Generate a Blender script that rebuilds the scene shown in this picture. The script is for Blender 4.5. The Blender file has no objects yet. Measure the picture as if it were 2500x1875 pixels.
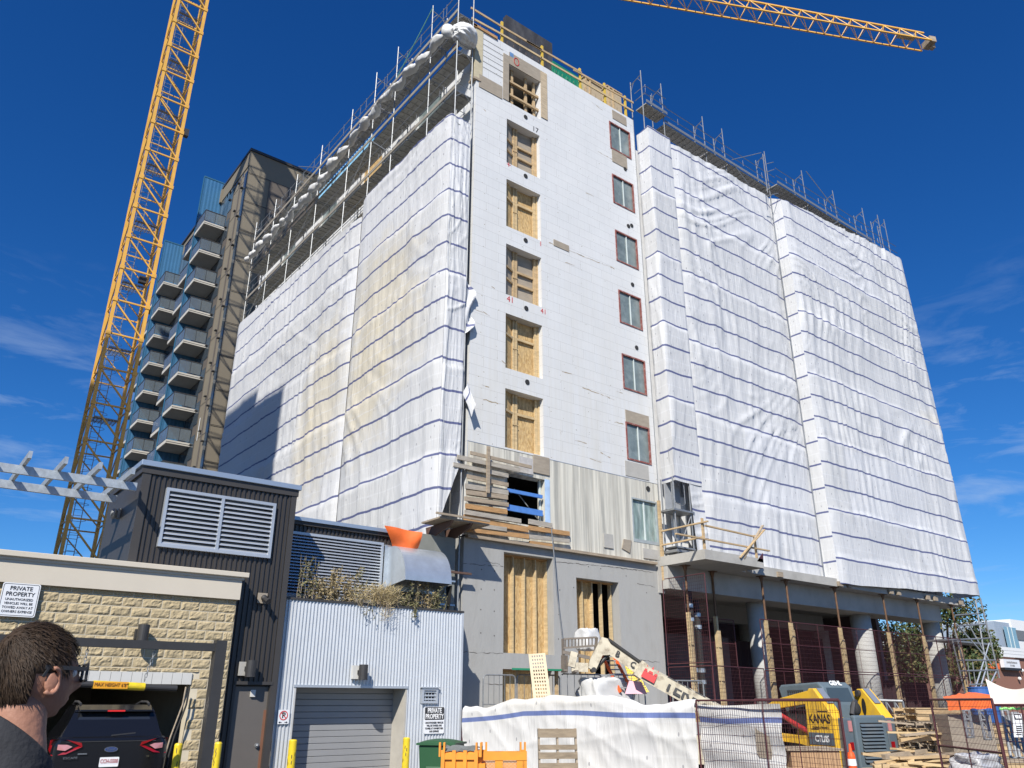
import bpy, bmesh, math, random
from math import sin, cos, pi, radians
from mathutils import Vector, Matrix, noise, Euler
random.seed(7)
S = bpy.context.scene
COL = S.collection
V = Vector
# ------------------------------------------------------------------ camera
F = 1928.0; PITCH = radians(21.88); ROLL = radians(0.13); HEAD = radians(52.2); EYE = 1.7
hd = V((cos(HEAD), sin(HEAD), 0)); rt0 = V((sin(HEAD), -cos(HEAD), 0)); zz = V((0, 0, 1))
fw = hd*cos(PITCH) + zz*sin(PITCH); up0 = zz*cos(PITCH) - hd*sin(PITCH)
rt = rt0*cos(ROLL) + up0*sin(ROLL); upv = up0*cos(ROLL) - rt0*sin(ROLL)
CAMP = V((0, 0, EYE))
cd = bpy.data.cameras.new('Camera'); cam = bpy.data.objects.new('Camera', cd); COL.objects.link(cam)
cd.sensor_width = 36; cd.lens = F/2500*36; cd.clip_start = .05; cd.clip_end = 3000
mw = Matrix((rt, upv, -fw)).transposed().to_4x4(); mw.translation = CAMP
cam.matrix_world = mw; S.camera = cam
# survey helpers: where a sight line of the photograph meets a real plane of the place
def ray(x, y): return fw + rt*((x-1250)/F) - upv*((y-937.5)/F)
def PX(x, y, c): r = ray(x, y); return CAMP + r*(c/r.x)
def PY(x, y, c): r = ray(x, y); return CAMP + r*(c/r.y)
def PZ(x, y, c): r = ray(x, y); return CAMP + r*((c-EYE)/r.z)
def PD(x, y, d): r = ray(x, y); return CAMP + r*(d/(r.x*hd.x+r.y*hd.y))   # d metres of depth along the heading
# ------------------------------------------------------------------ light
SUN = V((1, .87, -1.15)).normalized()                # direction the sunlight travels
sl = bpy.data.lights.new('Sun', 'SUN'); so = bpy.data.objects.new('Sun', sl); COL.objects.link(so)
sl.energy = 4.6; sl.angle = radians(.53); sl.color = (1, .955, .88)
so.rotation_euler = SUN.to_track_quat('-Z', 'Y').to_euler(); so.location = (-30, -30, 60)
w = bpy.data.worlds.new('World'); S.world = w; w.use_nodes = True
nt = w.node_tree; nt.nodes.clear()
out = nt.nodes.new('ShaderNodeOutputWorld'); bg = nt.nodes.new('ShaderNodeBackground'); sky = nt.nodes.new('ShaderNodeTexSky')
sky.sky_type = 'NISHITA'; sky.sun_disc = False
sky.sun_elevation = math.asin(-SUN.z); sky.sun_rotation = math.atan2(-SUN.x, -SUN.y)
sky.altitude = 1100; sky.air_density = 1.0; sky.dust_density = .25; sky.ozone_density = 4.5
hs = nt.nodes.new('ShaderNodeHueSaturation'); hs.inputs['Saturation'].default_value = 1.18; hs.inputs['Hue'].default_value = .497
tcw = nt.nodes.new('ShaderNodeTexCoord'); mpw = nt.nodes.new('ShaderNodeMapping'); mpw.inputs['Scale'].default_value = (2.2, 2.2, 9)
mpw.inputs['Rotation'].default_value = (.12, .2, .6); mpw.inputs['Location'].default_value = (3.3, 1.7, .4)
nz = nt.nodes.new('ShaderNodeTexNoise'); nz.inputs['Scale'].default_value = 3.1; nz.inputs['Detail'].default_value = 9; nz.inputs['Roughness'].default_value = .62
nz.inputs['Distortion'].default_value = .5
rp = nt.nodes.new('ShaderNodeValToRGB'); rp.color_ramp.elements[0].position = .50; rp.color_ramp.elements[1].position = .78
rp.color_ramp.elements[0].color = (0, 0, 0, 1); rp.color_ramp.elements[1].color = (.5, .5, .5, 1)
sep = nt.nodes.new('ShaderNodeSeparateXYZ')
mr = nt.nodes.new('ShaderNodeMapRange'); mr.inputs[1].default_value = .30; mr.inputs[2].default_value = .46; mr.inputs[3].default_value = 1; mr.inputs[4].default_value = 0
mu = nt.nodes.new('ShaderNodeMath'); mu.operation = 'MULTIPLY'
mx = nt.nodes.new('ShaderNodeMix'); mx.data_type = 'RGBA'; mx.inputs[7].default_value = (3.6, 4.6, 6.2, 1)
L = nt.links.new
sc_ = nt.nodes.new('ShaderNodeSeparateColor'); cc_ = nt.nodes.new('ShaderNodeCombineColor')
EXPO = .42
for i, (k_, g_) in enumerate(((.70, 1.34), (.73, 1.12), (.90, .98))):       # deepen the clear-air blue of the sky
    m1 = nt.nodes.new('ShaderNodeMath'); m1.operation = 'MULTIPLY'; m1.inputs[1].default_value = .1366; L(sc_.outputs[i], m1.inputs[0])
    m2 = nt.nodes.new('ShaderNodeMath'); m2.operation = 'POWER'; m2.inputs[1].default_value = g_; L(m1.outputs[0], m2.inputs[0])
    m3 = nt.nodes.new('ShaderNodeMath'); m3.operation = 'MULTIPLY'; m3.inputs[1].default_value = k_/(.1*2**EXPO); L(m2.outputs[0], m3.inputs[0]); L(m3.outputs[0], cc_.inputs[i])
L(hs.outputs[0], sc_.inputs[0]); L(sky.outputs[0], hs.inputs['Color']); L(tcw.outputs['Generated'], mpw.inputs['Vector']); L(mpw.outputs[0], nz.inputs['Vector'])
L(nz.outputs['Fac'], rp.inputs['Fac']); L(tcw.outputs['Generated'], sep.inputs[0]); L(sep.outputs['Z'], mr.inputs[0])
L(rp.outputs['Color'], mu.inputs[0]); L(mr.outputs[0], mu.inputs[1]); L(mu.outputs[0], mx.inputs[0])
L(cc_.outputs[0], mx.inputs[6]); L(mx.outputs[2], bg.inputs['Color']); L(bg.outputs[0], out.inputs[0])
bg.inputs['Strength'].default_value = .1
S.view_settings.view_transform = 'Standard'; S.view_settings.look = 'None'; S.view_settings.gamma = 1; S.view_settings.use_curve_mapping = False
S.view_settings.exposure = EXPO
S.cycles.max_bounces = 6; S.cycles.transparent_max_bounces = 16

# ------------------------------------------------------------------ mesh builder
ORG = {}
class MB:
    def __init__(s): s.v = []; s.f = []; s.uv = {}; s.mi = {}; s.cm = 0
    def vert(s, p): s.v.append(tuple(p)); return len(s.v)-1
    def face(s, *ids):
        s.f.append(ids)
        if s.cm: s.mi[len(s.f)-1] = s.cm
    def poly(s, *pts): s.face(*[s.vert(p) for p in pts]); return s
    def box(s, x0, x1, y0, y1, z0, z1):
        if x0 > x1: x0, x1 = x1, x0
        if y0 > y1: y0, y1 = y1, y0
        if z0 > z1: z0, z1 = z1, z0
        n = len(s.v)
        s.v += [(x0,y0,z0),(x1,y0,z0),(x1,y1,z0),(x0,y1,z0),(x0,y0,z1),(x1,y0,z1),(x1,y1,z1),(x0,y1,z1)]
        for q in ((3,2,1,0),(4,5,6,7),(0,1,5,4),(1,2,6,5),(2,3,7,6),(3,0,4,7)): s.face(*[n+i for i in q])
        return s
    def obox(s, c, ax, ay, az):          # box from centre and half-axis vectors
        c, ax, ay, az = V(c), V(ax), V(ay), V(az); n = len(s.v)
        for k in (-1, 1):
            for i, j in ((-1,-1),(1,-1),(1,1),(-1,1)): s.v.append(tuple(c+ax*i+ay*j+az*k))
        for q in ((3,2,1,0),(4,5,6,7),(0,1,5,4),(1,2,6,5),(2,3,7,6),(3,0,4,7)): s.face(*[n+i for i in q])
        return s
    def bar(s, p, q, w, h=None, upd=(0,0,1)):
        p, q = V(p), V(q); d = q-p
        if d.length < 1e-6: return s
        h = h or w; u = V(upd)
        if abs(d.normalized().dot(u)) > .98: u = V((0, 1, 0)) if abs(d.normalized().y) < .9 else V((1, 0, 0))
        sx = d.cross(u).normalized(); uy = sx.cross(d).normalized()
        return s.obox((p+q)/2, sx*(w/2), d/2, uy*(h/2))
    def tube(s, pts, r, n=6, cap=True):
        pts = [V(p) for p in pts]; rs = r if isinstance(r, (list, tuple)) else [r]*len(pts); rings = []; pu = None
        for i, p in enumerate(pts):
            d = (pts[min(i+1, len(pts)-1)]-pts[max(i-1, 0)]).normalized()
            if pu is None:
                pu = V((0, 0, 1)) if abs(d.z) < .9 else V((1, 0, 0))
            a = d.cross(pu).normalized(); b = a.cross(d).normalized(); pu = b
            st = len(s.v)
            for k in range(n):
                t = 2*pi*k/n; s.v.append(tuple(p+(a*cos(t)+b*sin(t))*rs[i]))
            rings.append(st)
        for i in range(len(rings)-1):
            for k in range(n): s.face(rings[i]+k, rings[i]+(k+1) % n, rings[i+1]+(k+1) % n, rings[i+1]+k)
        if cap:
            s.face(*[rings[0]+k for k in range(n)][::-1]); s.face(*[rings[-1]+k for k in range(n)])
        return s
    def cyl(s, p, q, r, n=16, r2=None): return s.tube([p, q], [r, r if r2 is None else r2], n)
    def grid(s, nu, nv, fn, uvfn=None, flip=False):
        st = len(s.v)
        for j in range(nv+1):
            for i in range(nu+1):
                s.v.append(tuple(fn(i/nu, j/nv)))
        for j in range(nv):
            for i in range(nu):
                a = st+j*(nu+1)+i; q = (a, a+1, a+nu+2, a+nu+1)
                if flip: q = q[::-1]
                s.face(*q)
                if uvfn:
                    c = ((i, j), (i+1, j), (i+1, j+1), (i, j+1))
                    if flip: c = c[::-1]
                    s.uv[len(s.f)-1] = [uvfn(x/nu, y/nv) for x, y in c]
        return s
    def prism(s, pts, d):                # extrude polygon (list of 3-D points) along vector d
        pts = [V(p) for p in pts]; d = V(d); n = len(pts); st = len(s.v)
        s.v += [tuple(p) for p in pts]+[tuple(p+d) for p in pts]
        s.face(*[st+i for i in range(n)][::-1]); s.face(*[st+n+i for i in range(n)])
        for i in range(n): s.face(st+i, st+(i+1) % n, st+n+(i+1) % n, st+n+i)
        return s
    def ball(s, c, r, nu=16, nv=10, fn=None):
        c = V(c); rr = r if isinstance(r, (tuple, list)) else (r, r, r); st = len(s.v)
        for j in range(nv+1):
            ph = pi*j/nv
            for i in range(nu):
                th = 2*pi*i/nu; d = V((sin(ph)*cos(th), sin(ph)*sin(th), cos(ph)))
                p = V((d.x*rr[0], d.y*rr[1], d.z*rr[2]))
                if fn: p = fn(d, p)
                s.v.append(tuple(c+p))
        for j in range(nv):
            for i in range(nu):
                a = st+j*nu+i; b = st+j*nu+(i+1) % nu
                s.face(a, a+nu, b+nu, b)
        return s
    def build(s, name, mat, parent=None, smooth=False, org=None, world=True, bevel=0):
        """one mesh object; vertices are given in world metres unless world=False"""
        if parent is not None: o0 = ORG.get(parent.name, V((0, 0, 0))) if world else V((0, 0, 0))
        elif org is not None: o0 = V(org)
        else:
            xs = [p[0] for p in s.v]; ys = [p[1] for p in s.v]; zs = [p[2] for p in s.v]
            o0 = V(((min(xs)+max(xs))/2, (min(ys)+max(ys))/2, min(zs)))
        me = bpy.data.meshes.new(name)
        me.from_pydata([(p[0]-o0.x, p[1]-o0.y, p[2]-o0.z) for p in s.v], [], s.f)
        ms = mat if isinstance(mat, (list, tuple)) else [mat]
        for m in ms: me.materials.append(m)
        for k, i in s.mi.items(): me.polygons[k].material_index = i
        if s.uv:
            ul = me.uv_layers.new(name='UVMap')
            for pi_, cs in s.uv.items():
                for li, c in zip(me.polygons[pi_].loop_indices, cs): ul.data[li].uv = c
        if smooth:
            for p in me.polygons: p.use_smooth = True
        me.validate(); me.update()
        o = bpy.data.objects.new(name, me); COL.objects.link(o)
        if parent is not None: o.parent = parent; ORG[o.name] = ORG.get(parent.name, V((0, 0, 0))) if world else V((0, 0, 0))
        else: o.location = o0; ORG[o.name] = o0.copy()
        if bevel:
            b = o.modifiers.new('Bevel', 'BEVEL'); b.width = bevel; b.segments = 2; b.limit_method = 'ANGLE'; b.angle_limit = radians(40)
        return o
def tag(o, label, cat, group=None, kind=None):
    if label: o['label'] = label
    if cat: o['category'] = cat
    if group: o['group'] = group
    if kind: o['kind'] = kind
    return o
def thing(name, loc, label, cat, group=None, rz=0):
    o = bpy.data.objects.new(name, None); COL.objects.link(o); o.location = loc; o.rotation_euler = (0, 0, rz); o.empty_display_size = .3
    ORG[o.name] = V(loc); return tag(o, label, cat, group)
def copytree(o, parent=None):
    c = o.copy(); COL.objects.link(c)
    if parent is not None: c.parent = parent
    for ch in [x for x in bpy.data.objects if x.parent == o and x != c]: copytree(ch, c)
    return c
_kids = {}
def dup(root, loc, rz=0, label=None, group=None):
    c = copytree(root); c.location = loc; c.rotation_euler = (0, 0, rz)
    if label: c['label'] = label
    if group: c['group'] = group
    return c
def lettering(name, body, size, loc, mat, parent, rot=(pi/2, 0, 0), align='CENTER', ext=.002, sx=1.0, bold=0.0, world=True):
    cu = bpy.data.curves.new('t', 'FONT'); cu.body = body; cu.size = size; cu.align_x = align; cu.align_y = 'CENTER'; cu.extrude = ext; cu.offset = bold
    cu.resolution_u = 2
    t = bpy.data.objects.new('t', cu); COL.objects.link(t)
    me = bpy.data.meshes.new_from_object(t.evaluated_get(bpy.context.evaluated_depsgraph_get()))
    bpy.data.objects.remove(t)
    R = Euler(rot).to_matrix().to_4x4() @ Matrix.Diagonal((sx, 1, 1, 1))
    o0 = (ORG.get(parent.name, V((0, 0, 0))) if world else V((0, 0, 0))) if parent is not None else V((0, 0, 0))
    me.transform(Matrix.Translation(V(loc)-o0) @ R)
    me.materials.clear(); me.materials.append(mat)
    o = bpy.data.objects.new(name, me); COL.objects.link(o); o.parent = parent; ORG[o.name] = o0
    return o

# ------------------------------------------------------------------ materials
MATS = {}
def node(nt, t, **kw):
    n = nt.nodes.new(t)
    for k, v in kw.items():
        if k.startswith('_'): setattr(n, k[1:], v)
        else: n.inputs[k.replace('__', ' ')].default_value = v
    return n
def mat(name, col, rough=.7, metal=0.0, var=.12, scale=3.0, bump=0.0, bscale=30.0, stretch=(1, 1, 1), spec=.5, dirt=None, dscale=.7, damt=.5, coord='Object'):
    """principled material whose colour drifts by a noise; optional bump and a second stain colour"""
    if name in MATS: return MATS[name]
    m = bpy.data.materials.new(name); m.use_nodes = True; nt = m.node_tree; b = nt.nodes['Principled BSDF']; L = nt.links.new
    b.inputs['Roughness'].default_value = rough; b.inputs['Metallic'].default_value = metal; b.inputs['Specular IOR Level'].default_value = spec
    tc = node(nt, 'ShaderNodeTexCoord'); mp = node(nt, 'ShaderNodeMapping'); mp.inputs['Scale'].default_value = stretch
    L(tc.outputs[coord], mp.inputs['Vector'])
    n1 = node(nt, 'ShaderNodeTexNoise', Scale=scale, Detail=6.0, Roughness=.6); L(mp.outputs[0], n1.inputs['Vector'])
    r = node(nt, 'ShaderNodeMapRange'); r.inputs[1].default_value = .25; r.inputs[2].default_value = .75; r.inputs[3].default_value = 1-var; r.inputs[4].default_value = 1+var
    L(n1.outputs['Fac'], r.inputs[0])
    c = node(nt, 'ShaderNodeMix', _data_type='RGBA', _blend_type='MULTIPLY'); c.inputs[0].default_value = 1; c.inputs[6].default_value = (*col, 1)
    cv = node(nt, 'ShaderNodeCombineColor'); [L(r.outputs[0], cv.inputs[i]) for i in range(3)]
    L(cv.outputs[0], c.inputs[7]); res = c.outputs[2]
    if dirt:
        n2 = node(nt, 'ShaderNodeTexNoise', Scale=dscale, Detail=8.0, Roughness=.65); L(mp.outputs[0], n2.inputs['Vector'])
        r2 = node(nt, 'ShaderNodeMapRange'); r2.inputs[1].default_value = .48; r2.inputs[2].default_value = .72; r2.inputs[4].default_value = damt
        L(n2.outputs['Fac'], r2.inputs[0])
        d = node(nt, 'ShaderNodeMix', _data_type='RGBA'); d.inputs[7].default_value = (*dirt, 1); L(r2.outputs[0], d.inputs[0]); L(res, d.inputs[6]); res = d.outputs[2]
    L(res, b.inputs['Base Color'])
    if bump:
        n3 = node(nt, 'ShaderNodeTexNoise', Scale=bscale, Detail=5.0); L(mp.outputs[0], n3.inputs['Vector'])
        bp = node(nt, 'ShaderNodeBump', Strength=bump, Distance=.02); L(n3.outputs['Fac'], bp.inputs['Height']); L(bp.outputs[0], b.inputs['Normal'])
    MATS[name] = m; return m
def glass_mat(name, col, rough=.05, alpha=1.0, metal=0.0):
    if name in MATS: return MATS[name]
    m = mat(name, col, rough, metal, .08, 2.0, spec=.9); b = m.node_tree.nodes['Principled BSDF']; b.inputs['Alpha'].default_value = alpha
    return m
def wood(name, col, dark=.6):
    if name in MATS: return MATS[name]
    m = mat(name, col, .75, 0, .28, 2.2, .25, 22, (1.2, 1.2, 6), dirt=tuple(c*dark for c in col), dscale=1.6, damt=.6); return m

white_foam = None
m_conc = mat('concrete_grey', (.385, .38, .36), .85, 0, .13, .9, .3, 14, (1.5, 1.5, .45), dirt=(.26, .25, .225), dscale=.9, damt=.7)
m_conc_slab = mat('concrete_slab', (.42, .405, .37), .85, 0, .12, 1.3, .25, 16, dirt=(.27, .26, .235), dscale=1.1, damt=.5)
m_conc_col = mat('concrete_column', (.46, .455, .43), .8, 0, .10, 1.5, .2, 10, (1, 1, 3), dirt=(.35, .345, .33), dscale=.9, damt=.5)
m_galv = mat('galvanised_steel', (.30, .31, .315), .5, .55, .2, 8)
m_galv2 = mat('galvanised_sheet', (.56, .60, .63), .33, .6, .12, 3, dirt=(.42, .44, .45), dscale=2, damt=.4)
m_deck = mat('scaffold_deck', (.36, .35, .32), .75, .1, .2, 6, .2, 40)
m_alu = mat('aluminium', (.62, .65, .68), .4, .6, .1, 5)
m_lumber = wood('new_lumber', (.50, .36, .20))
m_lumber_y = wood('bright_lumber', (.56, .42, .23), .75)
m_oldwood = wood('weathered_plank', (.36, .29, .21))
m_orangewood = wood('orange_plank', (.46, .26, .11))
m_formply = mat('form_plywood', (.34, .29, .225), .8, 0, .16, 3, .15, 20, (1, 1, 3), dirt=(.25, .21, .165), damt=.5)
m_yellow = mat('crane_yellow', (.74, .41, .075), .45, 0, .1, 2, dirt=(.55, .30, .07), dscale=1.2, damt=.35)
m_yelpaint = mat('yellow_paint', (.75, .55, .02), .45, 0, .06, 6, dirt=(.3, .24, .06), dscale=9, damt=.5)
m_railyellow = mat('rail_post_yellow', (.66, .45, .06), .55, 0, .1, 5)
m_black = mat('black_void', (.012, .012, .012), .9, 0, .1)
m_rubber = mat('black_rubber', (.025, .025, .025), .8, 0, .2, 10, .2, 40)
m_darkmetal = mat('dark_grey_metal', (.055, .053, .052), .5, .3, .12, 4)
m_maroon = mat('maroon_fence_steel', (.10, .032, .036), .5, .2, .2, 6)
m_white = mat('white_paint', (.78, .78, .76), .5, 0, .04)
m_blacktxt = mat('black_ink', (.015, .015, .016), .5, 0, .05)
m_redtxt = mat('red_ink', (.55, .03, .03), .5, 0, .05)
m_whitetxt = mat('white_ink', (.82, .82, .8), .5, 0, .03)
m_orange = mat('orange_tarp', (.85, .16, .03), .6, 0, .1, 2, .4, 7, dirt=(.66, .12, .03), damt=.4)
# ------------------------------------------------------------------ special materials
def foam_mat():
    m = mat('white_foam_block', (.665, .67, .665), .8, 0, .05, .7, 0); nt = m.node_tree; L = nt.links.new; b = nt.nodes['Principled BSDF']
    tc = node(nt, 'ShaderNodeTexCoord'); sp = node(nt, 'ShaderNodeSeparateXYZ'); L(tc.outputs['Object'], sp.inputs[0])
    cb = node(nt, 'ShaderNodeCombineXYZ'); ad = node(nt, 'ShaderNodeMath', _operation='ADD'); L(sp.outputs['X'], ad.inputs[0]); L(sp.outputs['Y'], ad.inputs[1])
    L(ad.outputs[0], cb.inputs[0]); L(sp.outputs['Z'], cb.inputs[1])
    br = node(nt, 'ShaderNodeTexBrick', Scale=1.0, Mortar__Size=.006, Mortar__Smooth=.3, Brick__Width=1.2, Row__Height=.4)
    br.inputs['Color1'].default_value = (1, 1, 1, 1); br.inputs['Color2'].default_value = (.975, .98, .985, 1); br.inputs['Mortar'].default_value = (.66, .655, .64, 1)
    nzb = node(nt, 'ShaderNodeTexNoise', Scale=1.3, Detail=3.0)
    L(cb.outputs[0], br.inputs['Vector'])
    wv = node(nt, 'ShaderNodeTexWave', _wave_type='BANDS', _bands_direction='X', Scale=1.57, Distortion=.0); L(cb.outputs[0], wv.inputs['Vector'])
    rw = node(nt, 'ShaderNodeMapRange'); rw.inputs[1].default_value = .9; rw.inputs[2].default_value = 1; rw.inputs[3].default_value = 1; rw.inputs[4].default_value = .965; L(wv.outputs['Fac'], rw.inputs[0])
    mm = node(nt, 'ShaderNodeMix', _data_type='RGBA', _blend_type='MULTIPLY'); mm.inputs[0].default_value = 1
    L(br.outputs['Color'], mm.inputs[6]); cc = node(nt, 'ShaderNodeCombineColor'); [L(rw.outputs[0], cc.inputs[i]) for i in range(3)]; L(cc.outputs[0], mm.inputs[7])
    old = b.inputs['Base Color'].links[0].from_socket
    m2 = node(nt, 'ShaderNodeMix', _data_type='RGBA', _blend_type='MULTIPLY'); m2.inputs[0].default_value = 1; L(old, m2.inputs[6]); L(mm.outputs[2], m2.inputs[7])
    # cement grout streaks: stronger low down on the wall, running vertically
    mp = node(nt, 'ShaderNodeMapping'); mp.inputs['Scale'].default_value = (2.4, 2.4, .22); L(tc.outputs['Object'], mp.inputs['Vector'])
    ns = node(nt, 'ShaderNodeTexNoise', Scale=1.0, Detail=9.0, Roughness=.7); L(mp.outputs[0], ns.inputs['Vector'])
    hz = node(nt, 'ShaderNodeMapRange'); hz.inputs[1].default_value = 6.5; hz.inputs[2].default_value = 21; hz.inputs[3].default_value = .8; hz.inputs[4].default_value = .0; L(sp.outputs['Z'], hz.inputs[0])
    rs = node(nt, 'ShaderNodeMapRange'); rs.inputs[1].default_value = .36; rs.inputs[2].default_value = .72; L(ns.outputs['Fac'], rs.inputs[0])
    mk = node(nt, 'ShaderNodeMath', _operation='MULTIPLY'); L(hz.outputs[0], mk.inputs[0]); L(rs.outputs[0], mk.inputs[1])
    m3 = node(nt, 'ShaderNodeMix', _data_type='RGBA'); m3.inputs[7].default_value = (.57, .54, .46, 1); L(mk.outputs[0], m3.inputs[0]); L(m2.outputs[2], m3.inputs[6])
    # chipped flecks and short open joints scattered over the foam
    mpf = node(nt, 'ShaderNodeMapping'); mpf.inputs['Scale'].default_value = (1.0, 2.2, 1); L(cb.outputs[0], mpf.inputs['Vector'])
    vf = node(nt, 'ShaderNodeTexVoronoi', Scale=1.6); vf.voronoi_dimensions = '2D'; L(mpf.outputs[0], vf.inputs['Vector'])
    nf = node(nt, 'ShaderNodeTexNoise', Scale=14.0, Detail=3.0); L(cb.outputs[0], nf.inputs['Vector'])
    af = node(nt, 'ShaderNodeMath', _operation='MULTIPLY_ADD'); af.inputs[1].default_value = .22; L(nf.outputs['Fac'], af.inputs[0]); L(vf.outputs['Distance'], af.inputs[2])
    lf = node(nt, 'ShaderNodeMath', _operation='LESS_THAN'); lf.inputs[1].default_value = .135; L(af.outputs[0], lf.inputs[0])
    sf = node(nt, 'ShaderNodeSeparateColor'); L(vf.outputs['Color'], sf.inputs[0]); gf = node(nt, 'ShaderNodeMath', _operation='GREATER_THAN'); gf.inputs[1].default_value = .62; L(sf.outputs[0], gf.inputs[0])
    kf = node(nt, 'ShaderNodeMath', _operation='MULTIPLY'); L(lf.outputs[0], kf.inputs[0]); L(gf.outputs[0], kf.inputs[1])
    m4 = node(nt, 'ShaderNodeMix', _data_type='RGBA'); m4.inputs[7].default_value = (.26, .22, .15, 1); L(kf.outputs[0], m4.inputs[0]); L(m3.outputs[2], m4.inputs[6])
    L(m4.outputs[2], b.inputs['Base Color'])
    bp = node(nt, 'ShaderNodeBump', Strength=.25, Distance=.01); L(br.outputs['Fac'], bp.inputs['Height']); bp.invert = True; L(bp.outputs[0], b.inputs['Normal'])
    return m
m_foam = foam_mat()
def streak_mat():
    m = mat('streaked_concrete', (.55, .53, .46), .85, 0, .06, .8); nt = m.node_tree; L = nt.links.new; b = nt.nodes['Principled BSDF']
    tc = node(nt, 'ShaderNodeTexCoord'); old = b.inputs['Base Color'].links[0].from_socket
    for sc, lo, hi, colr, am in ((2.2, .45, .62, (.30, .295, .265), .8), (4.5, .46, .6, (.72, .69, .59), .9), (8, .5, .64, (.36, .33, .27), .6)):
        mp = node(nt, 'ShaderNodeMapping'); mp.inputs['Scale'].default_value = (sc, sc, .14); L(tc.outputs['Object'], mp.inputs['Vector'])
        ns = node(nt, 'ShaderNodeTexNoise', Scale=1.0, Detail=7.0, Roughness=.65); L(mp.outputs[0], ns.inputs['Vector'])
        rs = node(nt, 'ShaderNodeMapRange'); rs.inputs[1].default_value = lo; rs.inputs[2].default_value = hi; rs.inputs[4].default_value = am; L(ns.outputs['Fac'], rs.inputs[0])
        m3 = node(nt, 'ShaderNodeMix', _data_type='RGBA'); m3.inputs[7].default_value = (*colr, 1); L(rs.outputs[0], m3.inputs[0]); L(old, m3.inputs[6]); old = m3.outputs[2]
    L(old, b.inputs['Base Color']); return m
m_streak = streak_mat()
def osb_mat():
    m = mat('osb_board', (.50, .345, .165), .75, 0, .1, 1.0); nt = m.node_tree; L = nt.links.new; b = nt.nodes['Principled BSDF']
    tc = node(nt, 'ShaderNodeTexCoord'); old = b.inputs['Base Color'].links[0].from_socket
    for rot, colr, am in ((.5, (.66, .47, .21), .8), (-.9, (.36, .21, .07), .7)):
        mp = node(nt, 'ShaderNodeMapping'); mp.inputs['Scale'].default_value = (26, 26, 9); mp.inputs['Rotation'].default_value = (0, rot, 0); L(tc.outputs['Object'], mp.inputs['Vector'])
        vo = node(nt, 'ShaderNodeTexVoronoi', Scale=1.0); L(mp.outputs[0], vo.inputs['Vector'])
        sp = node(nt, 'ShaderNodeSeparateColor'); L(vo.outputs['Color'], sp.inputs[0])
        rs = node(nt, 'ShaderNodeMapRange'); rs.inputs[1].default_value = .5; rs.inputs[2].default_value = .9; rs.inputs[4].default_value = am; L(sp.outputs[0], rs.inputs[0])
        m3 = node(nt, 'ShaderNodeMix', _data_type='RGBA'); m3.inputs[7].default_value = (*colr, 1); L(rs.outputs[0], m3.inputs[0]); L(old, m3.inputs[6]); old = m3.outputs[2]
    L(old, b.inputs['Base Color']); return m
m_osb = osb_mat()
m_winglass = mat('sheeted_window_glass', (.17, .21, .205), .22, 0, .35, 1.6, dirt=(.36, .40, .39), dscale=2.5, damt=.5, spec=.8)
m_winframe = mat('window_frame_white', (.6, .66, .64), .5)
m_redframe = mat('red_window_membrane', (.24, .07, .055), .6, 0, .35, 5, dirt=(.5, .42, .38), dscale=6, damt=.6)
m_blueframe = mat('blue_membrane', (.15, .27, .48), .35, 0, .2, 3)
m_bluesteel = mat('blue_form_brace', (.10, .25, .62), .4, .1, .15, 5)

# ------------------------------------------------------------------ the unfinished block (front wall on the plane y = 20.6)
YB = 20.6; XL = 14.12; XR = 23.3; ZT = 27.7; GZ = -.3
ZI = 9.7; ZLG = 6.58
def wall_holes(mb, rect, holes, depth, P):
    """rectangular wall with openings; P(u, z, d) maps to space, d going into the wall"""
    u0, u1, z0, z1 = rect
    us = sorted({u0, u1, *[h[0] for h in holes], *[h[1] for h in holes]}); zs = sorted({z0, z1, *[h[2] for h in holes], *[h[3] for h in holes]})
    us = [u for u in us if u0 <= u <= u1]; zs = [z for z in zs if z0 <= z <= z1]
    for a, b in zip(us, us[1:]):
        for c, d in zip(zs, zs[1:]):
            mu_, mz = (a+b)/2, (c+d)/2
            if any(h[0] < mu_ < h[1] and h[2] < mz < h[3] for h in holes): continue
            mb.poly(P(a, c, 0), P(b, c, 0), P(b, d, 0), P(a, d, 0))
    for h in holes:
        a, b, c, d = h; c2 = max(c, z0); d2 = min(d, z1)
        if c2 >= d2: continue
        mb.poly(P(a, c2, 0), P(a, d2, 0), P(a, d2, depth), P(a, c2, depth)); mb.poly(P(b, c2, depth), P(b, d2, depth), P(b, d2, 0), P(b, c2, 0))
        if d <= z1: mb.poly(P(a, d, 0), P(b, d, 0), P(b, d, depth), P(a, d, depth))
        if c >= z0: mb.poly(P(a, c, depth), P(b, c, depth), P(b, c, 0), P(a, c, 0))
    return mb
def FY(Y): return lambda u, z, d: (u, Y+d, z)
FL = .14369*YB
def zpx(x, y, Y=YB): return PY(x, y, Y).z
def xpx(x, y, Y=YB): return PY(x, y, Y).x
# column of tall openings on the left, column of glazed windows on the right
ax0, ax1 = 15.68, 17.42
a6t = zpx(1236, 948); a6b = zpx(1234.7, 1092)
AH = [(ax0, ax1, a6b+FL*k, a6t+FL*k) for k in range(5)]
at = (xpx(1242.4, 155.5), xpx(1318.5, 205), zpx(1242.4, 249.5), zpx(1242.4, 155.5))
BW = []
for (l, t, r, b) in ((1484.7, 287.5, 1537, 356), (1491, 416, 1541, 487), (1499, 555.5, 1556, 633), (1508, 703.5, 1566, 782), (1517, 860.7, 1579, 943), (1528, 1034, 1591.5, 1121)):
    BW.append((xpx(l, t)+.02, xpx(r, t+ (r-l)*.45)-.05, zpx(l+3, b), zpx(l, t)))
bx0 = sum(q[0] for q in BW)/6; bx1 = sum(q[1] for q in BW)/6
hz_ = sum(q[3]-q[2] for q in BW)/6; zb5 = BW[5][2]
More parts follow.
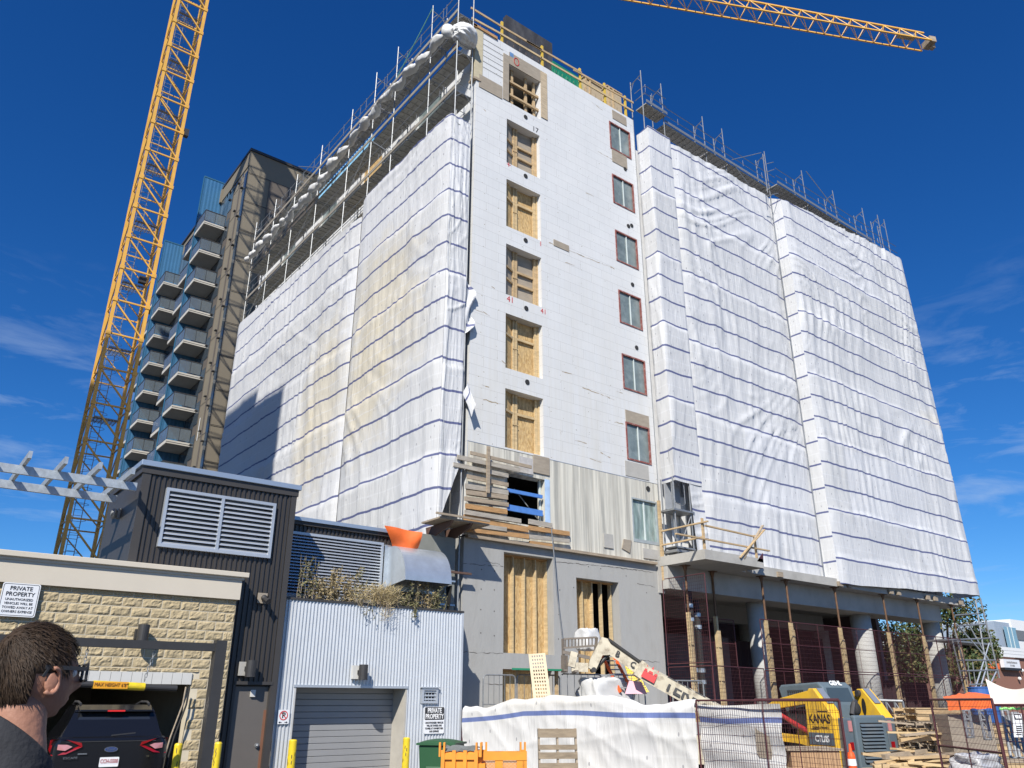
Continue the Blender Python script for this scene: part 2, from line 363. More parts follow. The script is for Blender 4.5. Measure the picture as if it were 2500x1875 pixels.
BW = [(bx0, bx1, zb5+FL*(5-k), zb5+hz_+FL*(5-k)) for k in range(6)]
CW = (xpx(1541.5, 1213)+.0, xpx(1604, 1228), zpx(1549, 1322), zpx(1541.5, 1213))       # grey window in the bare concrete
DW = (xpx(1239, 1152), xpx(1331, 1172), zpx(1239, 1273), zpx(1239, 1152))              # open black window
blk = thing('apartment_block', (XL, YB, GZ), 'unfinished white foam block apartment building with concrete base and a column of boarded openings', 'building')
MB_ = MB()
ICF = .012
wall_holes(MB_, (XL, XR, ZI, ZT), AH+BW+[at], .42, FY(YB)).build('foam_wall', m_foam, blk)
mb = MB(); mb.poly((XL, YB, ZLG), (XL, 44, ZLG), (XL, 44, ZT), (XL, YB, ZT))
lw = [(y, y+2.2, ZI+.55+FL*k, ZI+2.1+FL*k) for k in range(1, 6) for y in (23.2, 28.4, 33.2, 38.5)]
mb = wall_holes(MB(), (21, 44, ZLG, ZT-.3), lw, .25, lambda u, z, d: (XL+d, u, z))
mb.poly((XL, YB, ZLG), (XL, 21, ZLG), (XL, 21, ZT-.3), (XL, YB, ZT-.3)); mb.build('side_wall', m_foam, blk)
for i, (y0, y1, z0, z1) in enumerate(lw):
    c = (m_winglass, m_osb, m_winglass, m_winglass)[i % 4]
    MB().box(XL+.2, XL+.26, y0, y1, z0, z1).build('side_window', c, blk)
mb = wall_holes(MB(), (XL+.015, XR, ZLG-.02, ZI), [CW, DW], .42, FY(YB+.012)); mb.build('bare_concrete_band', m_streak, blk)
# ground storey of grey concrete
GW = (xpx(1231.6, 1347)+.0, xpx(1351, 1363), zpx(1231.6, 1593.6), zpx(1231.6, 1347))
GW2 = (xpx(1408, 1409.4), xpx(1511.6, 1422.6), 2.55, zpx(1408, 1409.4))
GW3 = (GW[0], GW[1]+.35, GZ, 1.95+.0)
z3 = zpx(1231, 1633)
GW3 = (GW[0]-.02, GW[1]-.1, GZ, z3)
m_gr = m_conc
mb = wall_holes(MB(), (XL-.02, 23.1, GZ, ZLG-.05), [GW, GW2, GW3], .55, FY(YB+.03)); mb.poly((XL-.02, YB+.03, GZ), (XL-.02, 26, GZ), (XL-.02, 26, ZLG-.05), (XL-.02, YB+.03, ZLG-.05))
mb.poly((23.1, YB+.03, GZ), (23.1, 27, GZ), (23.1, 27, ZLG-.05), (23.1, YB+.03, ZLG-.05)); mb.build('concrete_base', m_gr, blk)
# pilaster-like construction joints, chipped seams and tie holes of the base
rj = random.Random(3)
def seam(name, pts, th, m, parent, y):
    mbs = MB(); n = len(pts)
    for (a, b) in zip(pts, pts[1:]):
        k = max(2, int((V(b)-V(a)).length/.12))
        P = [V(a).lerp(V(b), i/k) for i in range(k+1)]; P = [(p.x, p.y+rj.uniform(-.02, .02)) for p in P]
        for p, q in zip(P, P[1:]):
            t1 = th*rj.uniform(.1, 1.2); mbs.poly((p[0], y, p[1]-t1/2), (q[0], y, q[1]-t1/2), (q[0], y, q[1]+t1/2), (p[0], y, p[1]+t1/2))
    return mbs.build(name, m, parent)
m_crack = mat('dark_crack', (.13, .12, .11), .9)
m_crackb = mat('brown_crack', (.34, .26, .16), .9)
yb = YB+.027
def uz(x, y, Y=YB): p = PY(x, y, Y); return (p.x, p.z)
for L_ in ([(1132, 1375), (1230, 1383)], [(1356, 1372), (1480, 1382), (1596, 1397)], [(1132, 1592), (1230, 1595)], [(1480, 1382), (1556, 1392)], [(1557, 1424), (1601, 1433)], [(1560, 1610), (1612, 1618)], [(1184, 1668), (1228, 1672)], [(1186, 1370), (1222, 1377)]):
    seam('pour_joint', [uz(*p) for p in L_], .022, m_crack, blk, yb)
mb = MB()
for (x, y) in ((1177, 1390), (1209, 1394), (1176, 1438), (1208, 1440), (1175, 1488), (1208, 1492), (1175, 1545), (1208, 1552), (1468, 1388), (1438, 1383), (1530, 1406), (1580, 1447), (1402, 1434), (1365, 1560), (1368, 1440), (1366, 1500)):
    c = PY(x, y, YB); mb.cyl((c.x, yb-.002, c.z), (c.x, yb+.05, c.z), .022, 8)
mb.build('tie_holes', m_crack, blk)
# foam joints that have opened, brown foam repairs
for L_ in ([(1416, 623), (1500, 656)], [(1380, 640), (1402, 648)], [(1225, 880), (1240, 892)], [(1372, 906), (1396, 914)], [(1380, 890), (1380, 904)], [(1422, 946), (1500, 976)], [(1180, 975), (1223, 987)], [(1176, 940), (1194, 946)], [(1195, 918), (1195, 946)], [(1440, 905), (1440, 925)], [(1505, 955), (1520, 960)], [(1366, 1045), (1370, 1062)], [(1466, 1105), (1490, 1118)], [(1180, 762), (1196, 772)], [(1160, 755), (1180, 763)], [(1178, 700), (1180, 716)], [(1440, 1120), (1468, 1128)], [(1340, 592), (1420, 624)], [(1445, 250), (1472, 270)], [(1460, 370), (1500, 392)], [(1500, 1030), (1522, 1036)], [(1403, 1075), (1432, 1083)], [(1200, 700), (1208, 704)], [(1178, 265), (1186, 272)], [(1430, 470), (1450, 480)]):
    seam('foam_joint', [uz(*p) for p in L_], .035, m_crackb, blk, YB-.003)
# round sleeves through the foam
for x, y in ((1283, 286), (1283, 430), (1283, 587), (1284.5, 753), (1287, 933), (1526, 413), (1534, 552), (1542, 551), (1544, 695), (1554, 849), (1582, 1193)):
    c = PY(x, y, YB); MB().cyl((c.x, YB-.02, c.z), (c.x, YB+.2, c.z), .1, 14).build('pipe_sleeve', m_rubber, blk)
# boarded openings: a plywood shutter box turned across the corner of each opening
def boarded(h, kind):
    x0, x1, z0, z1 = h; xm = x0+(x1-x0)*.36; yb0 = YB+.40
    f = MB(); f.poly((x0, YB+.12, z0), (xm, yb0-.02, z0), (xm, yb0-.02, z1), (x0, YB+.12, z1)); f.poly((xm, yb0-.02, z0), (x1, yb0-.05, z0), (x1, yb0-.05, z1), (xm, yb0-.02, z1))
    o = f.build('boarding', kind, blk)
    s = MB()
    for xx, yy, ww in ((xm-.03, yb0-.07, .09), (xm+.09, yb0-.08, .09), (x1-.13, yb0-.12, .12), (x1-.03, yb0-.16, .05)): s.box(xx-ww/2, xx+ww/2, yy-.04, yy+.04, z0+.003, z1-.003)
    for fz in (.36, .60) if kind is not m_osb else (.66,):
        z = z0+(z1-z0)*fz; s.box(xm+.14, x1-.2, yb0-.13, yb0-.06, z-.045, z+.045); 
        s.bar((x0+.06, YB+.12, z), (xm-.08, yb0-.07, z), .08, .09)
    s.box(xm-.1, xm+.16, yb0-.14, yb0-.13, z0+1.0, z0+1.03)
    s.build('stud', m_lumber if kind is not m_osb else m_lumber_y, o)
for k, h in enumerate(AH): boarded(h, (m_osb, m_osb, m_formply, m_osb, m_formply)[k])
# room boxes behind the unboarded openings
def room(h, dep, name='room_interior'):
    x0, x1, z0, z1 = h; mb = MB(); y0 = YB+.42; y1 = YB+dep
    mb.poly((x0-1, y1, z0-.5), (x1+1, y1, z0-.5), (x1+1, y1, z1+.4), (x0-1, y1, z1+.4)); mb.poly((x0-1, y0, z1+.4), (x1+1, y0, z1+.4), (x1+1, y1, z1+.4), (x0-1, y1, z1+.4))
    mb.poly((x0-1, y0, z0-.5), (x1+1, y0, z0-.5), (x1+1, y1, z0-.5), (x0-1, y1, z0-.5)); mb.poly((x0-1, y0, z0-.5), (x0-1, y1, z0-.5), (x0-1, y1, z1+.4), (x0-1, y0, z1+.4)); mb.poly((x1+1, y0, z0-.5), (x1+1, y1, z0-.5), (x1+1, y1, z1+.4), (x1+1, y0, z1+.4))
    return mb.build(name, mat('dark_interior', (.07, .06, .05), .9), blk)
room(at, 4); room(DW, 5); room(GW2, 4)
# top opening: props and whalers still in place, plywood surround
mb = MB()
for fx in (.2, .64, .9): x = at[0]+(at[1]-at[0])*fx; mb.box(x-.06, x+.06, YB+.22, YB+.3, at[2]+.01, at[3]-.01)
mb.build('prop_stud', m_lumber, blk)
mb = MB()
for fz in (.28, .62): z = at[2]+(at[3]-at[2])*fz; mb.box(at[0]+.01, at[1]-.01, YB+.1, YB+.2, z-.05, z+.05)
mb.build('whaler', m_lumber, blk)
def patch(px, m, th=.02, name='plywood_patch', Y=YB):
    P = [uz(*p, Y) for p in px]; mb = MB(); mb.prism([(u, Y-th, z) for u, z in P], (0, th+.01, 0)); return mb.build(name, m, blk)
def rectpatch(l, t, r, b, m, th=.02):
    x0, z1 = uz(l, t); x1 = uz(r, t)[0]; z0 = uz(l, b)[1]
    return MB().box(x0, x1, YB-th, YB+.01, z0, z1).build('plywood_patch', m, blk)
rectpatch(1242.5, 127, 1318, 156, m_formply, .022)
rectpatch(1228.5, 129.5, 1242, 241, m_formply, .026)
rectpatch(1319, 173, 1334, 285, wood('pale_ply', (.50, .40, .27)), .03)
rectpatch(1169.5, 181, 1226, 212, m_formply, .024)
rectpatch(1494, 268, 1527, 288, m_formply); rectpatch(1493, 361, 1528, 393, m_formply)
rectpatch(1351, 584, 1388, 599, m_formply); rectpatch(1526, 1000, 1582, 1030, m_formply); rectpatch(1525, 1124, 1581, 1160, m_conc_slab)
rectpatch(1301.5, 1110, 1340, 1153, m_formply, .03); rectpatch(1267, 1113, 1301, 1152, mat('smeared_board', (.46, .44, .42), .7, 0, .25, 4), .012)
MB().box(uz(1244, 128)[0], uz(1253, 128)[0], YB-.026, YB, uz(1244, 137)[1], uz(1244, 127)[1]).build('blue_tag', m_blueframe, blk)
rectpatch(1473, 1302, 1495, 1336, m_conc_slab, .03); rectpatch(1569, 1338, 1606, 1362, m_conc_slab, .03)
patch([(1522, 1316), (1541, 1320), (1537, 1350), (1518, 1339)], m_formply, .03, 'loose_board')
# exposed concrete corner post at the top left, plank cap over it
MB().box(XL-.1, XL+.62-.33, YB-.02, YB+.3, 25.0, 27.62).build('corner_post', mat('corner_form', (.50, .44, .30), .8, 0, .15, 4, stretch=(1, 1, 3)), blk)
MB().box(XL-.14, XL+.2, YB-.05, YB+.35, 24.9, 25.0).build('corner_cap', m_oldwood, blk)
MB().box(XL-.2, XL+1.0, YB-.06, YB+.1, 27.62, 27.75).box(XL-.2, XL-.05, YB-.06, YB+1.6, 27.60, 27.73).build('plank_cap', m_orangewood, blk)
# horizontal strapping in the upper left panel
mb = MB()
for k in range(6): z = 25.75+.3*k; mb.box(XL+.3, XL+1.35, YB-.006, YB, z, z+.02)
mb.build('strapping', m_crack, blk)
# glazed windows under red membrane, each with a centre bar and taped sheet
for k, (x0, x1, z0, z1) in enumerate(BW):
    fr = MB(); t = .062
    for a, b, c, d in ((x0, x0+t, z0, z1), (x1-t, x1, z0, z1), (x0+t, x1-t, z1-t, z1), (x0+t, x1-t, z0, z0+t)): fr.box(a, b, YB-.03, YB+.12, c, d)
    o = fr.build('window_frame', m_redframe, blk)
    MB().box(x0+t, x1-t, YB+.04, YB+.07, z0+t, z1-t).build('glass', m_winglass, o)
    xm = (x0+x1)/2+.02; MB().box(xm-.02, xm+.02, YB+.0, YB+.035, z0+t, z1-t).build('mullion', m_winframe, o)
x0, x1, z0, z1 = CW; fr = MB(); t = .06
for a, b, c, d in ((x0, x0+t, z0, z1), (x1-t, x1, z0, z1), (x0+t, x1-t, z1-t, z1), (x0+t, x1-t, z0, z0+t*2)): fr.box(a, b, YB-.0, YB+.16, c, d)
o = fr.build('window_frame', mat('grey_window_frame', (.33, .37, .38), .6, 0, .2, 5), blk); MB().box(x0+t, x1-t, YB+.09, YB+.12, z0+t, z1-t).build('glass', mat('streaky_window', (.22, .29, .27), .35, 0, .6, 3, stretch=(3, 3, .4), dirt=(.6, .64, .6), dscale=2.2, damt=.8), o)
xm = (x0+x1)/2; MB().box(xm-.025, xm+.025, YB+.05, YB+.088, z0+.1, z1-t).build('mullion', m_winframe, o)
# black opening with blue braces and blue membrane round it
x0, x1, z0, z1 = DW
MB().box(x1-.02, x1+.2, YB-.012, YB+.01, z0-.25, z1+.02).build('blue_membrane', mat('blue_film', (.42, .56, .74), .35, 0, .3, 2), blk)
MB().box(x1-.1, x1-.04, YB+.2, YB+.26, z0, z1).build('opening_jamb', m_winframe, blk)
for fz, h in ((.23, .20), (.6, .12)):
    z = z0+(z1-z0)*fz; MB().box(x0-.05, x1-.1, YB+.03, YB+.1, z, z+h).build('brace_rail', m_bluesteel, blk)
MB().tube([(x0+.75, YB+.6, z1-.35), (x1-.12, YB+.25, z0+.3)], .018).build('prop_rod', m_galv, blk)
# ground storey openings: OSB with studs
def osbpanel(h, xs, part=1.0, ys=.5):
    x0, x1, z0, z1 = h; xe = x0+(x1-x0)*part
    o = MB().box(x0, xe, YB+ys, YB+ys+.03, z0, z1).build('osb_panel', m_osb, blk)
    for fx in xs: x = x0+(x1-x0)*fx; MB().box(x-.022, x+.022, YB+ys-.16, YB+ys-.005, z0, z1).build('stud', m_lumber_y, o)
    MB().box(x0, x1, YB+ys-.17, YB+ys-.008, z1-.05, z1-.001).build('head_plate', m_orangewood, o)
osbpanel(GW, (.08, .30, .53, .76, .985)); osbpanel(GW2, (.1, .27, .5, .72, .95), .5); osbpanel(GW3, (), 1, .35)
# timber shelf that runs along the top of the base
mb = MB(); mb.box(XL+.02, 22.85, YB-.14, YB+.02, ZLG-.09, ZLG+.0); mb.build('timber_ledge', m_oldwood, blk)
# concrete return pieces at the right-hand edge
MB().box(22.97, 23.3, YB-.02, YB+.4, ZLG-1.1, ZLG+.1).build('corner_concrete', m_conc_slab, blk)
# red and blue survey marks on the foam
def mark(body, x, y, size, m): p = PY(x, y, YB); lettering('survey_mark', body, size, (p.x, YB-.004, p.z), m, blk)
mark('+', 1242, 403, .4, m_redtxt); mark('1', 1320, 596, .3, m_redtxt); mark('41', 1246, 732, .34, m_redtxt); mark('41', 1327, 761, .3, m_redtxt); mark('17', 1307, 317, .35, m_blacktxt)
p = PY(1260, 152, YB); mbm = MB()
for k in range(16):
    a = 2*pi*k/16; b_ = 2*pi*(k+1)/16; mbm.bar((p.x+.13*cos(a), YB-.03, p.z+.2*sin(a)), (p.x+.13*cos(b_), YB-.03, p.z+.2*sin(b_)), .012, .03)
mbm.build('survey_mark', m_redtxt, blk)
# flat roof and rear walls
MB().box(XL+.3, XR-.05, YB+.45, 43.9, ZT-.9, ZT-.6).build('roof_deck', m_conc_slab, blk)
MB().box(XL+.25, 23, 44, 44.3, GZ, ZT-.4).build('rear_wall', m_foam, blk)

# planks nailed across the wall beside the black opening
m_pl = [m_oldwood, wood('grey_plank', (.40, .36, .30)), m_orangewood, wood('tan_plank', (.46, .33, .20))]
hoard = thing('plank_hoarding', (15.2, YB-.1, ZLG), 'stack of old grey and orange planks nailed across the wall left of the black opening', 'planks')
def zq(x, y): return 1090+x/3.687, 900+y/3.687
for i, (x0, y0, x1, y1, hh, mi, off) in enumerate(((215, 757, 765, 888, 30, 0, .22), (97, 795, 660, 915, 40, 1, .17), (62, 862, 555, 965, 38, 1, .12), (185, 968, 555, 1047, 36, 0, .14), (170, 1056, 555, 1118, 44, 1, .1), (178, 1112, 550, 1160, 40, 0, .14), (163, 1168, 557, 1226, 36, 0, .18), (172, 1235, 545, 1290, 44, 2, .12), (165, 1290, 670, 1372, 38, 1, .18), (155, 1338, 735, 1450, 50, 2, .12), (165, 1395, 540, 1448, 36, 1, .2), (176, 1445, 740, 1512, 40, 2, .17), (740, 1432, 1106, 1486, 40, 2, .1), (740, 1510, 1106, 1552, 36, 1, .14), (745, 1562, 960, 1592, 26, 2, .1), (740, 1375, 950, 1415, 46, 1, .07))):
    a, b = PY(*zq(x0, y0), YB-off), PY(*zq(x1, y1), YB-off); MB().bar((a.x, YB-off, a.z), (b.x, YB-off, b.z), .05, hh/3.687*26/2130*1.12).build('plank', m_pl[mi], hoard)
a, b = PY(*zq(380, 700), YB-.28), PY(*zq(382, 1120), YB-.28); MB().box(a.x-.06, a.x+.06, YB-.30, YB-.245, b.z, a.z).build('upright', m_oldwood, hoard)
# ------------------------------------------------------------------ reinforced white sheeting
def tarp_mat(name, base, stain=None, band0=0.0, pitch=1.125, bandw=.085, patch=(4.3, 3.37), seedv=0.0, tone=.05, bandcol=(.045, .06, .19)):
    m = bpy.data.materials.new(name); m.use_nodes = True; nt = m.node_tree; b = nt.nodes['Principled BSDF']; L = nt.links.new
    b.inputs['Roughness'].default_value = .55; b.inputs['Specular IOR Level'].default_value = .35
    uv = node(nt, 'ShaderNodeUVMap'); sp = node(nt, 'ShaderNodeSeparateXYZ'); L(uv.outputs[0], sp.inputs[0])
    # sheets of slightly different age
    br = node(nt, 'ShaderNodeTexBrick', Scale=1.0, Mortar__Size=.0, Brick__Width=patch[0], Row__Height=patch[1]); br.offset = .37
    mpb = node(nt, 'ShaderNodeMapping'); mpb.inputs['Location'].default_value = (seedv, -band0+.1, 0); L(uv.outputs[0], mpb.inputs[0]); L(mpb.outputs[0], br.inputs['Vector'])
    lo = tuple(c*(1-tone*1.6) for c in base); br.inputs['Color1'].default_value = (*base, 1); br.inputs['Color2'].default_value = (lo[0], lo[1]*.995, lo[2]*.97, 1)
    res = br.outputs['Color']
    n1 = node(nt, 'ShaderNodeTexNoise', Scale=.8, Detail=5.0); L(uv.outputs[0], n1.inputs['Vector'])
    if stain:
        for (cx, cy, rx, ry, am) in stain:
            sub = node(nt, 'ShaderNodeVectorMath', _operation='SUBTRACT'); sub.inputs[1].default_value = (cx, cy, 0); L(uv.outputs[0], sub.inputs[0])
            sc = node(nt, 'ShaderNodeVectorMath', _operation='DIVIDE'); sc.inputs[1].default_value = (rx, ry, 1); L(sub.outputs[0], sc.inputs[0])
            ln = node(nt, 'ShaderNodeVectorMath', _operation='LENGTH'); L(sc.outputs[0], ln.inputs[0])
            ad = node(nt, 'ShaderNodeMath', _operation='ADD'); nn = node(nt, 'ShaderNodeTexNoise', Scale=1.1, Detail=6.0, Roughness=.7); L(uv.outputs[0], nn.inputs['Vector'])
            ms = node(nt, 'ShaderNodeMath', _operation='MULTIPLY_ADD'); ms.inputs[1].default_value = 1.6; ms.inputs[2].default_value = -.8; L(nn.outputs['Fac'], ms.inputs[0]); L(ms.outputs[0], ad.inputs[0]); L(ln.outputs['Value'], ad.inputs[1])
            rr = node(nt, 'ShaderNodeMapRange'); rr.inputs[1].default_value = .35; rr.inputs[2].default_value = 1.05; rr.inputs[3].default_value = am; rr.inputs[4].default_value = 0; L(ad.outputs[0], rr.inputs[0])
            mixs = node(nt, 'ShaderNodeMix', _data_type='RGBA'); mixs.inputs[7].default_value = (.62, .55, .40, 1); L(rr.outputs[0], mixs.inputs[0]); L(res, mixs.inputs[6]); res = mixs.outputs[2]
    # printed blue bands with a broken look, faint weave lines half-way
    def band(center, width, colr, amt):
        nonlocal res
        a = node(nt, 'ShaderNodeMath', _operation='ADD'); a.inputs[1].default_value = -band0-center+pitch*200; L(sp.outputs['Y'], a.inputs[0])
        md = node(nt, 'ShaderNodeMath', _operation='MODULO'); md.inputs[1].default_value = pitch; L(a.outputs[0], md.inputs[0])
        lt = node(nt, 'ShaderNodeMath', _operation='LESS_THAN'); lt.inputs[1].default_value = width; L(md.outputs[0], lt.inputs[0])
        k = node(nt, 'ShaderNodeMath', _operation='MULTIPLY'); k.inputs[1].default_value = amt; L(lt.outputs[0], k.inputs[0])
        mx_ = node(nt, 'ShaderNodeMix', _data_type='RGBA'); mx_.inputs[7].default_value = (*colr, 1); L(k.outputs[0], mx_.inputs[0]); L(res, mx_.inputs[6]); res = mx_.outputs[2]
    band(0, bandw, bandcol, .88); band(.55, .05, tuple(min(1, c*1.08) for c in base), .4)
    # cut tie slits: short dark dashes in loose rows
    mt = node(nt, 'ShaderNodeMapping'); mt.inputs['Scale'].default_value = (1.25, 1.8, 1); L(uv.outputs[0], mt.inputs[0])
    vo = node(nt, 'ShaderNodeTexVoronoi', Scale=1.0, Randomness=.55); vo.voronoi_dimensions = '2D'; vo.feature = 'F1'; L(mt.outputs[0], vo.inputs['Vector'])
    dv = node(nt, 'ShaderNodeVectorMath', _operation='SUBTRACT'); L(mt.outputs[0], dv.inputs[0]); L(vo.outputs['Position'], dv.inputs[1])
    ds = node(nt, 'ShaderNodeVectorMath', _operation='MULTIPLY'); ds.inputs[1].default_value = (1, .33, 0); L(dv.outputs[0], ds.inputs[0])
    dl = node(nt, 'ShaderNodeVectorMath', _operation='LENGTH'); L(ds.outputs[0], dl.inputs[0])
    lt2 = node(nt, 'ShaderNodeMath', _operation='LESS_THAN'); lt2.inputs[1].default_value = .026; L(dl.outputs['Value'], lt2.inputs[0])
    sp2 = node(nt, 'ShaderNodeSeparateColor'); L(vo.outputs['Color'], sp2.inputs[0]); gt = node(nt, 'ShaderNodeMath', _operation='GREATER_THAN'); gt.inputs[1].default_value = .5; L(sp2.outputs[0], gt.inputs[0])
    k2 = node(nt, 'ShaderNodeMath', _operation='MULTIPLY'); L(lt2.outputs[0], k2.inputs[0]); L(gt.outputs[0], k2.inputs[1]); k3 = node(nt, 'ShaderNodeMath', _operation='MULTIPLY'); k3.inputs[1].default_value = .55; L(k2.outputs[0], k3.inputs[0])
    mt2 = node(nt, 'ShaderNodeMix', _data_type='RGBA'); mt2.inputs[7].default_value = (.12, .12, .15, 1); L(k3.outputs[0], mt2.inputs[0]); L(res, mt2.inputs[6]); res = mt2.outputs[2]
    L(res, b.inputs['Base Color'])
    # fine creases
    mp = node(nt, 'ShaderNodeMapping'); mp.inputs['Scale'].default_value = (3.2, .5, 1); mp.inputs['Rotation'].default_value = (0, 0, .12); L(uv.outputs[0], mp.inputs[0])
    nb = node(nt, 'ShaderNodeTexNoise', Scale=1.5, Detail=5.0, Distortion=1.2); L(mp.outputs[0], nb.inputs['Vector'])
    bp = node(nt, 'ShaderNodeBump', Strength=.4, Distance=.07); L(nb.outputs['Fac'], bp.inputs['Height']); L(bp.outputs[0], b.inputs['Normal'])
    return m
def fold(u, v, sd, posts, amp):
    """billow of a sheet tied at posts and ledgers; returns (outward push, downward sag) in metres"""
    d = 0.0; sag = 0.0
    if posts:                                            # pulled tight at the posts, slack between them
        a = max([p for p in posts if p <= u], default=posts[0]); b = min([p for p in posts if p > u], default=posts[-1])
        t = 0 if b <= a else (u-a)/(b-a)
        sag = sin(pi*min(max(t, 0), 1)); d -= amp*.08*sag
    lv = sin(pi*((v % 2.0)/2.0))                         # ledgers every two metres
    d += amp*.22*noise.noise(V((u*.33+sd, v*.42, sd)))-amp*.10*lv*sag
    act = .55+.9*noise.noise(V((u*.21, v*.27, sd+12)))   # some fields are smooth, some pleated
    act = max(.12, min(1.3, act))
    wv = u+.55*noise.noise(V((u*.22, v*.16, sd+4)))+.10*v*noise.noise(V((u*.12, v*.1, sd+9)))
    r = 1-abs(noise.noise(V((wv*1.9, v*.13+sd, 3.3))))*2.1; d += amp*.38*act*max(r, 0)**2.5
    r3 = 1-abs(noise.noise(V((wv*4.3+sd, v*.22, 1.7))))*2.1; d += amp*.19*act*max(r3, 0)**2
    an = .9*noise.noise(V((u*.10, v*.13, sd+2)))         # slanting pulls
    q = u*cos(an)+v*sin(an)*1.2
    r2 = 1-abs(noise.noise(V((q*1.25+sd, (v*cos(an)-u*sin(an))*.14, 7.7))))*2.3; d += amp*.42*max(r2, 0)**4*max(0, .3+1.2*noise.noise(V((u*.3, v*.3, sd+40))))
    return d, sag
def sheet(name, m, label, bl, br, tl, tr, outv, posts=None, amp=.22, seed=0.0, laps=None, cell=.105, top=None, hem=None, sag_=.02, group='white reinforced sheets wrapping the scaffolding', grow=0):
    bl, br, tl, tr, outv = V(bl), V(br), V(tl), V(tr), V(outv).normalized()
    W = ((br-bl).length+(tr-tl).length)/2; H = ((tl-bl).length+(tr-br).length)/2
    nu = int(W/cell); nv = int(H/cell)
    def pt(s, t):
        p = bl.lerp(br, s).lerp(tl.lerp(tr, s), t); u = s*W; v = p.z
        zz_ = v
        rw = .28 if W > 2 else .07; e = max(min(s*W/rw, (1-s)*W/rw, 1), 0)**.8
        dz = .05*noise.noise(V((u*.35, v*.4, seed+20))) + .022*noise.noise(V((u*1.6, v*.7, seed+31)))
        if top and t > .999: dz += top(u)
        if hem and t < .001: dz += hem(u)
        d, sg_ = fold(u, v, seed, posts, amp); d *= e; dz -= sag_*sg_
        if laps:
            for z0 in laps:
                lo = z0+.12*noise.noise(V((u*.4, z0, seed)))
                if v < lo: d += e*(.06*max(0, 1-(lo-v)/2.6) if lo-v > .1 else .06*((lo-v)/.1))
        d += (.10 if W > 2 else .0)*min(1, s*W/.6, (1-s)*W/.6)
        return p+outv*d+V((0, 0, dz if 0 < t < 1 else (dz if (top or hem) else dz*.6)))
    mb = MB(); mb.grid(nu, nv, pt, lambda s, t: (s*W, (bl.lerp(br, s).lerp(tl.lerp(tr, s), t)).z))
    o = mb.build(name, m, smooth=True)
    return tag(o, label, 'tarpaulin', group)
base_w = (.635, .64, .65)
XT_ = 13.0; YT = 20.56
m_tl = tarp_mat('left_sheeting', base_w, [(2.6, 16.6, 3.4, 3.2, .62), (1.6, 13.0, 2.8, 3.2, .7), (4.6, 14.2, 1.8, 2.6, .4)], band0=22.55-.06, pitch=1.125, patch=(5.1, 3.37))
postsL = [20.56, 22.62, 25.6, 27.65, 30.05, 33.55, 36.75, 39.8, 42.88]
Lp = [43.0-p for p in postsL][::-1]
# seen from outside, u runs from the far end towards the near corner
sheet('scaffold_sheeting', m_tl, 'white sheet with blue bands and tan stains on the long left scaffold, upper near stretch', (XT_, 27.62, 6.35), (XT_, YT, 6.35), (XT_, 27.62, 22.5), (XT_, YT, 22.6), (-1, 0, 0), [27.65-p for p in (27.65, 25.6, 22.62, 20.56)], .17, 1.3, [19.1, 15.75, 12.4, 9.1], .12)
m_tl2 = tarp_mat('left_sheeting_far', base_w, [(13.4, 13.6, 2.2, 4.6, .62), (11.8, 11.5, 1.3, 4, .45)], band0=22.55-.06-.05, pitch=1.125, patch=(6.2, 3.37), seedv=2.2)
sheet('scaffold_sheeting', m_tl2, 'white sheet with blue bands on the far stretch of the left scaffold, partly in shadow', (XT_-.03, 43.0, 6.2), (XT_-.03, 27.6, 6.3), (XT_-.03, 43.0, 22.15), (XT_-.03, 27.6, 21.65), (-1, 0, 0), [43-p for p in (43, 39.8, 36.75, 33.55, 30.05, 27.6)], .18, 5.1, [18.9, 15.5, 12.2, 8.9], .14)
m_tr = tarp_mat('return_sheeting', base_w, None, band0=22.55-.06, pitch=1.125, patch=(3, 3.37))
sheet('scaffold_sheeting', m_tr, 'narrow white sheet closing the front end of the left scaffold beside the foam wall', (XT_, YT-.01, 6.6), (XT_+.82, YT-.01, 8.9), (XT_, YT-.01, 22.6), (XT_+.9, YT-.01, 22.5), (0, -1, 0), [0, .9], .14, 8.7, [15.7, 12.2, 9.1], .07)
# loose flap blown out over the foam wall
m_flap = tarp_mat('flap_sheeting', base_w, None, band0=.3, pitch=1.1)
mb = MB()
fa, fb, fc, fd = PY(1140, 930, YT-.05), PY(1168, 985, YT-.55), PY(1146, 1020, YT-.1), PY(1128, 960, YT)
mb.grid(8, 8, lambda s, t: V(fd).lerp(V(fa), s).lerp(V(fc).lerp(V(fb), s), t)+V((0, -.12*sin(3*s+2*t), 0)), lambda s, t: (s*.8, t*1.1))
tag(mb.build('loose_flap', m_flap, smooth=True), 'torn corner of white sheet flapping in front of the foam wall beside the left scaffold', 'tarpaulin')
mb = MB()
pts = [PY(1148, 690, YT), PY(1156, 720, YT-.2), PY(1154, 760, YT-.25), PY(1146, 800, YT-.1), PY(1136, 780, YT), PY(1140, 720, YT)]
mb.grid(6, 14, lambda s, t: V(PY(1136, 680, YT)).lerp(V(PY(1134, 815, YT)), t)+V((.38*s*sin(pi*t)**.6*(1+.25*sin(9*t)), -.16*sin(5*s+11*t)*s-.02, 0)), lambda s, t: (s*.5, t*1.6+.12))
tag(mb.build('loose_flap', m_flap, smooth=True), 'bunched loose edge of white sheet bulging beside the foam wall, above the torn corner', 'tarpaulin')
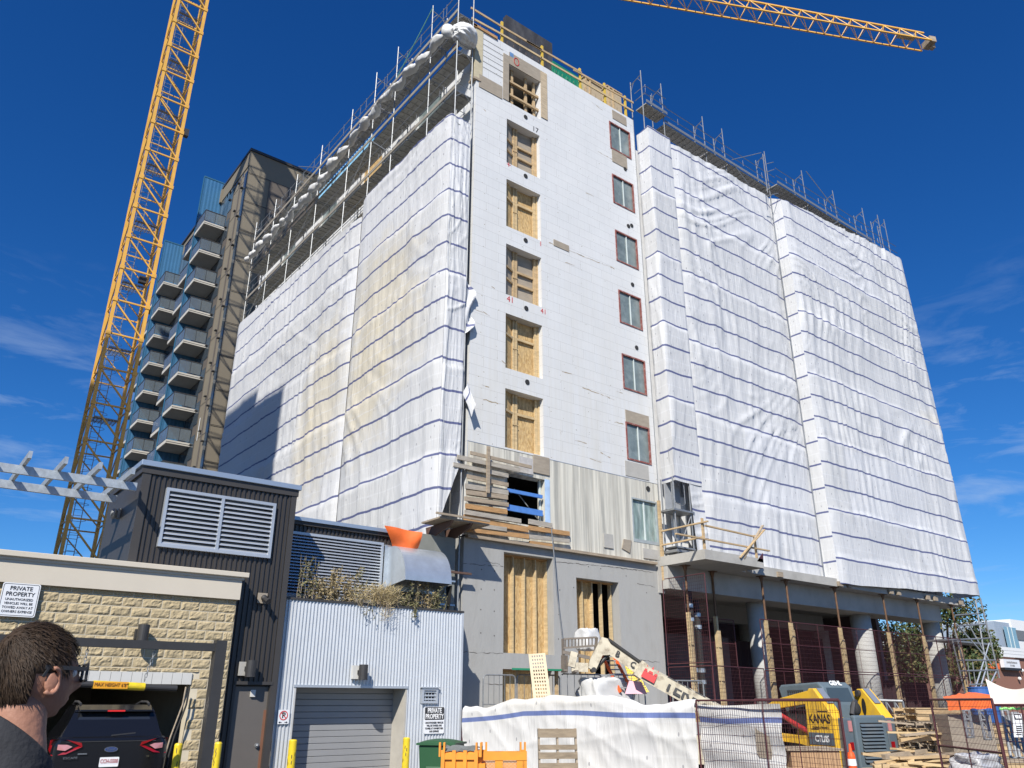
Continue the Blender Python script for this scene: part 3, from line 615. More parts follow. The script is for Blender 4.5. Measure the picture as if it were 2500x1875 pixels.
# ---- right-hand wing
m_t1 = tarp_mat('bay_sheeting', base_w, None, band0=26.95-.07, pitch=1.135, patch=(9, 3.4), seedv=1)
YBAY = 19.86; XB0 = 23.49; XB1 = 25.05
def row(y, xl, xr, Y): return PY(xl, y, Y), PY(xr, y, Y)
bay_tl = V((XB0+.0, YBAY, 26.98)); bay_tr = V((XB1, YBAY, 26.98)); zb_ = 9.75
sheet('scaffold_sheeting', m_t1, 'narrow white sheet with blue bands on the protruding scaffold bay right of the foam wall', (XB0, YBAY, zb_), (XB1+.07, YBAY, zb_), bay_tl, bay_tr, (0, -1, 0), [0, 1.55], .12, 2.2, [23.5, 20.1, 16.7, 13.3], .08)
sheet('scaffold_sheeting', m_t1, 'side sheet of the protruding scaffold bay, facing the left scaffold', (XB0+.1, 20.62, zb_), (XB0, YBAY, zb_), (XB0+.02, 20.62, 26.9), bay_tl, (-1, 0, 0), [0, .78], .1, 3.9, [23.5, 20.1, 16.7], .07)
sheet('scaffold_sheeting', m_t1, 'short hanging strip of white sheet under the protruding scaffold bay', (24.55, YBAY+.02, 6.55), (25.35, YBAY+.02, 6.55), (24.35, YBAY+.02, zb_+.1), (25.1, YBAY+.02, zb_+.1), (0, -1, 0), [0, .9], .14, 6.9, None, .07)
m_t2 = tarp_mat('wing_sheeting', base_w, None, band0=26.75-.07, pitch=1.135, patch=(6.4, 3.4), seedv=3.1)
YW1, YW2 = 20.12, 19.45
tl = PY(1637, 352, YW1); tr = PY(1886, 489, YW1); br = PY(2049, 1432, YW1); bl = PY(1738, 1388, YW1)
xjb = PY(2050, 1425, YW2).x; xjt = PY(1906, 486, YW2).x
bl = V((25.2, YW1, 6.55)); br = V((xjb, YW1, 6.55)); tl = V((tl.x, YW1, tl.z)); tr = V((xjt, YW1, tr.z))
pw = [0, 2.0, 4.4, 7.0, 9.0]
sheet('scaffold_sheeting', m_t2, 'wide white sheet with sagging blue bands on the wing, left half beside the bay', bl, br, tl, tr, (0, -1, 0), pw, .20, 11.5, [23.2, 19.8, 16.4, 13.0, 9.6], .12)
tl2 = PY(1906, 486, YW2); tr2 = PY(2200, 634, YW2); br2 = PY(2392, 1455, YW2); bl2 = PY(2050, 1425, YW2); bl2.z = 6.6
m_t3 = tarp_mat('wing_sheeting_right', base_w, [(12.5, 17, 1.6, .7, .3)], band0=27.0-.1, pitch=1.13, patch=(7.3, 3.4), seedv=5.4)
sheet('scaffold_sheeting', m_t3, 'widest creased white sheet on the wing, right half to the outer corner', bl2, br2, tl2, tr2, (0, -1, 0), [0, 2.8, 5.8, 8.9, 11.6, 13.3], .22, 17.2, [23.7, 20.3, 16.9, 13.5, 10.1, 7.9], .12)
m_t4 = tarp_mat('jog_sheeting', base_w, None, band0=26.9-.07, pitch=1.135)
sheet('scaffold_sheeting', m_t4, 'thin upright strip of white sheet on the jog between the two halves of the wing', br, bl2, tr, tl2, (-1, -.4, 0), None, .06, 4.4, None, .12)
sheet('scaffold_sheeting', m_t4, 'white sheet turning the outer corner of the wing', br2, br2+V((.45, 1.6, 0)), tr2, tr2+V((.4, 1.6, -.2)), (1, 0, 0), [0, 1.6], .12, 9.4, None, .14)

# ------------------------------------------------------------------ wing structure behind the sheets
wing = thing('construction_wing', (34, 24, GZ), 'open ground storey and wrapped upper storeys of the long concrete wing on round columns', 'building')
SLB, SLT = 6.47, 6.84
edge = [PZ(1827, 1398, SLB), PZ(2340, 1482, SLB)]
ye0 = 19.5; ye1 = 19.62; XE = 46.0
mb = MB(); c1 = PX(1721, 1361, 23.14).y; c1 = 18.42
mb.prism([(23.12, c1, SLB), (26.6, c1, SLB), (26.6, ye0, SLB), (XE, ye1, SLB), (XE+.6, 21.4, SLB), (XE+.6, 35, SLB), (23.12, 35, SLB)], (0, 0, SLT-SLB-.02)); mb.build('floor_slab', m_conc_slab, wing)
MB().box(23.14, XE-1.6, 20.25, 21.6, 5.62, SLB-.003).build('edge_beam', m_conc_slab, wing)
MB().box(26, 45, 27.5, 28.1, 5.6, SLB-.003).build('inner_beam', m_conc, wing)
for (x, Y) in ((29.55, 21.0), (37.8, 21.0), (44.8, 21.0)):
    mb = MB(); rr = .47 if x > 30 else .40
    mb.tube([(x, Y+.1, GZ), (x, Y+.1, 5.64)], rr, 40); mb.build('column', m_conc_col, wing, smooth=True)
for (x, Y) in ((30, 27.8), (38, 27.8), (45, 27.8)): mb = MB(); mb.tube([(x, Y, GZ), (x, Y, 5.64)], .5, 20); mb.build('column', m_conc_col, wing, smooth=True)
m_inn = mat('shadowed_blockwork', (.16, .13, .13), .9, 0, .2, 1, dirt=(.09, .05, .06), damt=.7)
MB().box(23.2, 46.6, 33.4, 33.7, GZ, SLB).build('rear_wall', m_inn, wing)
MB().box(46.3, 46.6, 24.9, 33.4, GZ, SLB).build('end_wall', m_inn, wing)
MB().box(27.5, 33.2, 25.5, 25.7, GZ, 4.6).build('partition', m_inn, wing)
m_ww = mat('wing_wall_foam', (.72, .73, .74), .85)
MB().box(23.2, XE+.5, 20.9, 21.2, SLT, 26.3).box(XE+.2, XE+.5, 21.2, 35, SLT, 26.3).build('upper_wall', m_ww, wing)
MB().box(23.2, XE+.5, 21.2, 35, 26.0, 26.3).build('roof_deck', m_conc_slab, wing)
# steel formwork brackets below the slab edge
for x in (26.9, 29.0, 33.5, 34.3, 37.9, 38.6, 41.5, 42.3, 45.1): MB().box(x, x+.35, ye0-.06, ye0+.02, SLB+.02, SLB+.22).build('edge_bracket', m_oldwood, wing)
# ------------------------------------------------------------------ scaffolds
m_greyboard = wood('grey_toe_board', (.30, .27, .22))
def scaffold_left():
    t = thing('frame_scaffold', (13.5, 20.6, GZ), 'long galvanised frame scaffold with plank decks along the left face of the foam block', 'scaffold')
    X0, X1 = 13.13, 13.88
    for k, y in enumerate(postsL):
        zt = 29.95 if k < 4 else 29.35
        for x, nm in ((X0, zt), (X1, zt-.25)):
            z0 = GZ if y < 44 else GZ
            if y < 19.2+1.2: z0 = 4.6
            MB().tube([(x, y, z0), (x, y, nm)], .026, 6).build('standard', m_galv, t)
        for z in (23.85, 25.89, 27.86): mb = MB(); mb.tube([(X0, y, z-.06), (X1, y, z-.06)], .026, 6); mb.tube([(X0, y, z-.35), (X0+.3, y, z-.06)], .015, 5); mb.tube([(X1, y, z-.35), (X1-.3, y, z-.06)], .015, 5); mb.build('transom', m_galv, t)
        mb = MB(); mb.tube([(X0, y, zt-.3), (X1, y, zt-.5)], .022, 6); mb.tube([(X0, y, zt-.75), (X0+.25, y, zt-.36)], .014, 5); mb.tube([(X1, y, zt-.9), (X1-.22, y, zt-.45)], .014, 5)
        mb.build('transom', m_galv, t)
    for z in (21.85, 23.85, 25.89, 27.86):
        for a, b in zip(postsL, postsL[1:]):
            zz1 = z if z > 22 else z-.05
            mb = MB()
            for j in range(3): xx = X0+.06+j*.255; mb.box(xx, xx+.24, a+.03, b-.03, zz1-.05, zz1)
            n = max(3, int((b-a)/.34))
            for j in range(n): yy = a+(b-a)*(j+.5)/n; mb.box(X0+.06, X1-.02, yy-.03, yy+.03, zz1-.09, zz1-.05)
            mb.build('deck', m_deck, t)
            if z > 22:
                MB().box(X0-.045, X0-.015, a, b, z+.01, z+.16).build('toe_board', m_greyboard, t)
            mb = MB()
            for h in (.55, 1.05): mb.tube([(X0, a, z+h), (X0, b, z+h)], .018, 5)
            for yy in (a+.9, b-.9): mb.tube([(X0, yy, z+.45), (X0, yy, z+.75 if z < 27 else z+1.15)], .012, 5)
            mb.build('guard_rail', m_galv, t)
    mb = MB()
    for a, b, z in ((30.05, 27.65, 23.9), (25.6, 27.65, 23.9), (36.75, 33.55, 23.9), (42.88, 39.8, 22.0), (25.6, 27.65, 26), (39.8, 36.75, 26.0), (33.55, 36.75, 27.9)): mb.tube([(X0-.02, a, z), (X0-.02, b, z+2.0)], .02, 5)
    mb.build('diagonal_brace', m_galv, t)
    mb = MB()
    for y in (25.6, 33.55, 39.8): mb.tube([(X0-.05, y, 23.9+2*(y > 26)-2*(y > 35)), (X0+1.1, y-.7, 23.95+2*(y > 26)-2*(y > 35))], .025, 6)
    mb.build('wall_tie', m_galv, t)
    MB().tube([(X0-.02, 22.6, 29.8), (X0-.02, 25.6, 28.0)], .022, 6).build('green_brace', mat('green_tube', (.16, .42, .32), .5), t)
    # end frames seen at the near corner
    mb = MB()
    for z in (21.9, 23.85, 25.89): mb.tube([(X0, YT, z+.95), (X0+.1, YT, z+1.0), (X1, YT, z+1.0)], .014, 5); mb.tube([(X0+.06, YT, z+.95), (X0+.06, YT, z+.45), (X0+.2, YT, z+.35), (X1, YT, z+.35)], .012, 5)
    mb.build('end_guard', m_galv, t)
    return t
scaffold_left()
# rolled-up sheet tied in a garland below the top deck
mb = MB(); n = 260; rr = random.Random(5)
for q in range(0, 1):
    P = []; R_ = []
    for i in range(n+1):
        y = 20.7+22.1*i/n; s = i/n
        z = 26.72+.25*min(s*4, 1)-.85*min(1, max(0, (s-.25)/.3))+.3*s*s+.07*sin(i*.225); seg = (y*.95+.3*noise.noise(V((y*.3, 0, 0)))) % 1.0
        r = .055+.15*abs(sin(pi*seg))**.75*(.75+.7*noise.noise(V((y*.6, 0, 3)))+.15)
        if i < 6: r += .012*(6-i)
        P.append((12.78+.06*sin(i*.45), y, z+.05*noise.noise(V((y*2, 1, 1))))); R_.append(max(.05, r*(.9+.25*rr.random())))
    st = len(mb.v); mb.tube(P, R_, 14)
for k in range(len(mb.v)):
    p = V(mb.v[k]); d = .07*(1-2.2*abs(noise.noise(V((p.x*7, p.y*2.2, p.z*7)))))*.6+.035*noise.noise(p*9); mb.v[k] = (p.x+d, p.y+d*.4, p.z+d*1.1)
tag(mb.build('rolled_sheet', tarp_mat('rolled_sheeting', (.66, .66, .65), None, band0=.3, pitch=50), smooth=True), 'garland of rolled up white sheet tied along the top lift of the left scaffold', 'tarpaulin')
mb = MB(); cc = V((13.42, 20.5, 26.75))
mb.ball(cc, (.50, .42, .40), 64, 44, lambda d, p: p*(1+.18*noise.noise(d*1.6+V((3, 1, 0)))+.13*(1-2.4*abs(noise.noise(V((d.x*1.6+d.z*4.2, d.y*2, 1)))))+.05*(1-2.4*abs(noise.noise(V((d.x*5, d.y*5, d.z*9))))))+V((0, 0, -.25*d.x*d.x*(1 if d.x > 0 else .3))))
tag(mb.build('sheet_bundle', MATS.get('x') or tarp_mat('bundle_sheeting', (.76, .76, .75), None, band0=.3, pitch=50), smooth=True), 'ball of bundled white sheet hung at the top front corner of the left scaffold', 'tarpaulin')
# ---- right scaffold: posts placed from the survey
def scaffold_right():
    t = thing('frame_scaffold', (34, 20.3, GZ), 'galvanised frame scaffold with grey decks standing above the white sheets of the wing', 'scaffold')
    inner = 20.75
    def frame(x, Y, ztop, zbot, dep=.6, nm='standard'):
        Y += .22
        MB().tube([(x, Y, zbot), (x, Y, ztop)], .026, 6).build(nm, m_galv, t); MB().tube([(x, Y+dep, zbot), (x, Y+dep, ztop-.25)], .026, 6).build(nm, m_galv, t)
        mb = MB(); mb.tube([(x, Y, ztop-.25), (x, Y+dep, ztop-.45)], .022, 6); mb.tube([(x, Y, ztop-.7), (x, Y+.22, ztop-.32)], .014, 5); mb.tube([(x, Y+dep, ztop-.85), (x, Y+dep-.2, ztop-.42)], .014, 5); mb.build('transom', m_galv, t)
    # bay
    zd = 28.35
    frame(XB0+.08, YBAY+.05, 30.55, 6.85, .7); frame(XB1-.02, YBAY+.05, 30.55, 6.85, .7)
    pL = [xpx(2192-0, 700, YW1)]
    xs = [(1739, 364), (1786, 391), (1894, 441)]
    xL = [PY(x, y, YW1) for x, y in ((1721.5, 279), (1769.5, 309))]
    xR = [PY(x, y, YW2) for x, y in ((1884.5, 358), (1964, 412), (2040, 461), (2112, 504))]
    xE = [PY(x, y, YW2) for x, y in ((2160, 516), (2176, 527))]
    zdL = PY(1637, 306, YW1).z; 
    zd1 = zdL; zd2 = PY(1900, 445, YW2).z
    cols = [(p.x, YW1, p.z) for p in xL]+[(p.x, YW2+(.3 if k == 0 else 0), p.z) for k, p in enumerate(xR)]
    for x, Y, z in cols: frame(x, Y, z, 6.85)
    for p in xE: frame(p.x, YW2+.3, p.z, 8, .5)
    def deck(x0, x1, Y, z, dz=0.0, dep=.72):
        mb = MB()
        for j in range(3): yy = Y+.04+j*dep/3; mb.prism([(x0+.03, yy, z), (x1-.03, yy, z+dz), (x1-.03, yy+dep/3-.02, z+dz), (x0+.03, yy+dep/3-.02, z)], (0, 0, -.05))
        n = max(3, int((x1-x0)/.34))
        for j in range(n): s = (j+.5)/n; xx = x0+(x1-x0)*s; mb.box(xx-.03, xx+.03, Y+.04, Y+dep, z+dz*s-.09, z+dz*s-.052)
        mb.build('deck', m_deck, t)
        MB().prism([(x0, Y-.03, z+.01), (x1, Y-.03, z+dz+.01), (x1, Y-.03, z+dz+.16), (x0, Y-.03, z+.16)], (0, .025, 0)).build('toe_board', m_galv, t)
        mb = MB()
        for h in (.5, 1.0): mb.tube([(x0, Y, z+h), (x1, Y, z+dz+h)], .017, 5)
        for s in (.3, .7): xx = x0+(x1-x0)*s; mb.tube([(xx, Y, z+dz*s+.4), (xx, Y, z+dz*s+.75)], .012, 5)
        mb.build('guard_rail', m_galv, t)
    deck(XB0+.08, XB1, YBAY+.05, PY(1590, 254, YBAY).z, 0, .68)
    mb = MB()
    for h in (.5, .95): mb.tube([(XB0+.08, YBAY+.05, 28.5+h), (XB0+.08, YBAY+.75, 28.5+h)], .015, 5)
    mb.tube([(XB0+.14, YBAY+.1, 29.6), (XB0+.14, YBAY+.1, 29.15), (XB0+.1, YBAY+.7, 29.0)], .012, 5); mb.build('end_guard', m_galv, t)
    xw = [XB1+.05]+[c[0] for c in cols[:2]]+[xpx(1894, 451, YW1)]
    za, zb2 = PY(1637, 308, YW1).z, PY(1868, 452, YW1).z
    for a, b in zip(xw, xw[1:]):
        f = lambda x: za+(zb2-za)*(x-xw[0])/(xw[-1]-xw[0])
        deck(a, b, YW1, f(a), f(b)-f(a))
    xw = [c[0] for c in cols[2:]]; zc, zd_ = PY(1896, 446, YW2).z, PY(2126, 588, YW2).z
    for a, b in zip(xw, xw[1:]):
        f = lambda x: zc+(zd_-zc)*(x-xw[0])/(xw[-1]-xw[0]); deck(a, b, YW2, f(a), f(b)-f(a))
    deck(xw[-1], xE[-1].x, YW2+.1, zd_-.1, .1)
    mb = MB(); 
    for (p, q, Y) in (((1787, 390), (1858, 373), YW1), ((1790, 400), (1835, 460), YW1), ((1968, 418), (2046, 520), YW2), ((2025, 552), (2052, 538), YW2), ((1872, 400), (1888, 396), YW2), ((1872, 420), (1890, 414), YW2), ((1872, 478), (1900, 472), YW2)): mb.tube([PY(*p, Y), PY(*q, Y)], .022, 6)
    mb.build('diagonal_brace', m_galv, t)
    MB().tube([PY(1862, 376, YW2+.1), PY(1874, 470, YW2+.1)], .028, 6).build('standard', m_galv, t)
    a = PY(2108, 588, YW2); MB().box(a.x, a.x+1.2, YW2+.1, YW2+.6, a.z-.02, a.z+.06).build('loose_board', m_orangewood, t)
    return t
scaffold_right()
# narrow access tower seen below the bay, between concrete and sheet
t = thing('access_tower', (23.9, 20.2, 6.85), 'narrow grey scaffold access tower under the bay sheet at the corner of the concrete slab', 'scaffold')
for x, y in ((23.45, 19.95), (24.4, 19.95), (23.45, 20.55), (24.4, 20.55)): MB().tube([(x, y, 6.85), (x, y, 9.9)], .03, 6).build('standard', m_galv, t)
MB().box(23.3, 24.5, 19.85, 20.6, 8.55, 8.62).build('deck', m_galv, t); MB().box(23.3, 24.5, 19.85, 20.6, 6.95, 7.05).box(23.35, 24.45, 19.9, 20.5, 7.12, 7.18).build('deck', m_galv, t)
MB().box(23.48, 24.35, 20.4, 20.45, 8.7, 9.75).build('guard_panel', mat('grey_panel', (.33, .34, .35), .6), t)
mb = MB(); mb.tube([(23.45, 19.95, 6.9), (24.4, 19.95, 8.5)], .02, 5); mb.tube([(23.5, 19.95, 9.7), (23.5, 19.95, 8.9), (23.9, 19.95, 8.8), (24.1, 19.95, 8.9), (24.1, 19.95, 9.7)], .014, 5)
mb.build('diagonal_brace', m_galv, t)
MB().box(24.0, 24.9, 20.62, 20.64, 6.9, 9.4).build('white_panel', m_white, t)
# ------------------------------------------------------------------ things on the roof
t = thing('roof_guard_rail', (18.5, YB+.1, ZT), 'timber roof guard rail on yellow posts along the edge of the foam wall', 'railing')
zt1 = lambda x: 29.0
for (x, y0, y1) in ((1225, 54, 104), (1322.5, 113, 160), (1414.5, 168, 212), (1474.5, 204, 249), (1524.5, 235, 280)):
    a = PY(x, y0, YB+.1); MB().box(a.x-.05, a.x+.05, YB+.05, YB+.13, ZT-.4, a.z).build('post', m_railyellow, t)
r = lambda x, y: PY(x, y, YB+.03)
for name, pts in (('top_rail', ((1150, 19), (1225, 65), (1322, 122))), ('top_rail', ((1285, 100), (1420, 178))), ('top_rail', ((1400, 170), (1546, 251))), ('mid_rail', ((1152, 44), (1225, 84), (1322, 141))), ('mid_rail', ((1320, 140), (1420, 198), (1546, 272)))):
    P = [r(*p) for p in pts]
    mb = MB()
    for a, b in zip(P, P[1:]): mb.bar((a.x, YB+.03, a.z), (b.x, YB+.03, b.z), .04, .10)
    mb.build(name, m_lumber if 'top' in name else m_lumber_y, t)
def slabthing(name, pxs, Y, th, m, label, cat, zbot=None):
    P = [PY(*p, Y) for p in pxs]; return tag(MB().prism([(p.x, Y, p.z) for p in P], (0, th, 0)).build(name, m), label, cat)
m_blkform = mat('black_formwork', (.035, .035, .04), .7, 0, .5, 1.5, .2, 20, (1.2, 1, .5), dirt=(.12, .12, .12), dscale=1.4, damt=.6)
P = [PY(*p, 22.6) for p in ((1200, 110), (1236, 36), (1348, 106), (1346, 180))]
tag(MB().prism([(p.x, 22.6, p.z) for p in (P[1], P[2])]+[(P[2].x, 22.6, ZT-.7), (P[1].x, 22.6, ZT-.7)], (0, .25, 0)).build('formwork', m_blkform), 'tall black formwork panel standing on the roof behind the guard rail', 'formwork')
m_green = mat('green_panel', (.012, .20, .11), .45, 0, .15, 2)
P = [PY(*p, 22.4) for p in ((1350, 148), (1422, 194))]
g = thing('formwork', (P[0].x, 22.4, ZT-.6), 'green ribbed formwork panel on the roof right of the black one', 'formwork')
MB().prism([(P[0].x, 22.4, P[0].z), (P[1].x, 22.4, P[1].z-.0), (P[1].x, 22.4, ZT-.6), (P[0].x, 22.4, ZT-.6)], (0, .12, 0)).build('face', m_green, g)
mb = MB()
for k in range(8): x = P[0].x+.1+(P[1].x-P[0].x-.2)*k/7; mb.box(x-.02, x+.02, 22.34, 22.4, ZT-.6, min(P[0].z, P[1].z)-.45)
mb.build('rib', m_green, g)
m_ply2 = mat('box_plywood', (.46, .36, .23), .75, 0, .12, 3, stretch=(1, 1, 3))
for i, (l, t_, r_, b_, lab) in enumerate(((1425, 190, 1468, 215, 'plywood crate on the roof edge, nearest the green panel'), (1482, 211, 1516, 232, 'plywood crate on the roof edge, last before the right scaffold'))):
    a, b = PY(l, t_, 22.2), PY(r_, b_, 22.2); z = (a.z+b.z)/2
    c = thing('plywood_crate', (a.x, 22.2, ZT-.6), lab, 'crate', 'plywood crates on the roof edge')
    MB().box(a.x, b.x, 22.2, 23.0, ZT-.6, z).build('box', m_ply2, c); MB().box(a.x-.05, b.x+.05, 22.15, 23.05, z, z+.07).build('lid', m_lumber, c)
    mb = MB(); [mb.box(x-.05, x+.05, 22.15, 22.198, ZT-.6, z) for x in (a.x+.1, a.x+.4)]; mb.build('batten', m_lumber, c)
mb = MB()
for k in range(26): x = XL+.3+k*.35; mb.tube([(x, YB+.2, ZT-.1), (x, YB+.2, ZT+.45)], .008, 4)
mb.build('rebar_starters', mat('rusty_rebar', (.2, .12, .08), .8), blk)
P = [PX(*p, 16.0) for p in ((840, 355), (735, 455))]
for i, (yy, zt_, lab) in enumerate(((30.2, 32.0, 'blue formwork panels stacked upright on the roof behind the left scaffold'),)):
    g = thing('formwork', (15.2, 33, 26.8), lab, 'formwork')
    mb = MB()
    for k in range(6): mb.box(15.4, 15.5, 32.3+k*1.15, 33.3+k*1.15, 26.8, 30.4)
    mb.build('face', mat('blue_panel', (.16, .42, .62), .5, 0, .2, 3, stretch=(1, 4, .4)), g)
    mb = MB()
    for k in range(24): y = 32.35+k*.28; mb.box(15.33, 15.4, y, y+.06, 26.8, 30.35)
    mb.build('rib', mat('pale_blue_rib', (.30, .52, .66), .5), g)
# ------------------------------------------------------------------ ground
m_asph = mat('asphalt', (.055, .055, .057), .9, 0, .2, 3, .3, 60, dirt=(.09, .085, .08), damt=.5)
m_soil = mat('site_gravel', (.11, .10, .085), .95, 0, .2, 2, .4, 30, dirt=(.08, .07, .055), damt=.6)
mb = MB(); mb.poly((-600, -600, GZ-.02), (900, -600, GZ-.02), (900, 900, GZ-.02), (-600, 900, GZ-.02)); tag(mb.build('ground', m_soil), None, None, None, 'structure')
def gz(p): return 0 if p < 15 else GZ*min(1, (p-15)/2.2)
def gz_(p):                                     # the lane falls from the camera to the buildings
    t = min(max((p-4)/6, 0), 1); return GZ*t*t*(3-2*t)
mb = MB(); mb.grid(6, 24, lambda s, t: (-14+54*s, -12+31.2*t, gz(-12+31.2*t)+.004)); tag(mb.build('road', m_asph, smooth=True), None, None, None, 'structure')
# ------------------------------------------------------------------ tower crane
def crane():
    t = thing('tower_crane', (7.32, 45.25, GZ), 'tall yellow tower crane whose jib reaches across the top of the sky', 'crane')
    x0, x1, y0, y1 = 6.47, 8.18, 44.4, 46.1
    m_y = m_yellow; n = 30; step = 2.045; zb = 30.608-step*15
    for x, y in ((x0, y0), (x1, y0), (x0, y1), (x1, y1)): MB().box(x-.085, x+.085, y-.085, y+.085, GZ, 53).build('chord', m_y, t)
    fl = MB()
    lev = [zb+step*k for k in range(27)]
    for face, (p, q) in enumerate((((x0, y0), (x1, y0)), ((x0, y1), (x1, y1)), ((x0, y0), (x0, y1)), ((x1, y0), (x1, y1)))):
        mb = MB()
        for k, z in enumerate(lev):
            if z < 0 or z > 52: continue
            a, b = (p, q)
            if face == 0: mb.bar((a[0], a[1], z), (b[0], b[1], z), .085); mb.bar((a[0], a[1], z-.08), (b[0], b[1], z-step+.1), .085)
            elif face == 1: mb.bar((a[0], a[1], z-.3), (b[0], b[1], z-.3), .07); mb.bar((a[0], a[1], z-.4), (b[0], b[1], z-step), .06)
            else: mb.bar((a[0], a[1], z-.1), (b[0], b[1], z-.1), .06); mb.bar((a[0], a[1], z), (b[0], b[1], z-step+.05), .055)
        mb.build('lattice', m_y, t)
    # pin lugs on the chords at every joint
    for k, z in enumerate(lev):
        if z < 0: continue
        for x, y in ((x0, y0), (x1, y0)): MB().box(x-.12, x+.12, y-.12, y+.06, z-.13, z+.1).build('joint_plate', m_y, t)
    # ladder with hoops and rest platforms
    lx, ly = 7.0, 45.4; mb = MB()
    mb.tube([(lx-.2, ly, 1), (lx-.2, ly, 52)], .022, 5).tube([(lx+.2, ly, 1), (lx+.2, ly, 52)], .022, 5)
    z = 1.2
    while z < 52: mb.bar((lx-.2, ly, z), (lx+.2, ly, z), .022); z += .3
    z = 2.0
    while z < 52:
        P = [(lx+.36*cos(a), ly-.33+.36*sin(a)+.0, z) for a in [pi*1.0+pi*i/8-pi*0 for i in range(9)]]; P = [(lx-.2, ly, z)]+P+[(lx+.2, ly, z)]
        mb.tube(P, .012, 4); z += .82
    mb.build('ladder', m_galv, t)
    for k, z in enumerate(lev):
        if z < 2 or k % 2: continue
        mb = MB(); mb.box(x0+.25, x1-.25, 44.9, 45.05, z-.62, z-.58)
        for j in range(7): xx = x0+.3+j*.18; mb.bar((xx, 44.8, z-.64), (xx, 45.95, z-.64), .03)
        for j in range(9): yy = 44.8+j*.14; mb.bar((x0+.25, yy, z-.6), (x1-.25, yy, z-.6), .02)
        mb.build('platform', m_galv, t)
    MB().box(x1+.12, x1+.4, 44.3, 44.6, 34.6, 35.1).build('floodlight', m_darkmetal, t); MB().box(7.5, 7.9, 44.6, 44.9, 24.0, 24.4).build('floodlight', m_darkmetal, t)
    # slewing part, cab and jib
    MB().box(6.2, 8.5, 44.1, 46.4, 52.6, 53.4).build('slewing_ring', m_y, t)
    d = V((1, -.4978, 0)).normalized(); s = V((-d.y, d.x, 0)); o = V((7.3, 45.25, 0)); zj = 53.65
    # triangular jib: two lower chords, one upper chord
    Lj = 58.4; hw = .62; hj = 1.95
    A = lambda u: o+d*u-s*hw+V((0, 0, zj)); B = lambda u: o+d*u+s*hw+V((0, 0, zj)); T = lambda u: o+d*u+V((0, 0, zj+hj-.55*max(0, (u-20)/38)))
    for f, nm in ((A, .11), (B, .11), (T, .13)): MB().bar(f(0), f(Lj), nm).build('jib_chord', m_y, t)
    n = 38; du = Lj/n; m1, m2, m3 = MB(), MB(), MB()
    for k in range(n):
        u = du*k; m = u+du/2
        m1.bar(A(u), T(m), .05).bar(T(m), A(u+du), .05); m2.bar(B(u), T(m), .05).bar(T(m), B(u+du), .05); m3.bar(A(u), B(u), .045).bar(A(u), B(u+du), .04)
    m1.build('jib_lattice', m_y, t); m2.build('jib_lattice', m_y, t); m3.build('jib_lattice', m_y, t)
    e = MB(); e.obox(o+d*(Lj+.3)+V((0, 0, zj+.35)), d*.3, s*.5, V((0, 0, .28))); e.obox(o+d*(Lj+.55)+V((0, 0, zj+.1)), d*.12, s*.2, V((0, 0, .35))); e.build('jib_tip', m_oldwood, t)
    e = MB(); e.obox(o+d*(Lj-1.6)+s*.2+V((0, 0, zj+.9)), d*.8, s*.25, V((0, 0, .12))); e.build('tip_platform', m_galv, t)
    e = MB(); e.obox(o+d*31+V((0, 0, zj+1.9)), d*1.5, s*.14, V((0, 0, .14))); e.build('jib_coupling', m_y, t)
    for off in (-.2, .2): MB().tube([o+d*3+s*off+V((0, 0, zj-.7)), o+d*56+s*off+V((0, 0, zj-.5))], .012, 4).build('trolley_rope', m_darkmetal, t)
    MB().obox(o-d*7+V((0, 0, zj)), d*7, s*.6, V((0, 0, .2))).build('counter_jib', m_y, t)
    MB().obox(o-d*12.5+V((0, 0, zj-1)), d*1, s*.6, V((0, 0, 1.3))).build('counterweight', m_conc, t)
crane()
# block of flats out of frame on the left: it throws the shade on the far sheet and the foot of the crane
t = thing('neighbouring_block', (-16, 28, GZ), 'plain tan block of flats across the lane left of the beige garage', 'building')
m_nb = mat('tan_render', (.40, .34, .27), .85)
MB().box(-24, -10, 18.0, 27.2, GZ, 42.85).build('tall_wing', m_nb, t); MB().box(-23, -10, 14.4, 17.999, GZ, 42.0).build('side_wing', m_nb, t); MB().box(-24, -10, 27.2, 40, GZ, 35.7).build('low_wing', m_nb, t)
mb = MB(); [mb.box(-10.05, -9.99, y, y+1.5, z, z+1.6) for y in (20, 22.5, 25, 29, 32, 35, 38) for z in [2+2.9*k for k in range(11)]]; mb.build('windows', m_winglass, t)
# ------------------------------------------------------------------ finished tower behind
m_taupe = mat('taupe_panel', (.20, .17, .122), .75, 0, .06, .5); m_taupe_d = mat('dark_taupe_panel', (.11, .092, .075), .75, 0, .08, .5)
def rib_mat(name, col, per=.16):
    m = mat(name, col, .45, .2, .08, 1.0); nt = m.node_tree; L = nt.links.new; b = nt.nodes['Principled BSDF']
    tc = node(nt, 'ShaderNodeTexCoord'); wv = node(nt, 'ShaderNodeTexWave', _wave_type='BANDS', _bands_direction='X', Scale=.314/per); L(tc.outputs['Object'], wv.inputs['Vector'])
    bp = node(nt, 'ShaderNodeBump', Strength=.4, Distance=.03); L(wv.outputs['Fac'], bp.inputs['Height']); L(bp.outputs[0], b.inputs['Normal']); return m
m_fin = rib_mat('blue_ribbed_cladding', (.05, .17, .32), .3)
m_balg = glass_mat('balcony_glass', (.16, .19, .21), .1, .6); m_balslab = mat('balcony_concrete', (.50, .475, .42), .8, 0, .06, 2); m_soffit = mat('balcony_soffit', (.30, .29, .27), .85, 0, .12, 1)
m_twin = glass_mat('tower_window', (.05, .065, .08), .15)
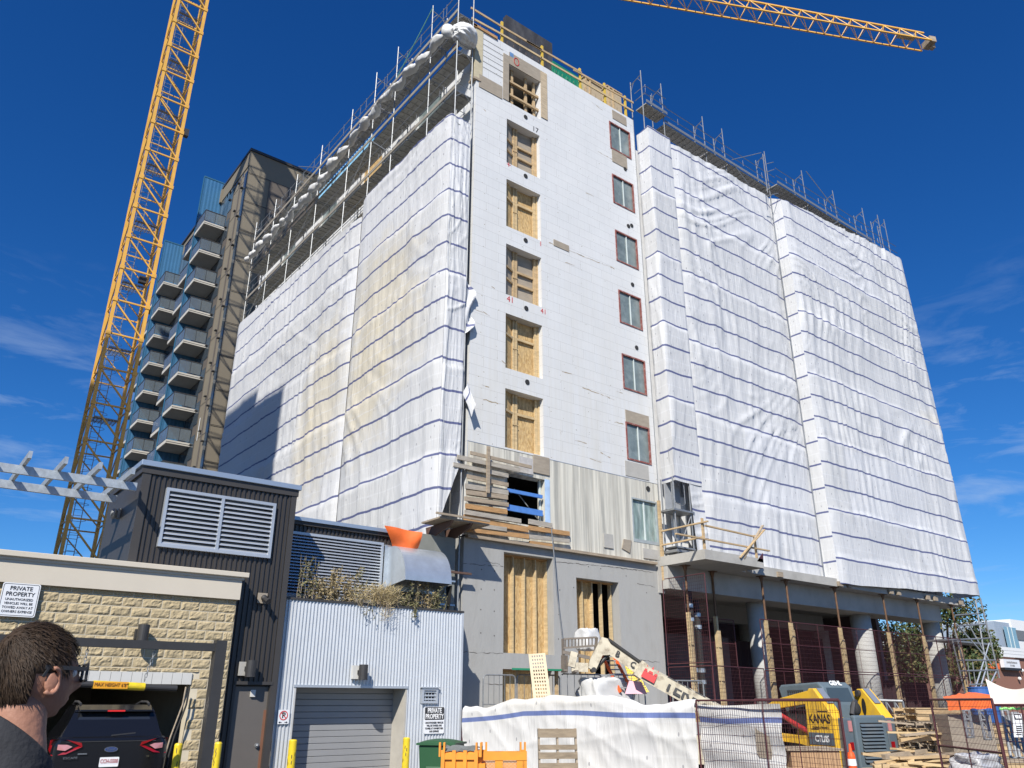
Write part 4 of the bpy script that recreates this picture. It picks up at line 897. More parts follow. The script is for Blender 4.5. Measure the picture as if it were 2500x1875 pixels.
def tower():
    t = thing('residential_tower', (20, 60, GZ), 'tall taupe apartment tower with blue fins and stacked glass balconies behind the crane', 'building')
    X, Y0, Y1 = 15.16, 53.5, 57.55; ZT2 = 42.4
    MB().box(X, 34, Y0, 80, GZ, ZT2-.02).build('wall', m_taupe, t)
    # recessed darker panel field on the near face, panel joints and coping
    MB().box(X+1.75, 33, Y0-.05, Y0-.002, GZ, 40.3).build('dark_field', m_taupe_d, t)
    mb = MB()
    for z in [40.3-2.62*k for k in range(15)]: mb.box(X-.01, 34, Y0-.06, Y0-.045, z, z+.035)
    for z in [39.9-2.62*k for k in range(15)]: mb.box(X-.012, X-.004, Y0, Y1, z, z+.035)
    mb.build('panel_joints', m_blacktxt, t)
    MB().box(X-.12, 34.2, Y0-.12, 80, ZT2-.02, ZT2+.2).build('coping', m_darkmetal, t)
    MB().box(X-.06, X, Y0, 59.9, 41.0, ZT2-.03).build('parapet_band', m_taupe, t)
    # piers and tall window strips on the left flank
    for (a, b, m) in ((53.62, 54.25, m_twin), (54.95, 55.25, m_taupe_d), (56.55, 57.5, m_taupe_d)): MB().box(X-.03, X-.003, a, b, GZ, 40.6).build('window_strip', m, t)
    for k in range(15):
        z = 1.5+2.62*k
        MB().box(X-.06, X-.035, 56.6, 57.45, z+.4, z+2.2).build('window', m_twin, t)
    mb = MB()
    for k in range(15):
        z = 3.6+2.62*k; mb.box(X-.18, X, 55.2, 55.5, z, z+.06).box(X-.18, X, 57.0, 57.3, z-.6, z-.52).box(X-.2, X, 54.2, 54.5, z-1.0, z-.94)
    mb.build('window_ledges', m_darkmetal, t)
    MB().box(X-.05, X-.035, 55.9, 56.0, 18.8, 20.5).build('light_strip', m_white, t)
    mb = MB(); [mb.box(X-.02, X, y, y+.25, 41.9-.0-1.3, 41.25) for y in (54.6, 55.3, 56.0, 56.6, 57.1, 57.6, 58.2)]; mb.build('vent_slots', m_twin, t)
    MB().box(X-1.2+1.0, X+.3, 59.9-.2, 60, 40.9, 42.2).build('roof_block', m_taupe, t)
    # blue fins
    for yf, xl, zt in ((60.02, 13.5, 42.95), (70.9, 13.45, 42.0)):
        MB().box(xl, X+.3, yf, yf+.22, GZ, zt).build('blue_fin', m_fin, t)
        mb = MB(); mb.box(xl-.03, X+.3, yf-.03, yf+.25, zt, zt+.12).box(xl-.03, xl, yf-.03, yf+.25, GZ, zt).box(xl, X+.3, yf-.02, yf-.001, zt-4.4, zt-4.34); mb.build('fin_trim', mat('blue_trim', (.03, .12, .2), .5), t)
    # recess behind the balconies
    MB().box(X-.02, X-.004, 57.6, 80, GZ, 41).build('recess_glazing', m_twin, t)
    def bal(xa, ya, yb_, z):
        b = MB().box(xa, X-.03, ya, yb_, z+.0, z+.26); o = b.build('balcony', m_balslab, t)
        MB().box(xa+.1, X-.05, ya+.1, yb_-.05, z-.03, z-.001).build('soffit', m_soffit, o)
        mb = MB(); zg = z+.36
        xm = (xa+X)/2
        for a, b2 in ((xa+.03, xm-.02), (xm+.02, X-.08)): mb.box(a, b2, ya+.02, ya+.035, zg, z+1.26)
        n = 3
        for k in range(n): y0 = ya+.05+(yb_-ya-.1)*k/n; mb.box(xa+.02, xa+.035, y0, y0+(yb_-ya-.1)/n-.04, zg, z+1.26)
        mb.build('glass_guard', m_balg, o)
        mb = MB(); mb.box(xa, X-.05, ya, ya+.06, z+1.26, z+1.32).box(xa, xa+.06, ya+.06, yb_, z+1.26, z+1.32)
        for x in (xa+.02, xm, X-.08): mb.box(x-.02, x+.02, ya+.035, ya+.06, z+.26, z+1.26)
        for k in range(4): y0 = ya+.05+(yb_-ya-.1)*k/3; mb.box(xa+.036, xa+.06, y0-.02, y0+.02, z+.26, z+1.26)
        mb.box(xa-.012, X-.06, ya-.012, ya, z+.1, z+.13).build('handrail', m_darkmetal, o)
    for k in range(14):
        z = 37.08-2.62*k
        if z < 1: break
        bal(13.47, 57.6, 59.98, z)
        bal(13.47, 60.26, 62.6, z-1.0)
    for k in range(13):
        z = 36.35-2.62*k
        if z < 1: break
        bal(13.5, 68.4, 70.85, z); bal(13.5, 71.15, 73.4, z-1)
tower()
# ------------------------------------------------------------------ low garages on the left
def corrugated(name, m, parent, x0, x1, zlo, zhi, Y, pitch, amp, holes=(), style='sine', seg=8):
    """upright corrugated sheet on the plane y = Y, cut round its openings"""
    us = []; n = int((x1-x0)/pitch); 
    if style == 'sine':
        for i in range(n*seg+1): u = i/seg; us.append((x0+u*pitch, -amp*.5-amp*.5*cos(2*pi*u)))
    else:
        for i in range(n):
            b = x0+i*pitch; us += [(b, 0), (b+pitch*.34, 0), (b+pitch*.42, -amp), (b+pitch*.86, -amp), (b+pitch*.94, 0)]
    us.append((x1, 0)); mb = MB()
    us = [q for q in us if q[0] <= x1]
    for (a, da), (b, db) in zip(us, us[1:]):
        mid = (a+b)/2; zl = zlo(mid) if callable(zlo) else zlo; zh = zhi(mid) if callable(zhi) else zhi
        segs = [(zl, zh)]
        for h in holes:
            if h[0] < mid < h[1]:
                ns = []
                for s0, s1 in segs:
                    if h[2] > s0: ns.append((s0, min(s1, h[2])))
                    if h[3] < s1: ns.append((max(s0, h[3]), s1))
                segs = ns
        for s0, s1 in segs:
            if s1-s0 > .01: mb.poly((a, Y+da, s0), (b, Y+db, s0), (b, Y+db, s1), (a, Y+da, s1))
    return mb.build(name, m, parent)
m_darkrib = mat('charcoal_ribbed_metal', (.058, .052, .048), .42, .25, .07, 1.2)
m_darkflat = mat('charcoal_flat_metal', (.062, .057, .053), .5, .2, .08, 1.5)
m_silver = mat('silver_corrugated_metal', (.57, .59, .61), .36, .3, .06, 2, dirt=(.5, .52, .54), dscale=1.5, damt=.3)
m_louv = mat('grey_louvre', (.52, .55, .58), .4, .45, .06, 2); m_cap = mat('blue_grey_flashing', (.40, .47, .55), .35, .5, .06, 2)
YBG, YD, YG = 18.8, 19.15, 19.3
# beige split-face block garage
beige = thing('parking_garage', (4, YBG, GZ), 'beige split faced block parking garage with pale stone parapet and dark entrance', 'building')
m_block = mat('split_face_block', (.43, .345, .205), .9, 0, .16, 5.0, 1.0, 16, dirt=(.55, .45, .28), dscale=2.0, damt=.5)
m_mortar = mat('tan_mortar', (.66, .58, .43), .9)
ex0, ex1, ez = -.4, 5.76, 2.02
rb = random.Random(11)
mb = MB(); bw, bh = .405, .203
zr = GZ; r_ = 0
while zr < 3.9:
    off = (r_ % 2)*bw/2; x = -3.0+off
    while x < 6.52:
        x_1 = min(x+bw, 6.52); z1 = min(zr+bh, 3.86)
        if x_1-x > .05 and z1-zr > .05 and not (x < ex1-.02 and x_1 > ex0 and z1 < ez+.26 and x_1 <= ex1+.21):
            xa = max(x, ex1) if (x < ex1 < x_1 and zr < ez) else x
            sd = rb.random()*50; nu, nv = 9, 5; tone = 0
            if x < ex1+.2 and x_1 > ex0 and zr < ez+.24 < z1 and x_1 <= ex1+.21: zr0 = ez+.24
            else: zr0 = zr
            def bp_(s, t, xa=xa, x_1=x_1, zr=zr, z1=z1, sd=sd):
                e = min(s, 1-s, .11)/.11*min(t, 1-t, .2)/.2
                d = .004+e*(.014+.012*noise.noise(V((s*2.3+sd, t*1.5, sd)))+.020*noise.noise(V((s*5.5+sd, t*3.5, sd))))
                return (xa+.008+(x_1-xa-.016)*s, YBG-d, zr0+.008+(z1-zr0-.016)*t)
            mb.grid(nu, nv, bp_)
        x += bw
    zr += bh; r_ += 1
wob = mb.build('block_wall', m_block, beige)
wall_holes(MB(), (-3.0, 6.515, GZ, 3.86), [(ex0, ex1, GZ-.1, ez+.23)], .3, FY(YBG)).build('mortar_bed', m_mortar, beige)
mb = MB(); mb.poly((6.52, YBG-.01, GZ), (6.52, YD+.0, GZ), (6.52, YD, 3.86), (6.52, YBG-.01, 3.86)).build('return_wall', m_mortar, beige)
m_lint = mat('pale_lintel_stone', (.60, .59, .55), .8, 0, .05, 2)
mb = MB(); x = ex0
while x < ex1: mb.box(x+.004, min(x+.205, ex1)-.004, YBG-.03, YBG+.3, ez, ez+.235); x += .205
mb.build('lintel_course', m_lint, beige)
m_para = mat('parapet_stucco', (.60, .54, .44), .85, 0, .04, 1.2)
MB().box(-3.2, 6.56, YBG-.10, YBG+.5, 3.86, 4.30).build('parapet', m_para, beige)
MB().box(-3.2, 6.60, YBG-.13, YBG+.53, 4.30, 4.36).build('parapet_bead', m_para, beige)
MB().box(-3.2, 6.68, YBG-.2, YBG+.6, 4.36, 4.47).build('coping', m_para, beige, bevel=.01)
m_gin = mat('garage_interior', (.30, .27, .21), .9)
mb = MB(); mb.box(ex0-.5, ex0-.4, YBG+.3, 30, GZ, 2.5).box(ex1+.3, ex1+.4, YBG+.3, 30, GZ, 2.5).box(ex0-.4, ex1+.3, 29.9, 30, GZ, 2.5).box(ex0-.5, ex1+.4, YBG+.3, 30, 2.5, 2.6); mb.build('interior', m_gin, beige)
MB().box(-3, 6.5, YBG+.55, 22, 3.7, 3.86).build('roof', m_conc, beige)
# charcoal ribbed plant house
dark = thing('plant_house', (5.9, YD, GZ), 'charcoal ribbed metal plant house with big slatted louvre above the beige garage', 'building')
dx0, dx1, dzt = 4.12, 7.82, 6.72
door = (6.88, 7.68, GZ, 2.04)
corrugated('ribbed_wall', m_darkrib, dark, dx0+.16, dx1-.1, GZ, dzt, YD, .118, .035, [door, (4.72, 7.27, 4.98, 6.25), (4.0, 6.45, GZ-.1, 3.75)], 'rib')
mb = MB(); mb.box(dx0-.02, dx0+.16, YD-.05, YD+.03, 3.9, dzt).box(dx1-.12, dx1+.02, YD-.05, YD+.05, GZ, dzt); mb.build('corner_trim', m_darkflat, dark)
mb = MB(); mb.box(dx0, dx1, YD+.04, 22.4, 3.87, dzt).box(6.5, dx1, YD+.14, 22.4, GZ, 3.869); mb.build('wall', m_darkflat, dark)
MB().box(dx0-.1, dx1+.1, YD-.12, 22.5, dzt, dzt+.13).build('roof_flashing', m_cap, dark, bevel=.01)
MB().box(dx0-.05, dx1+.05, YD-.07, 22.45, dzt-.16, dzt-.001).build('fascia', m_darkflat, dark)
def louvre(name, x0, x1, z0, z1, Y, parent, mid=True, n=11, m=None):
    m = m or m_louv; o = MB(); t_ = .07
    for a, b, c, d in ((x0, x0+t_, z0, z1), (x1-t_, x1, z0, z1), (x0+t_, x1-t_, z1-t_, z1), (x0+t_, x1-t_, z0, z0+t_)): o.box(a, b, Y-.07, Y+.05, c, d)
    if mid: xm = (x0+x1)/2; o.box(xm-.035, xm+.035, Y-.07, Y+.05, z0+t_, z1-t_)
    f = o.build(name, m, parent); s = MB(); pz = (z1-z0-2*t_)/n
    parts = [(x0+t_, (x0+x1)/2-.036), ((x0+x1)/2+.036, x1-t_)] if mid else [(x0+t_, x1-t_)]
    for a, b in parts:
        for k in range(n):
            z = z0+t_+pz*k; s.prism([(a, Y-.055, z), (a, Y-.05, z-.0+.028), (a, Y+.06, z+pz*.95), (a, Y+.055, z+pz*.8)], (b-a, 0, 0))
    s.build('slats', m, f); MB().box(x0+t_, x1-t_, Y+.07, Y+.09, z0+t_, z1-t_).build('backing', m_black, f); return f
louvre('louvre', 4.66, 7.30, 4.93, 6.29, YD-.04, dark)
do = MB().box(door[0], door[1], YD+.05, YD+.09, GZ, door[3]-.04).build('door', mat('brown_grey_door', (.14, .125, .11), .5, .1, .05, 2), dark)
mb = MB(); mb.ball((door[1]-.14, YD+.0, .75), .035, 10, 6).cyl((door[1]-.14, YD+.05, .75), (door[1]-.14, YD+.01, .75), .05, 10); mb.build('handle', m_galv, do)
mb = MB(); mb.box(door[0]-.05, door[1]+.05, YD-.06, YD+.06, door[3], door[3]+.07).box(door[1], door[1]+.05, YD-.04, YD+.08, GZ, door[3]).build('door_frame', m_darkflat, dark)
MB().box(door[1]-.06, door[1]-.002, YD+.03, YD+.05, GZ, 1.5).build('hinge', mat('rusty_hinge', (.2, .09, .05), .7), do)
MB().box(7.25, 7.36, YD+.0, YD+.05, 1.78, 1.93).build('door_contact', m_lint, dark)
def wallbox(name, x, z, w_, h_, Y, label, cat, tube_r, tube_h, cup, group=None, m1=None, two=True):
    g = thing(name, (x, Y, z), label, cat, group)
    MB().box(x-w_/2, x+w_/2, Y-.09, Y, z-h_/2, z+h_/2).build('mounting_box', m1 or m_formply, g)
    mb = MB(); mb.cyl((x+tube_r*.6, Y-.09-tube_r, z-tube_h/2), (x+tube_r*.6, Y-.09-tube_r, z+tube_h/2), tube_r, 20); mb.box(x-.04, x+tube_r, Y-.1, Y-.08-tube_r*.3, z-.05, z+.05); mb.build('lamp_cylinder', m_darkmetal, g); return g
G3 = 'cylinder wall lights of the garages'
wallbox('wall_light', 7.02, 2.38, .3, .3, YD-.035, 'dark cylinder wall light above the brown plant house door', 'wall light', .115, .36, 0, G3, m_conc_slab)
wallbox('wall_light', 9.98, 2.37, .32, .32, YG-.04, 'dark cylinder wall light on the silver corrugated wall above the roller door', 'wall light', .115, .36, 0, G3, m_lint)
p = PY(337, 1549, YBG); wallbox('wall_light', p.x-.03, p.z, .12, .2, YBG-.03, 'dark cylinder wall light on the beige block wall over the garage entrance', 'wall light', .115, .38, 0, G3, m_darkmetal)
g = thing('wall_light', (7.62, YD, 3.87), 'small adjustable flood lamp on the charcoal wall beside the stone parapet', 'wall light'); p = PY(640, 1461, YD)
MB().box(p.x-.13, p.x+.1, YD-.06, YD-.03, p.z-.12, p.z+.12).build('plate', m_formply, g); mb = MB(); mb.ball((p.x, YD-.13, p.z-.0), .075, 12, 8).tube([(p.x, YD-.15, p.z-.02), (p.x+.05, YD-.32, p.z-.1)], [.05, .07], 10); mb.build('lamp_head', m_darkmetal, g)
g = thing('wall_light', (dx0, 20.1, 5.9), 'small galvanised bulkhead light on the shaded flank of the charcoal plant house', 'wall light'); p = PX(291, 1256, dx0)
MB().box(dx0-.06, dx0, p.y-.1, p.y+.1, p.z-.1, p.z+.13).build('plate', m_galv, g); mb = MB(); mb.ball((dx0-.12, p.y, p.z), (.08, .09, .13), 12, 8); mb.build('lamp_head', m_galv, g)
# silver corrugated garage with planter and plant-room louvre behind
silver = thing('corrugated_garage', (10.5, YG, GZ), 'silver corrugated garage with grey roller door and weedy planter roof', 'building')
gd = (8.40, 11.44, GZ, 2.0); sx0, sx1, szt = 7.92, 13.2, 4.03
corrugated('corrugated_wall', m_silver, silver, sx0, sx1, GZ, szt, YG, .092, .034, [gd], 'sine', 8)
MB().box(sx0-.02, sx1+.03, YG-.05, YG+.12, szt, szt+.05).build('planter_rim', m_darkflat, silver)
MB().box(sx1-.03, sx1+.025, YG-.04, YG+.03, GZ, szt).build('corner_trim', m_silver, silver)
mb = MB(); mb.box(sx1-.05, sx1, YG+.03, 22.0, GZ, szt); mb.build('side_wall', m_conc, silver)
MB().box(sx0, sx1-.05, YG+.05, 20.3, 3.85, 3.97).build('planter_soil', mat('dry_soil', (.12, .09, .06), .95), silver)
dr = MB(); nst = 16; zz0 = GZ
for k in range(nst): z = GZ+(2.02-GZ)*k/nst; z1 = GZ+(2.02-GZ)*(k+1)/nst; dr.prism([(gd[0], YG+.62, z), (gd[0], YG+.60, z+.012), (gd[0], YG+.60, z1-.012), (gd[0], YG+.62, z1)], (gd[1]-gd[0], 0, 0))
dr.build('roller_door', mat('grey_roller_door', (.30, .30, .30), .5, .1, .05, 1.5), silver)
m_jamb = mat('pale_jamb', (.46, .43, .37), .7)
MB().box(gd[1], gd[1]+.04, YG-.03, YG+.64, GZ, 2.05).build('door_jamb', m_jamb, silver); MB().box(gd[0]-.04, gd[0], YG-.03, YG+.64, GZ, 2.05).build('door_jamb', m_jamb, silver)
MB().box(gd[0]-.06, gd[1]+.06, YG-.05, YG+.64, 2.0, 2.06).build('door_head', m_louv, silver)
MB().box(gd[0]-.04, gd[1]+.04, YG+.64, YG+.7, GZ, 2.05).build('door_back', m_black, silver)
f = MB(); vx0, vx1, vz0, vz1 = 11.92, 12.42, 1.64, 2.02
for a, b, c, d in ((vx0, vx0+.06, vz0, vz1), (vx1-.06, vx1, vz0, vz1), (vx0+.06, vx1-.06, vz1-.06, vz1), (vx0+.06, vx1-.06, vz0, vz0+.06)): f.box(a, b, YG-.09, YG, c, d)
f.box(vx0-.03, vx1+.03, YG-.12, YG, vz1, vz1+.03); fo = f.build('wall_vent', m_louv, silver); s = MB(); [s.box(vx0+.06, vx1-.06, YG-.06, YG-.03, vz0+.085+.09*k, vz0+.125+.09*k) for k in range(3)]; s.build('slats', m_louv, fo); MB().box(vx0+.06, vx1-.06, YG-.028, YG-.024, vz0+.06, vz1-.06).build('backing', m_black, fo)
# plant-room wall above, set back behind the planter
YL2 = 20.3
corrugated('upper_ribbed_wall', m_darkrib, silver, 7.85, 11.45, 3.9, 6.1, YL2, .118, .035, [], 'rib')
MB().box(7.85, 11.45, YL2-.1, 22.4, 6.1, 6.2).build('upper_fascia', m_darkflat, silver); MB().box(7.83, 11.5, YL2-.16, 22.4, 6.2, 6.3).build('upper_flashing', m_cap, silver)
MB().box(7.85, 11.4, YL2+.04, 22.3, 3.9, 6.1).build('upper_wall', m_darkflat, silver)
louvre('louvre', 7.9, 11.02, 4.2, 5.9, YL2-.06, silver, False, 19)
p = PY(660, 1250, 21); MB().tube([(p.x, 21, 6.2), (p.x, 21, 6.75)], .06, 12).build('vent_pipe', m_darkmetal, silver); MB().tube([(p.x, 21, 6.75), (p.x, 21, 6.9)], .085, 12).build('vent_cap', mat('rusty_cap', (.33, .18, .08), .7), silver)
mb = MB(); mb.box(11.45, 13.7, 20.5, 20.6, 3.9, 6.4).build('shaft_wall', mat('grey_green_panel', (.22, .225, .20), .7), silver); mb = MB()
for z in (4.35, 5.05): mb.box(12.4, 13.7, 20.45, 20.5, z, z+.05)
mb.build('shaft_rail', m_cap, silver)
# rounded ventilation hood
hood = thing('ventilation_hood', (11.85, 19.95, 4.7), 'rounded galvanised ventilation hood above the weeds of the planter', 'vent')
P = []; cx, cz, R1 = 0, 4.72, 1.02
prof = [(20.28, 4.70), (20.28, 5.78), (19.95, 5.78)]
for i in range(13): a = pi/2-pi/2*i/12; prof.append((19.95-.86*cos(a), 4.90+.88*sin(a)-.0))
prof = [(20.28, 4.68), (20.28, 5.80), (19.98, 5.80)]+[(19.98-.80*sin(a), 4.78+1.02*cos(a)) for a in [pi/2*i/14 for i in range(1, 15)]]
mb = MB(); h0, h1 = 11.2, 12.72
for (a, b) in zip(prof[2:], prof[3:]): mb.poly((h0, a[0], a[1]), (h0, b[0], b[1]), (h1, b[0], b[1]), (h1, a[0], a[1]))
mb.build('curved_sheet', m_galv2, hood, smooth=True)
mb = MB(); mb.poly(*[(h0, y, z) for y, z in prof]); mb.poly(*[(h1, y, z) for y, z in prof][::-1]); mb.poly((h0, 20.28, 5.8), (h0, 19.98, 5.8), (h1, 19.98, 5.8), (h1, 20.28, 5.8)); mb.build('end_cheek', m_galv2, hood)
MB().box(11.08, 12.8, 20.2, 20.29, 4.6, 5.86).build('flange', m_galv2, hood)
MB().prism([(12.74, 19.5, 4.75), (12.74, 19.4, 4.0), (12.74, 19.3, 4.1), (12.74, 19.2, 4.75)], (.02, 0, 0)).build('side_plate', m_black, hood)
# ------------------------------------------------------------------ dry weeds in the planter
m_weed = mat('dry_weed_leaf', (.28, .22, .11), .9, 0, .35, 4); m_straw = mat('straw_grass', (.52, .42, .22), .9, 0, .3, 4); m_weedg = mat('olive_weed_leaf', (.17, .16, .075), .9, 0, .4, 4)
def weed(x, h, wd, ml, label, n=12, leaf=26, droop=0, sd=0, y=19.55, grassy=False):
    r = random.Random(sd+int(x*100)); g = thing('dry_weed', (x, y, 4.0), label, 'weed', 'dry weeds in the roof planter')
    st, lf = MB(), MB()
    for k in range(n):
        bx = x+r.uniform(-wd, wd)*.5; by = y+r.uniform(-.18, .18); hh = h*r.uniform(.55, 1.05); lean = r.uniform(-.3, .3)*wd; ly = r.uniform(-.25, .1)
        if droop and r.random() < droop: hh = -h*r.uniform(.3, .9); by = 19.2; ly = -.12
        P = []
        for i in range(6):
            s = i/5; z = 4.0+hh*s if hh > 0 else 4.12+.12*sin(pi*min(s*2, 1))+hh*s
            P.append((bx+lean*s*s+.02*r.uniform(-1, 1), by+ly*s*(1 if hh > 0 else .6), z))
        st.tube(P, [.007-.004*i/5 for i in range(6)], 4, False)
        for q in range(leaf):
            s = r.uniform(.12, 1); i = min(int(s*5), 4); a = V(P[i]).lerp(V(P[i+1]), s*5-i)
            if grassy: d = V((r.uniform(-1, 1), r.uniform(-1, .6), r.uniform(-.2, 1))).normalized()*r.uniform(.12, .32); wv_ = V((r.uniform(-1, 1), r.uniform(-1, 1), r.uniform(-1, 1))).normalized()*.006
            else: d = V((r.uniform(-1, 1), r.uniform(-1, 1), r.uniform(-.7, .8))).normalized()*r.uniform(.05, .13); wv_ = V((r.uniform(-1, 1), r.uniform(-1, 1), r.uniform(-1, 1))).normalized()*r.uniform(.012, .03)
            a = a+V((r.uniform(-1, 1), r.uniform(-1, 1), r.uniform(-1, 1)))*.03
            lf.poly(a-wv_*.3, a+d*.5-wv_, a+d, a+d*.5+wv_)
    st.build('stems', m_oldwood, g); lf.build('leaves', ml, g)
for (x, h, wd, ml, lab, n, lf_, dr_, gr) in (
    (8.45, 1.05, .35, m_weedg, 'tall olive dry weed at the charcoal corner end of the planter', 9, 34, 0, False),
    (8.85, .62, .4, m_weed, 'low brown dry weed beside the tall olive one in the planter', 12, 30, 0, False),
    (9.15, .98, .38, m_weed, 'tall brown dry weed in front of the middle of the slatted louvre', 12, 36, 0, False),
    (9.55, .85, .34, m_weed, 'brown dry weed just left of the straw tuft in the planter', 10, 32, 0, False),
    (9.9, 1.0, .22, m_weedg, 'thin upright dry weed with bare tips behind the straw tuft', 4, 26, 0, False),
    (10.25, .5, .9, m_straw, 'pale straw grass tuft in the middle of the planter', 60, 18, .04, True),
    (10.75, .5, .5, m_straw, 'smaller pale straw tuft below the corner of the louvre', 34, 16, .03, True),
    (11.45, .75, .5, m_weedg, 'dark olive dry weed under the left end of the ventilation hood', 12, 36, .05, False),
    (11.9, .85, .4, m_weed, 'brown dry weed standing in front of the ventilation hood', 9, 36, 0, False),
    (12.45, .65, .5, m_weedg, 'olive dry weed under the right end of the ventilation hood', 12, 38, 0, False),
    (10.1, .6, .3, m_weedg, 'dark trailing weed hanging down over the corrugated wall', 2, 12, 1, False)):
    weed(x, h*1.08, wd*1.25, ml, lab, int(n*1.4), int(lf_*1.0), dr_, 3, 19.5 if not gr else 19.42, gr)
# ------------------------------------------------------------------ pergola of galvanised beams
perg = thing('pergola', (2, 20.3, 5.6), 'pergola of flat galvanised beams running out of the charcoal plant house', 'pergola')
m_perg = mat('pergola_galvanised', (.46, .50, .53), .5, .55, .22, 9)
def pbeam(y, za): return MB().box(-4.5, 4.1, y-.025, y+.025, za, za+.22)
p1 = PX(333, 1190, dx0); p2 = PX(280, 1232, dx0); 
z1_ = PX(333, 1195, 4.12).z-.12
ya, yb2 = 19.0, 20.55
zt_a = PY(330, 1179, ya).z; zb_a = PY(333, 1199, ya).z; zt_b = PY(280, 1226, yb2).z; zb_b = PY(278, 1243, yb2).z
xa1 = PY(333, 1190, ya).x; xb1 = PY(281, 1233, yb2).x
MB().box(-4.5, xa1, ya-.04, ya+.04, zb_a, zt_a).build('beam', m_perg, perg); MB().box(-4.5, xb1, yb2-.04, yb2+.04, zb_a, zt_a).build('beam', m_perg, perg)
for k in range(10):
    q = (84, 159, 237, 312)
    x = PY(310, 1140, ya).x-.62-.66*k+.62
    MB().box(x-.035, x+.035, ya-.75, yb2+.7, zt_a+.005, zt_a+.155).build('slat', m_perg, perg)
# ------------------------------------------------------------------ signs
m_signw = mat('white_sign', (.76, .77, .78), .4, 0, .03); m_signb = mat('black_sign', (.03, .03, .032), .4, 0, .05)
def rounded(x0, x1, z0, z1, r, y, n=5):
    P = []
    for cx, cz, a0 in ((x1-r, z1-r, 0), (x0+r, z1-r, pi/2), (x0+r, z0+r, pi), (x1-r, z0+r, 3*pi/2)):
        for i in range(n+1): a = a0+pi/2*i/n; P.append((cx+r*cos(a), y, cz+r*sin(a)))
    return P
a, b = PY(6, 1426, YBG), PY(92, 1508, YBG); sgx0, sgx1, sgz0, sgz1 = 1.84, 2.50, 3.22, 3.86
yq = YBG-.10
sg = thing('parking_sign', (2.17, yq, 3.22), 'white PRIVATE PROPERTY sign with thin black border on the beige block wall', 'sign')
MB().prism(rounded(sgx0, sgx1, sgz0, sgz1, .04, yq), (0, .012, 0)).build('plate', m_signw, sg)
mb = MB(); o = rounded(sgx0+.018, sgx1-.018, sgz0+.018, sgz1-.018, .035, yq-.002); i_ = rounded(sgx0+.027, sgx1-.027, sgz0+.027, sgz1-.027, .03, yq-.002)
for k in range(len(o)): k2 = (k+1) % len(o); mb.poly(o[k], i_[k], i_[k2], o[k2])
mb.build('border', m_blacktxt, sg)
xm = (sgx0+sgx1)/2
for txt, z, s in (('PRIVATE', 3.755, .108), ('PROPERTY', 3.645, .108), ('UNAUTHORIZED', 3.545, .064), ('VEHICLES WILL BE', 3.468, .062), ('TOWED AWAY AT', 3.390, .064), ('OWNERS EXPENSE', 3.312, .064)):
    lettering('lettering', txt, s, (xm, yq-.003, z), m_blacktxt, sg, bold=.0015 if s > .1 else .0005, sx=.98)
x0, x1, z0, z1 = 12.03, 12.66, .90, 1.56; yq = YG-.055
sg = thing('parking_sign', (12.35, yq, .9), 'black and white PRIVATE PROPERTY sign below the vent on the silver corrugated wall', 'sign')
MB().prism(rounded(x0, x1, z0, z1, .04, yq), (0, .012, 0)).build('plate', m_signw, sg)
MB().prism(rounded(x0+.012, x1-.012, 1.235, z1-.012, .03, yq-.003), (0, .002, 0)).build('black_field', m_signb, sg)
for txt, z, s, m in (('PRIVATE', 1.46, .165, m_whitetxt), ('PROPERTY', 1.315, .165, m_whitetxt), ('UNAUTHORIZED VEHICLES', 1.165, .062, m_blacktxt), ('WILL BE TAGGED AND', 1.095, .062, m_blacktxt), ("TOWED AT OWNER'S RISK", 1.025, .062, m_blacktxt), ('AND EXPENSE', .955, .062, m_blacktxt)):
    lettering('lettering', txt, s, (12.345, yq-.006, z), m, sg, bold=.004 if s > .1 else .0012, sx=.72 if s > .1 else .74)
x0, x1, z0, z1 = 7.99, 8.28, 1.19, 1.50; yq = YG-.06
sg = thing('no_parking_sign', (8.13, yq, 1.19), 'small white no parking sign with red ring at the left edge of the corrugated wall', 'sign')
MB().prism(rounded(x0, x1, z0, z1, .025, yq), (0, .01, 0)).build('plate', m_signw, sg)
mb = MB(); cx, cz = 8.135, 1.375
for k in range(28): a, b = 2*pi*k/28, 2*pi*(k+1)/28; mb.poly((cx+.105*cos(a), yq-.004, cz+.105*sin(a)), (cx+.105*cos(b), yq-.004, cz+.105*sin(b)), (cx+.083*cos(b), yq-.004, cz+.083*sin(b)), (cx+.083*cos(a), yq-.004, cz+.083*sin(a)))
mb.bar((cx-.065, yq-.004, cz+.065), (cx+.065, yq-.004, cz-.065), .02, .002, (0, 1, 0)); mb.build('red_ring', m_redtxt, sg)
lettering('lettering', 'P', .17, (cx, yq-.003, cz), m_blacktxt, sg, bold=.004)
mb = MB(); mb.poly((x0+.03, yq-.003, 1.225), (x0+.07, yq-.003, 1.25), (x0+.07, yq-.003, 1.20)); mb.poly((x1-.03, yq-.003, 1.225), (x1-.07, yq-.003, 1.20), (x1-.07, yq-.003, 1.25)); mb.bar((x0+.06, yq-.003, 1.225), (x0+.11, yq-.003, 1.225), .014, .002, (0, 1, 0)); mb.bar((x1-.06, yq-.003, 1.225), (x1-.11, yq-.003, 1.225), .014, .002, (0, 1, 0)); mb.build('arrows', m_blacktxt, sg)
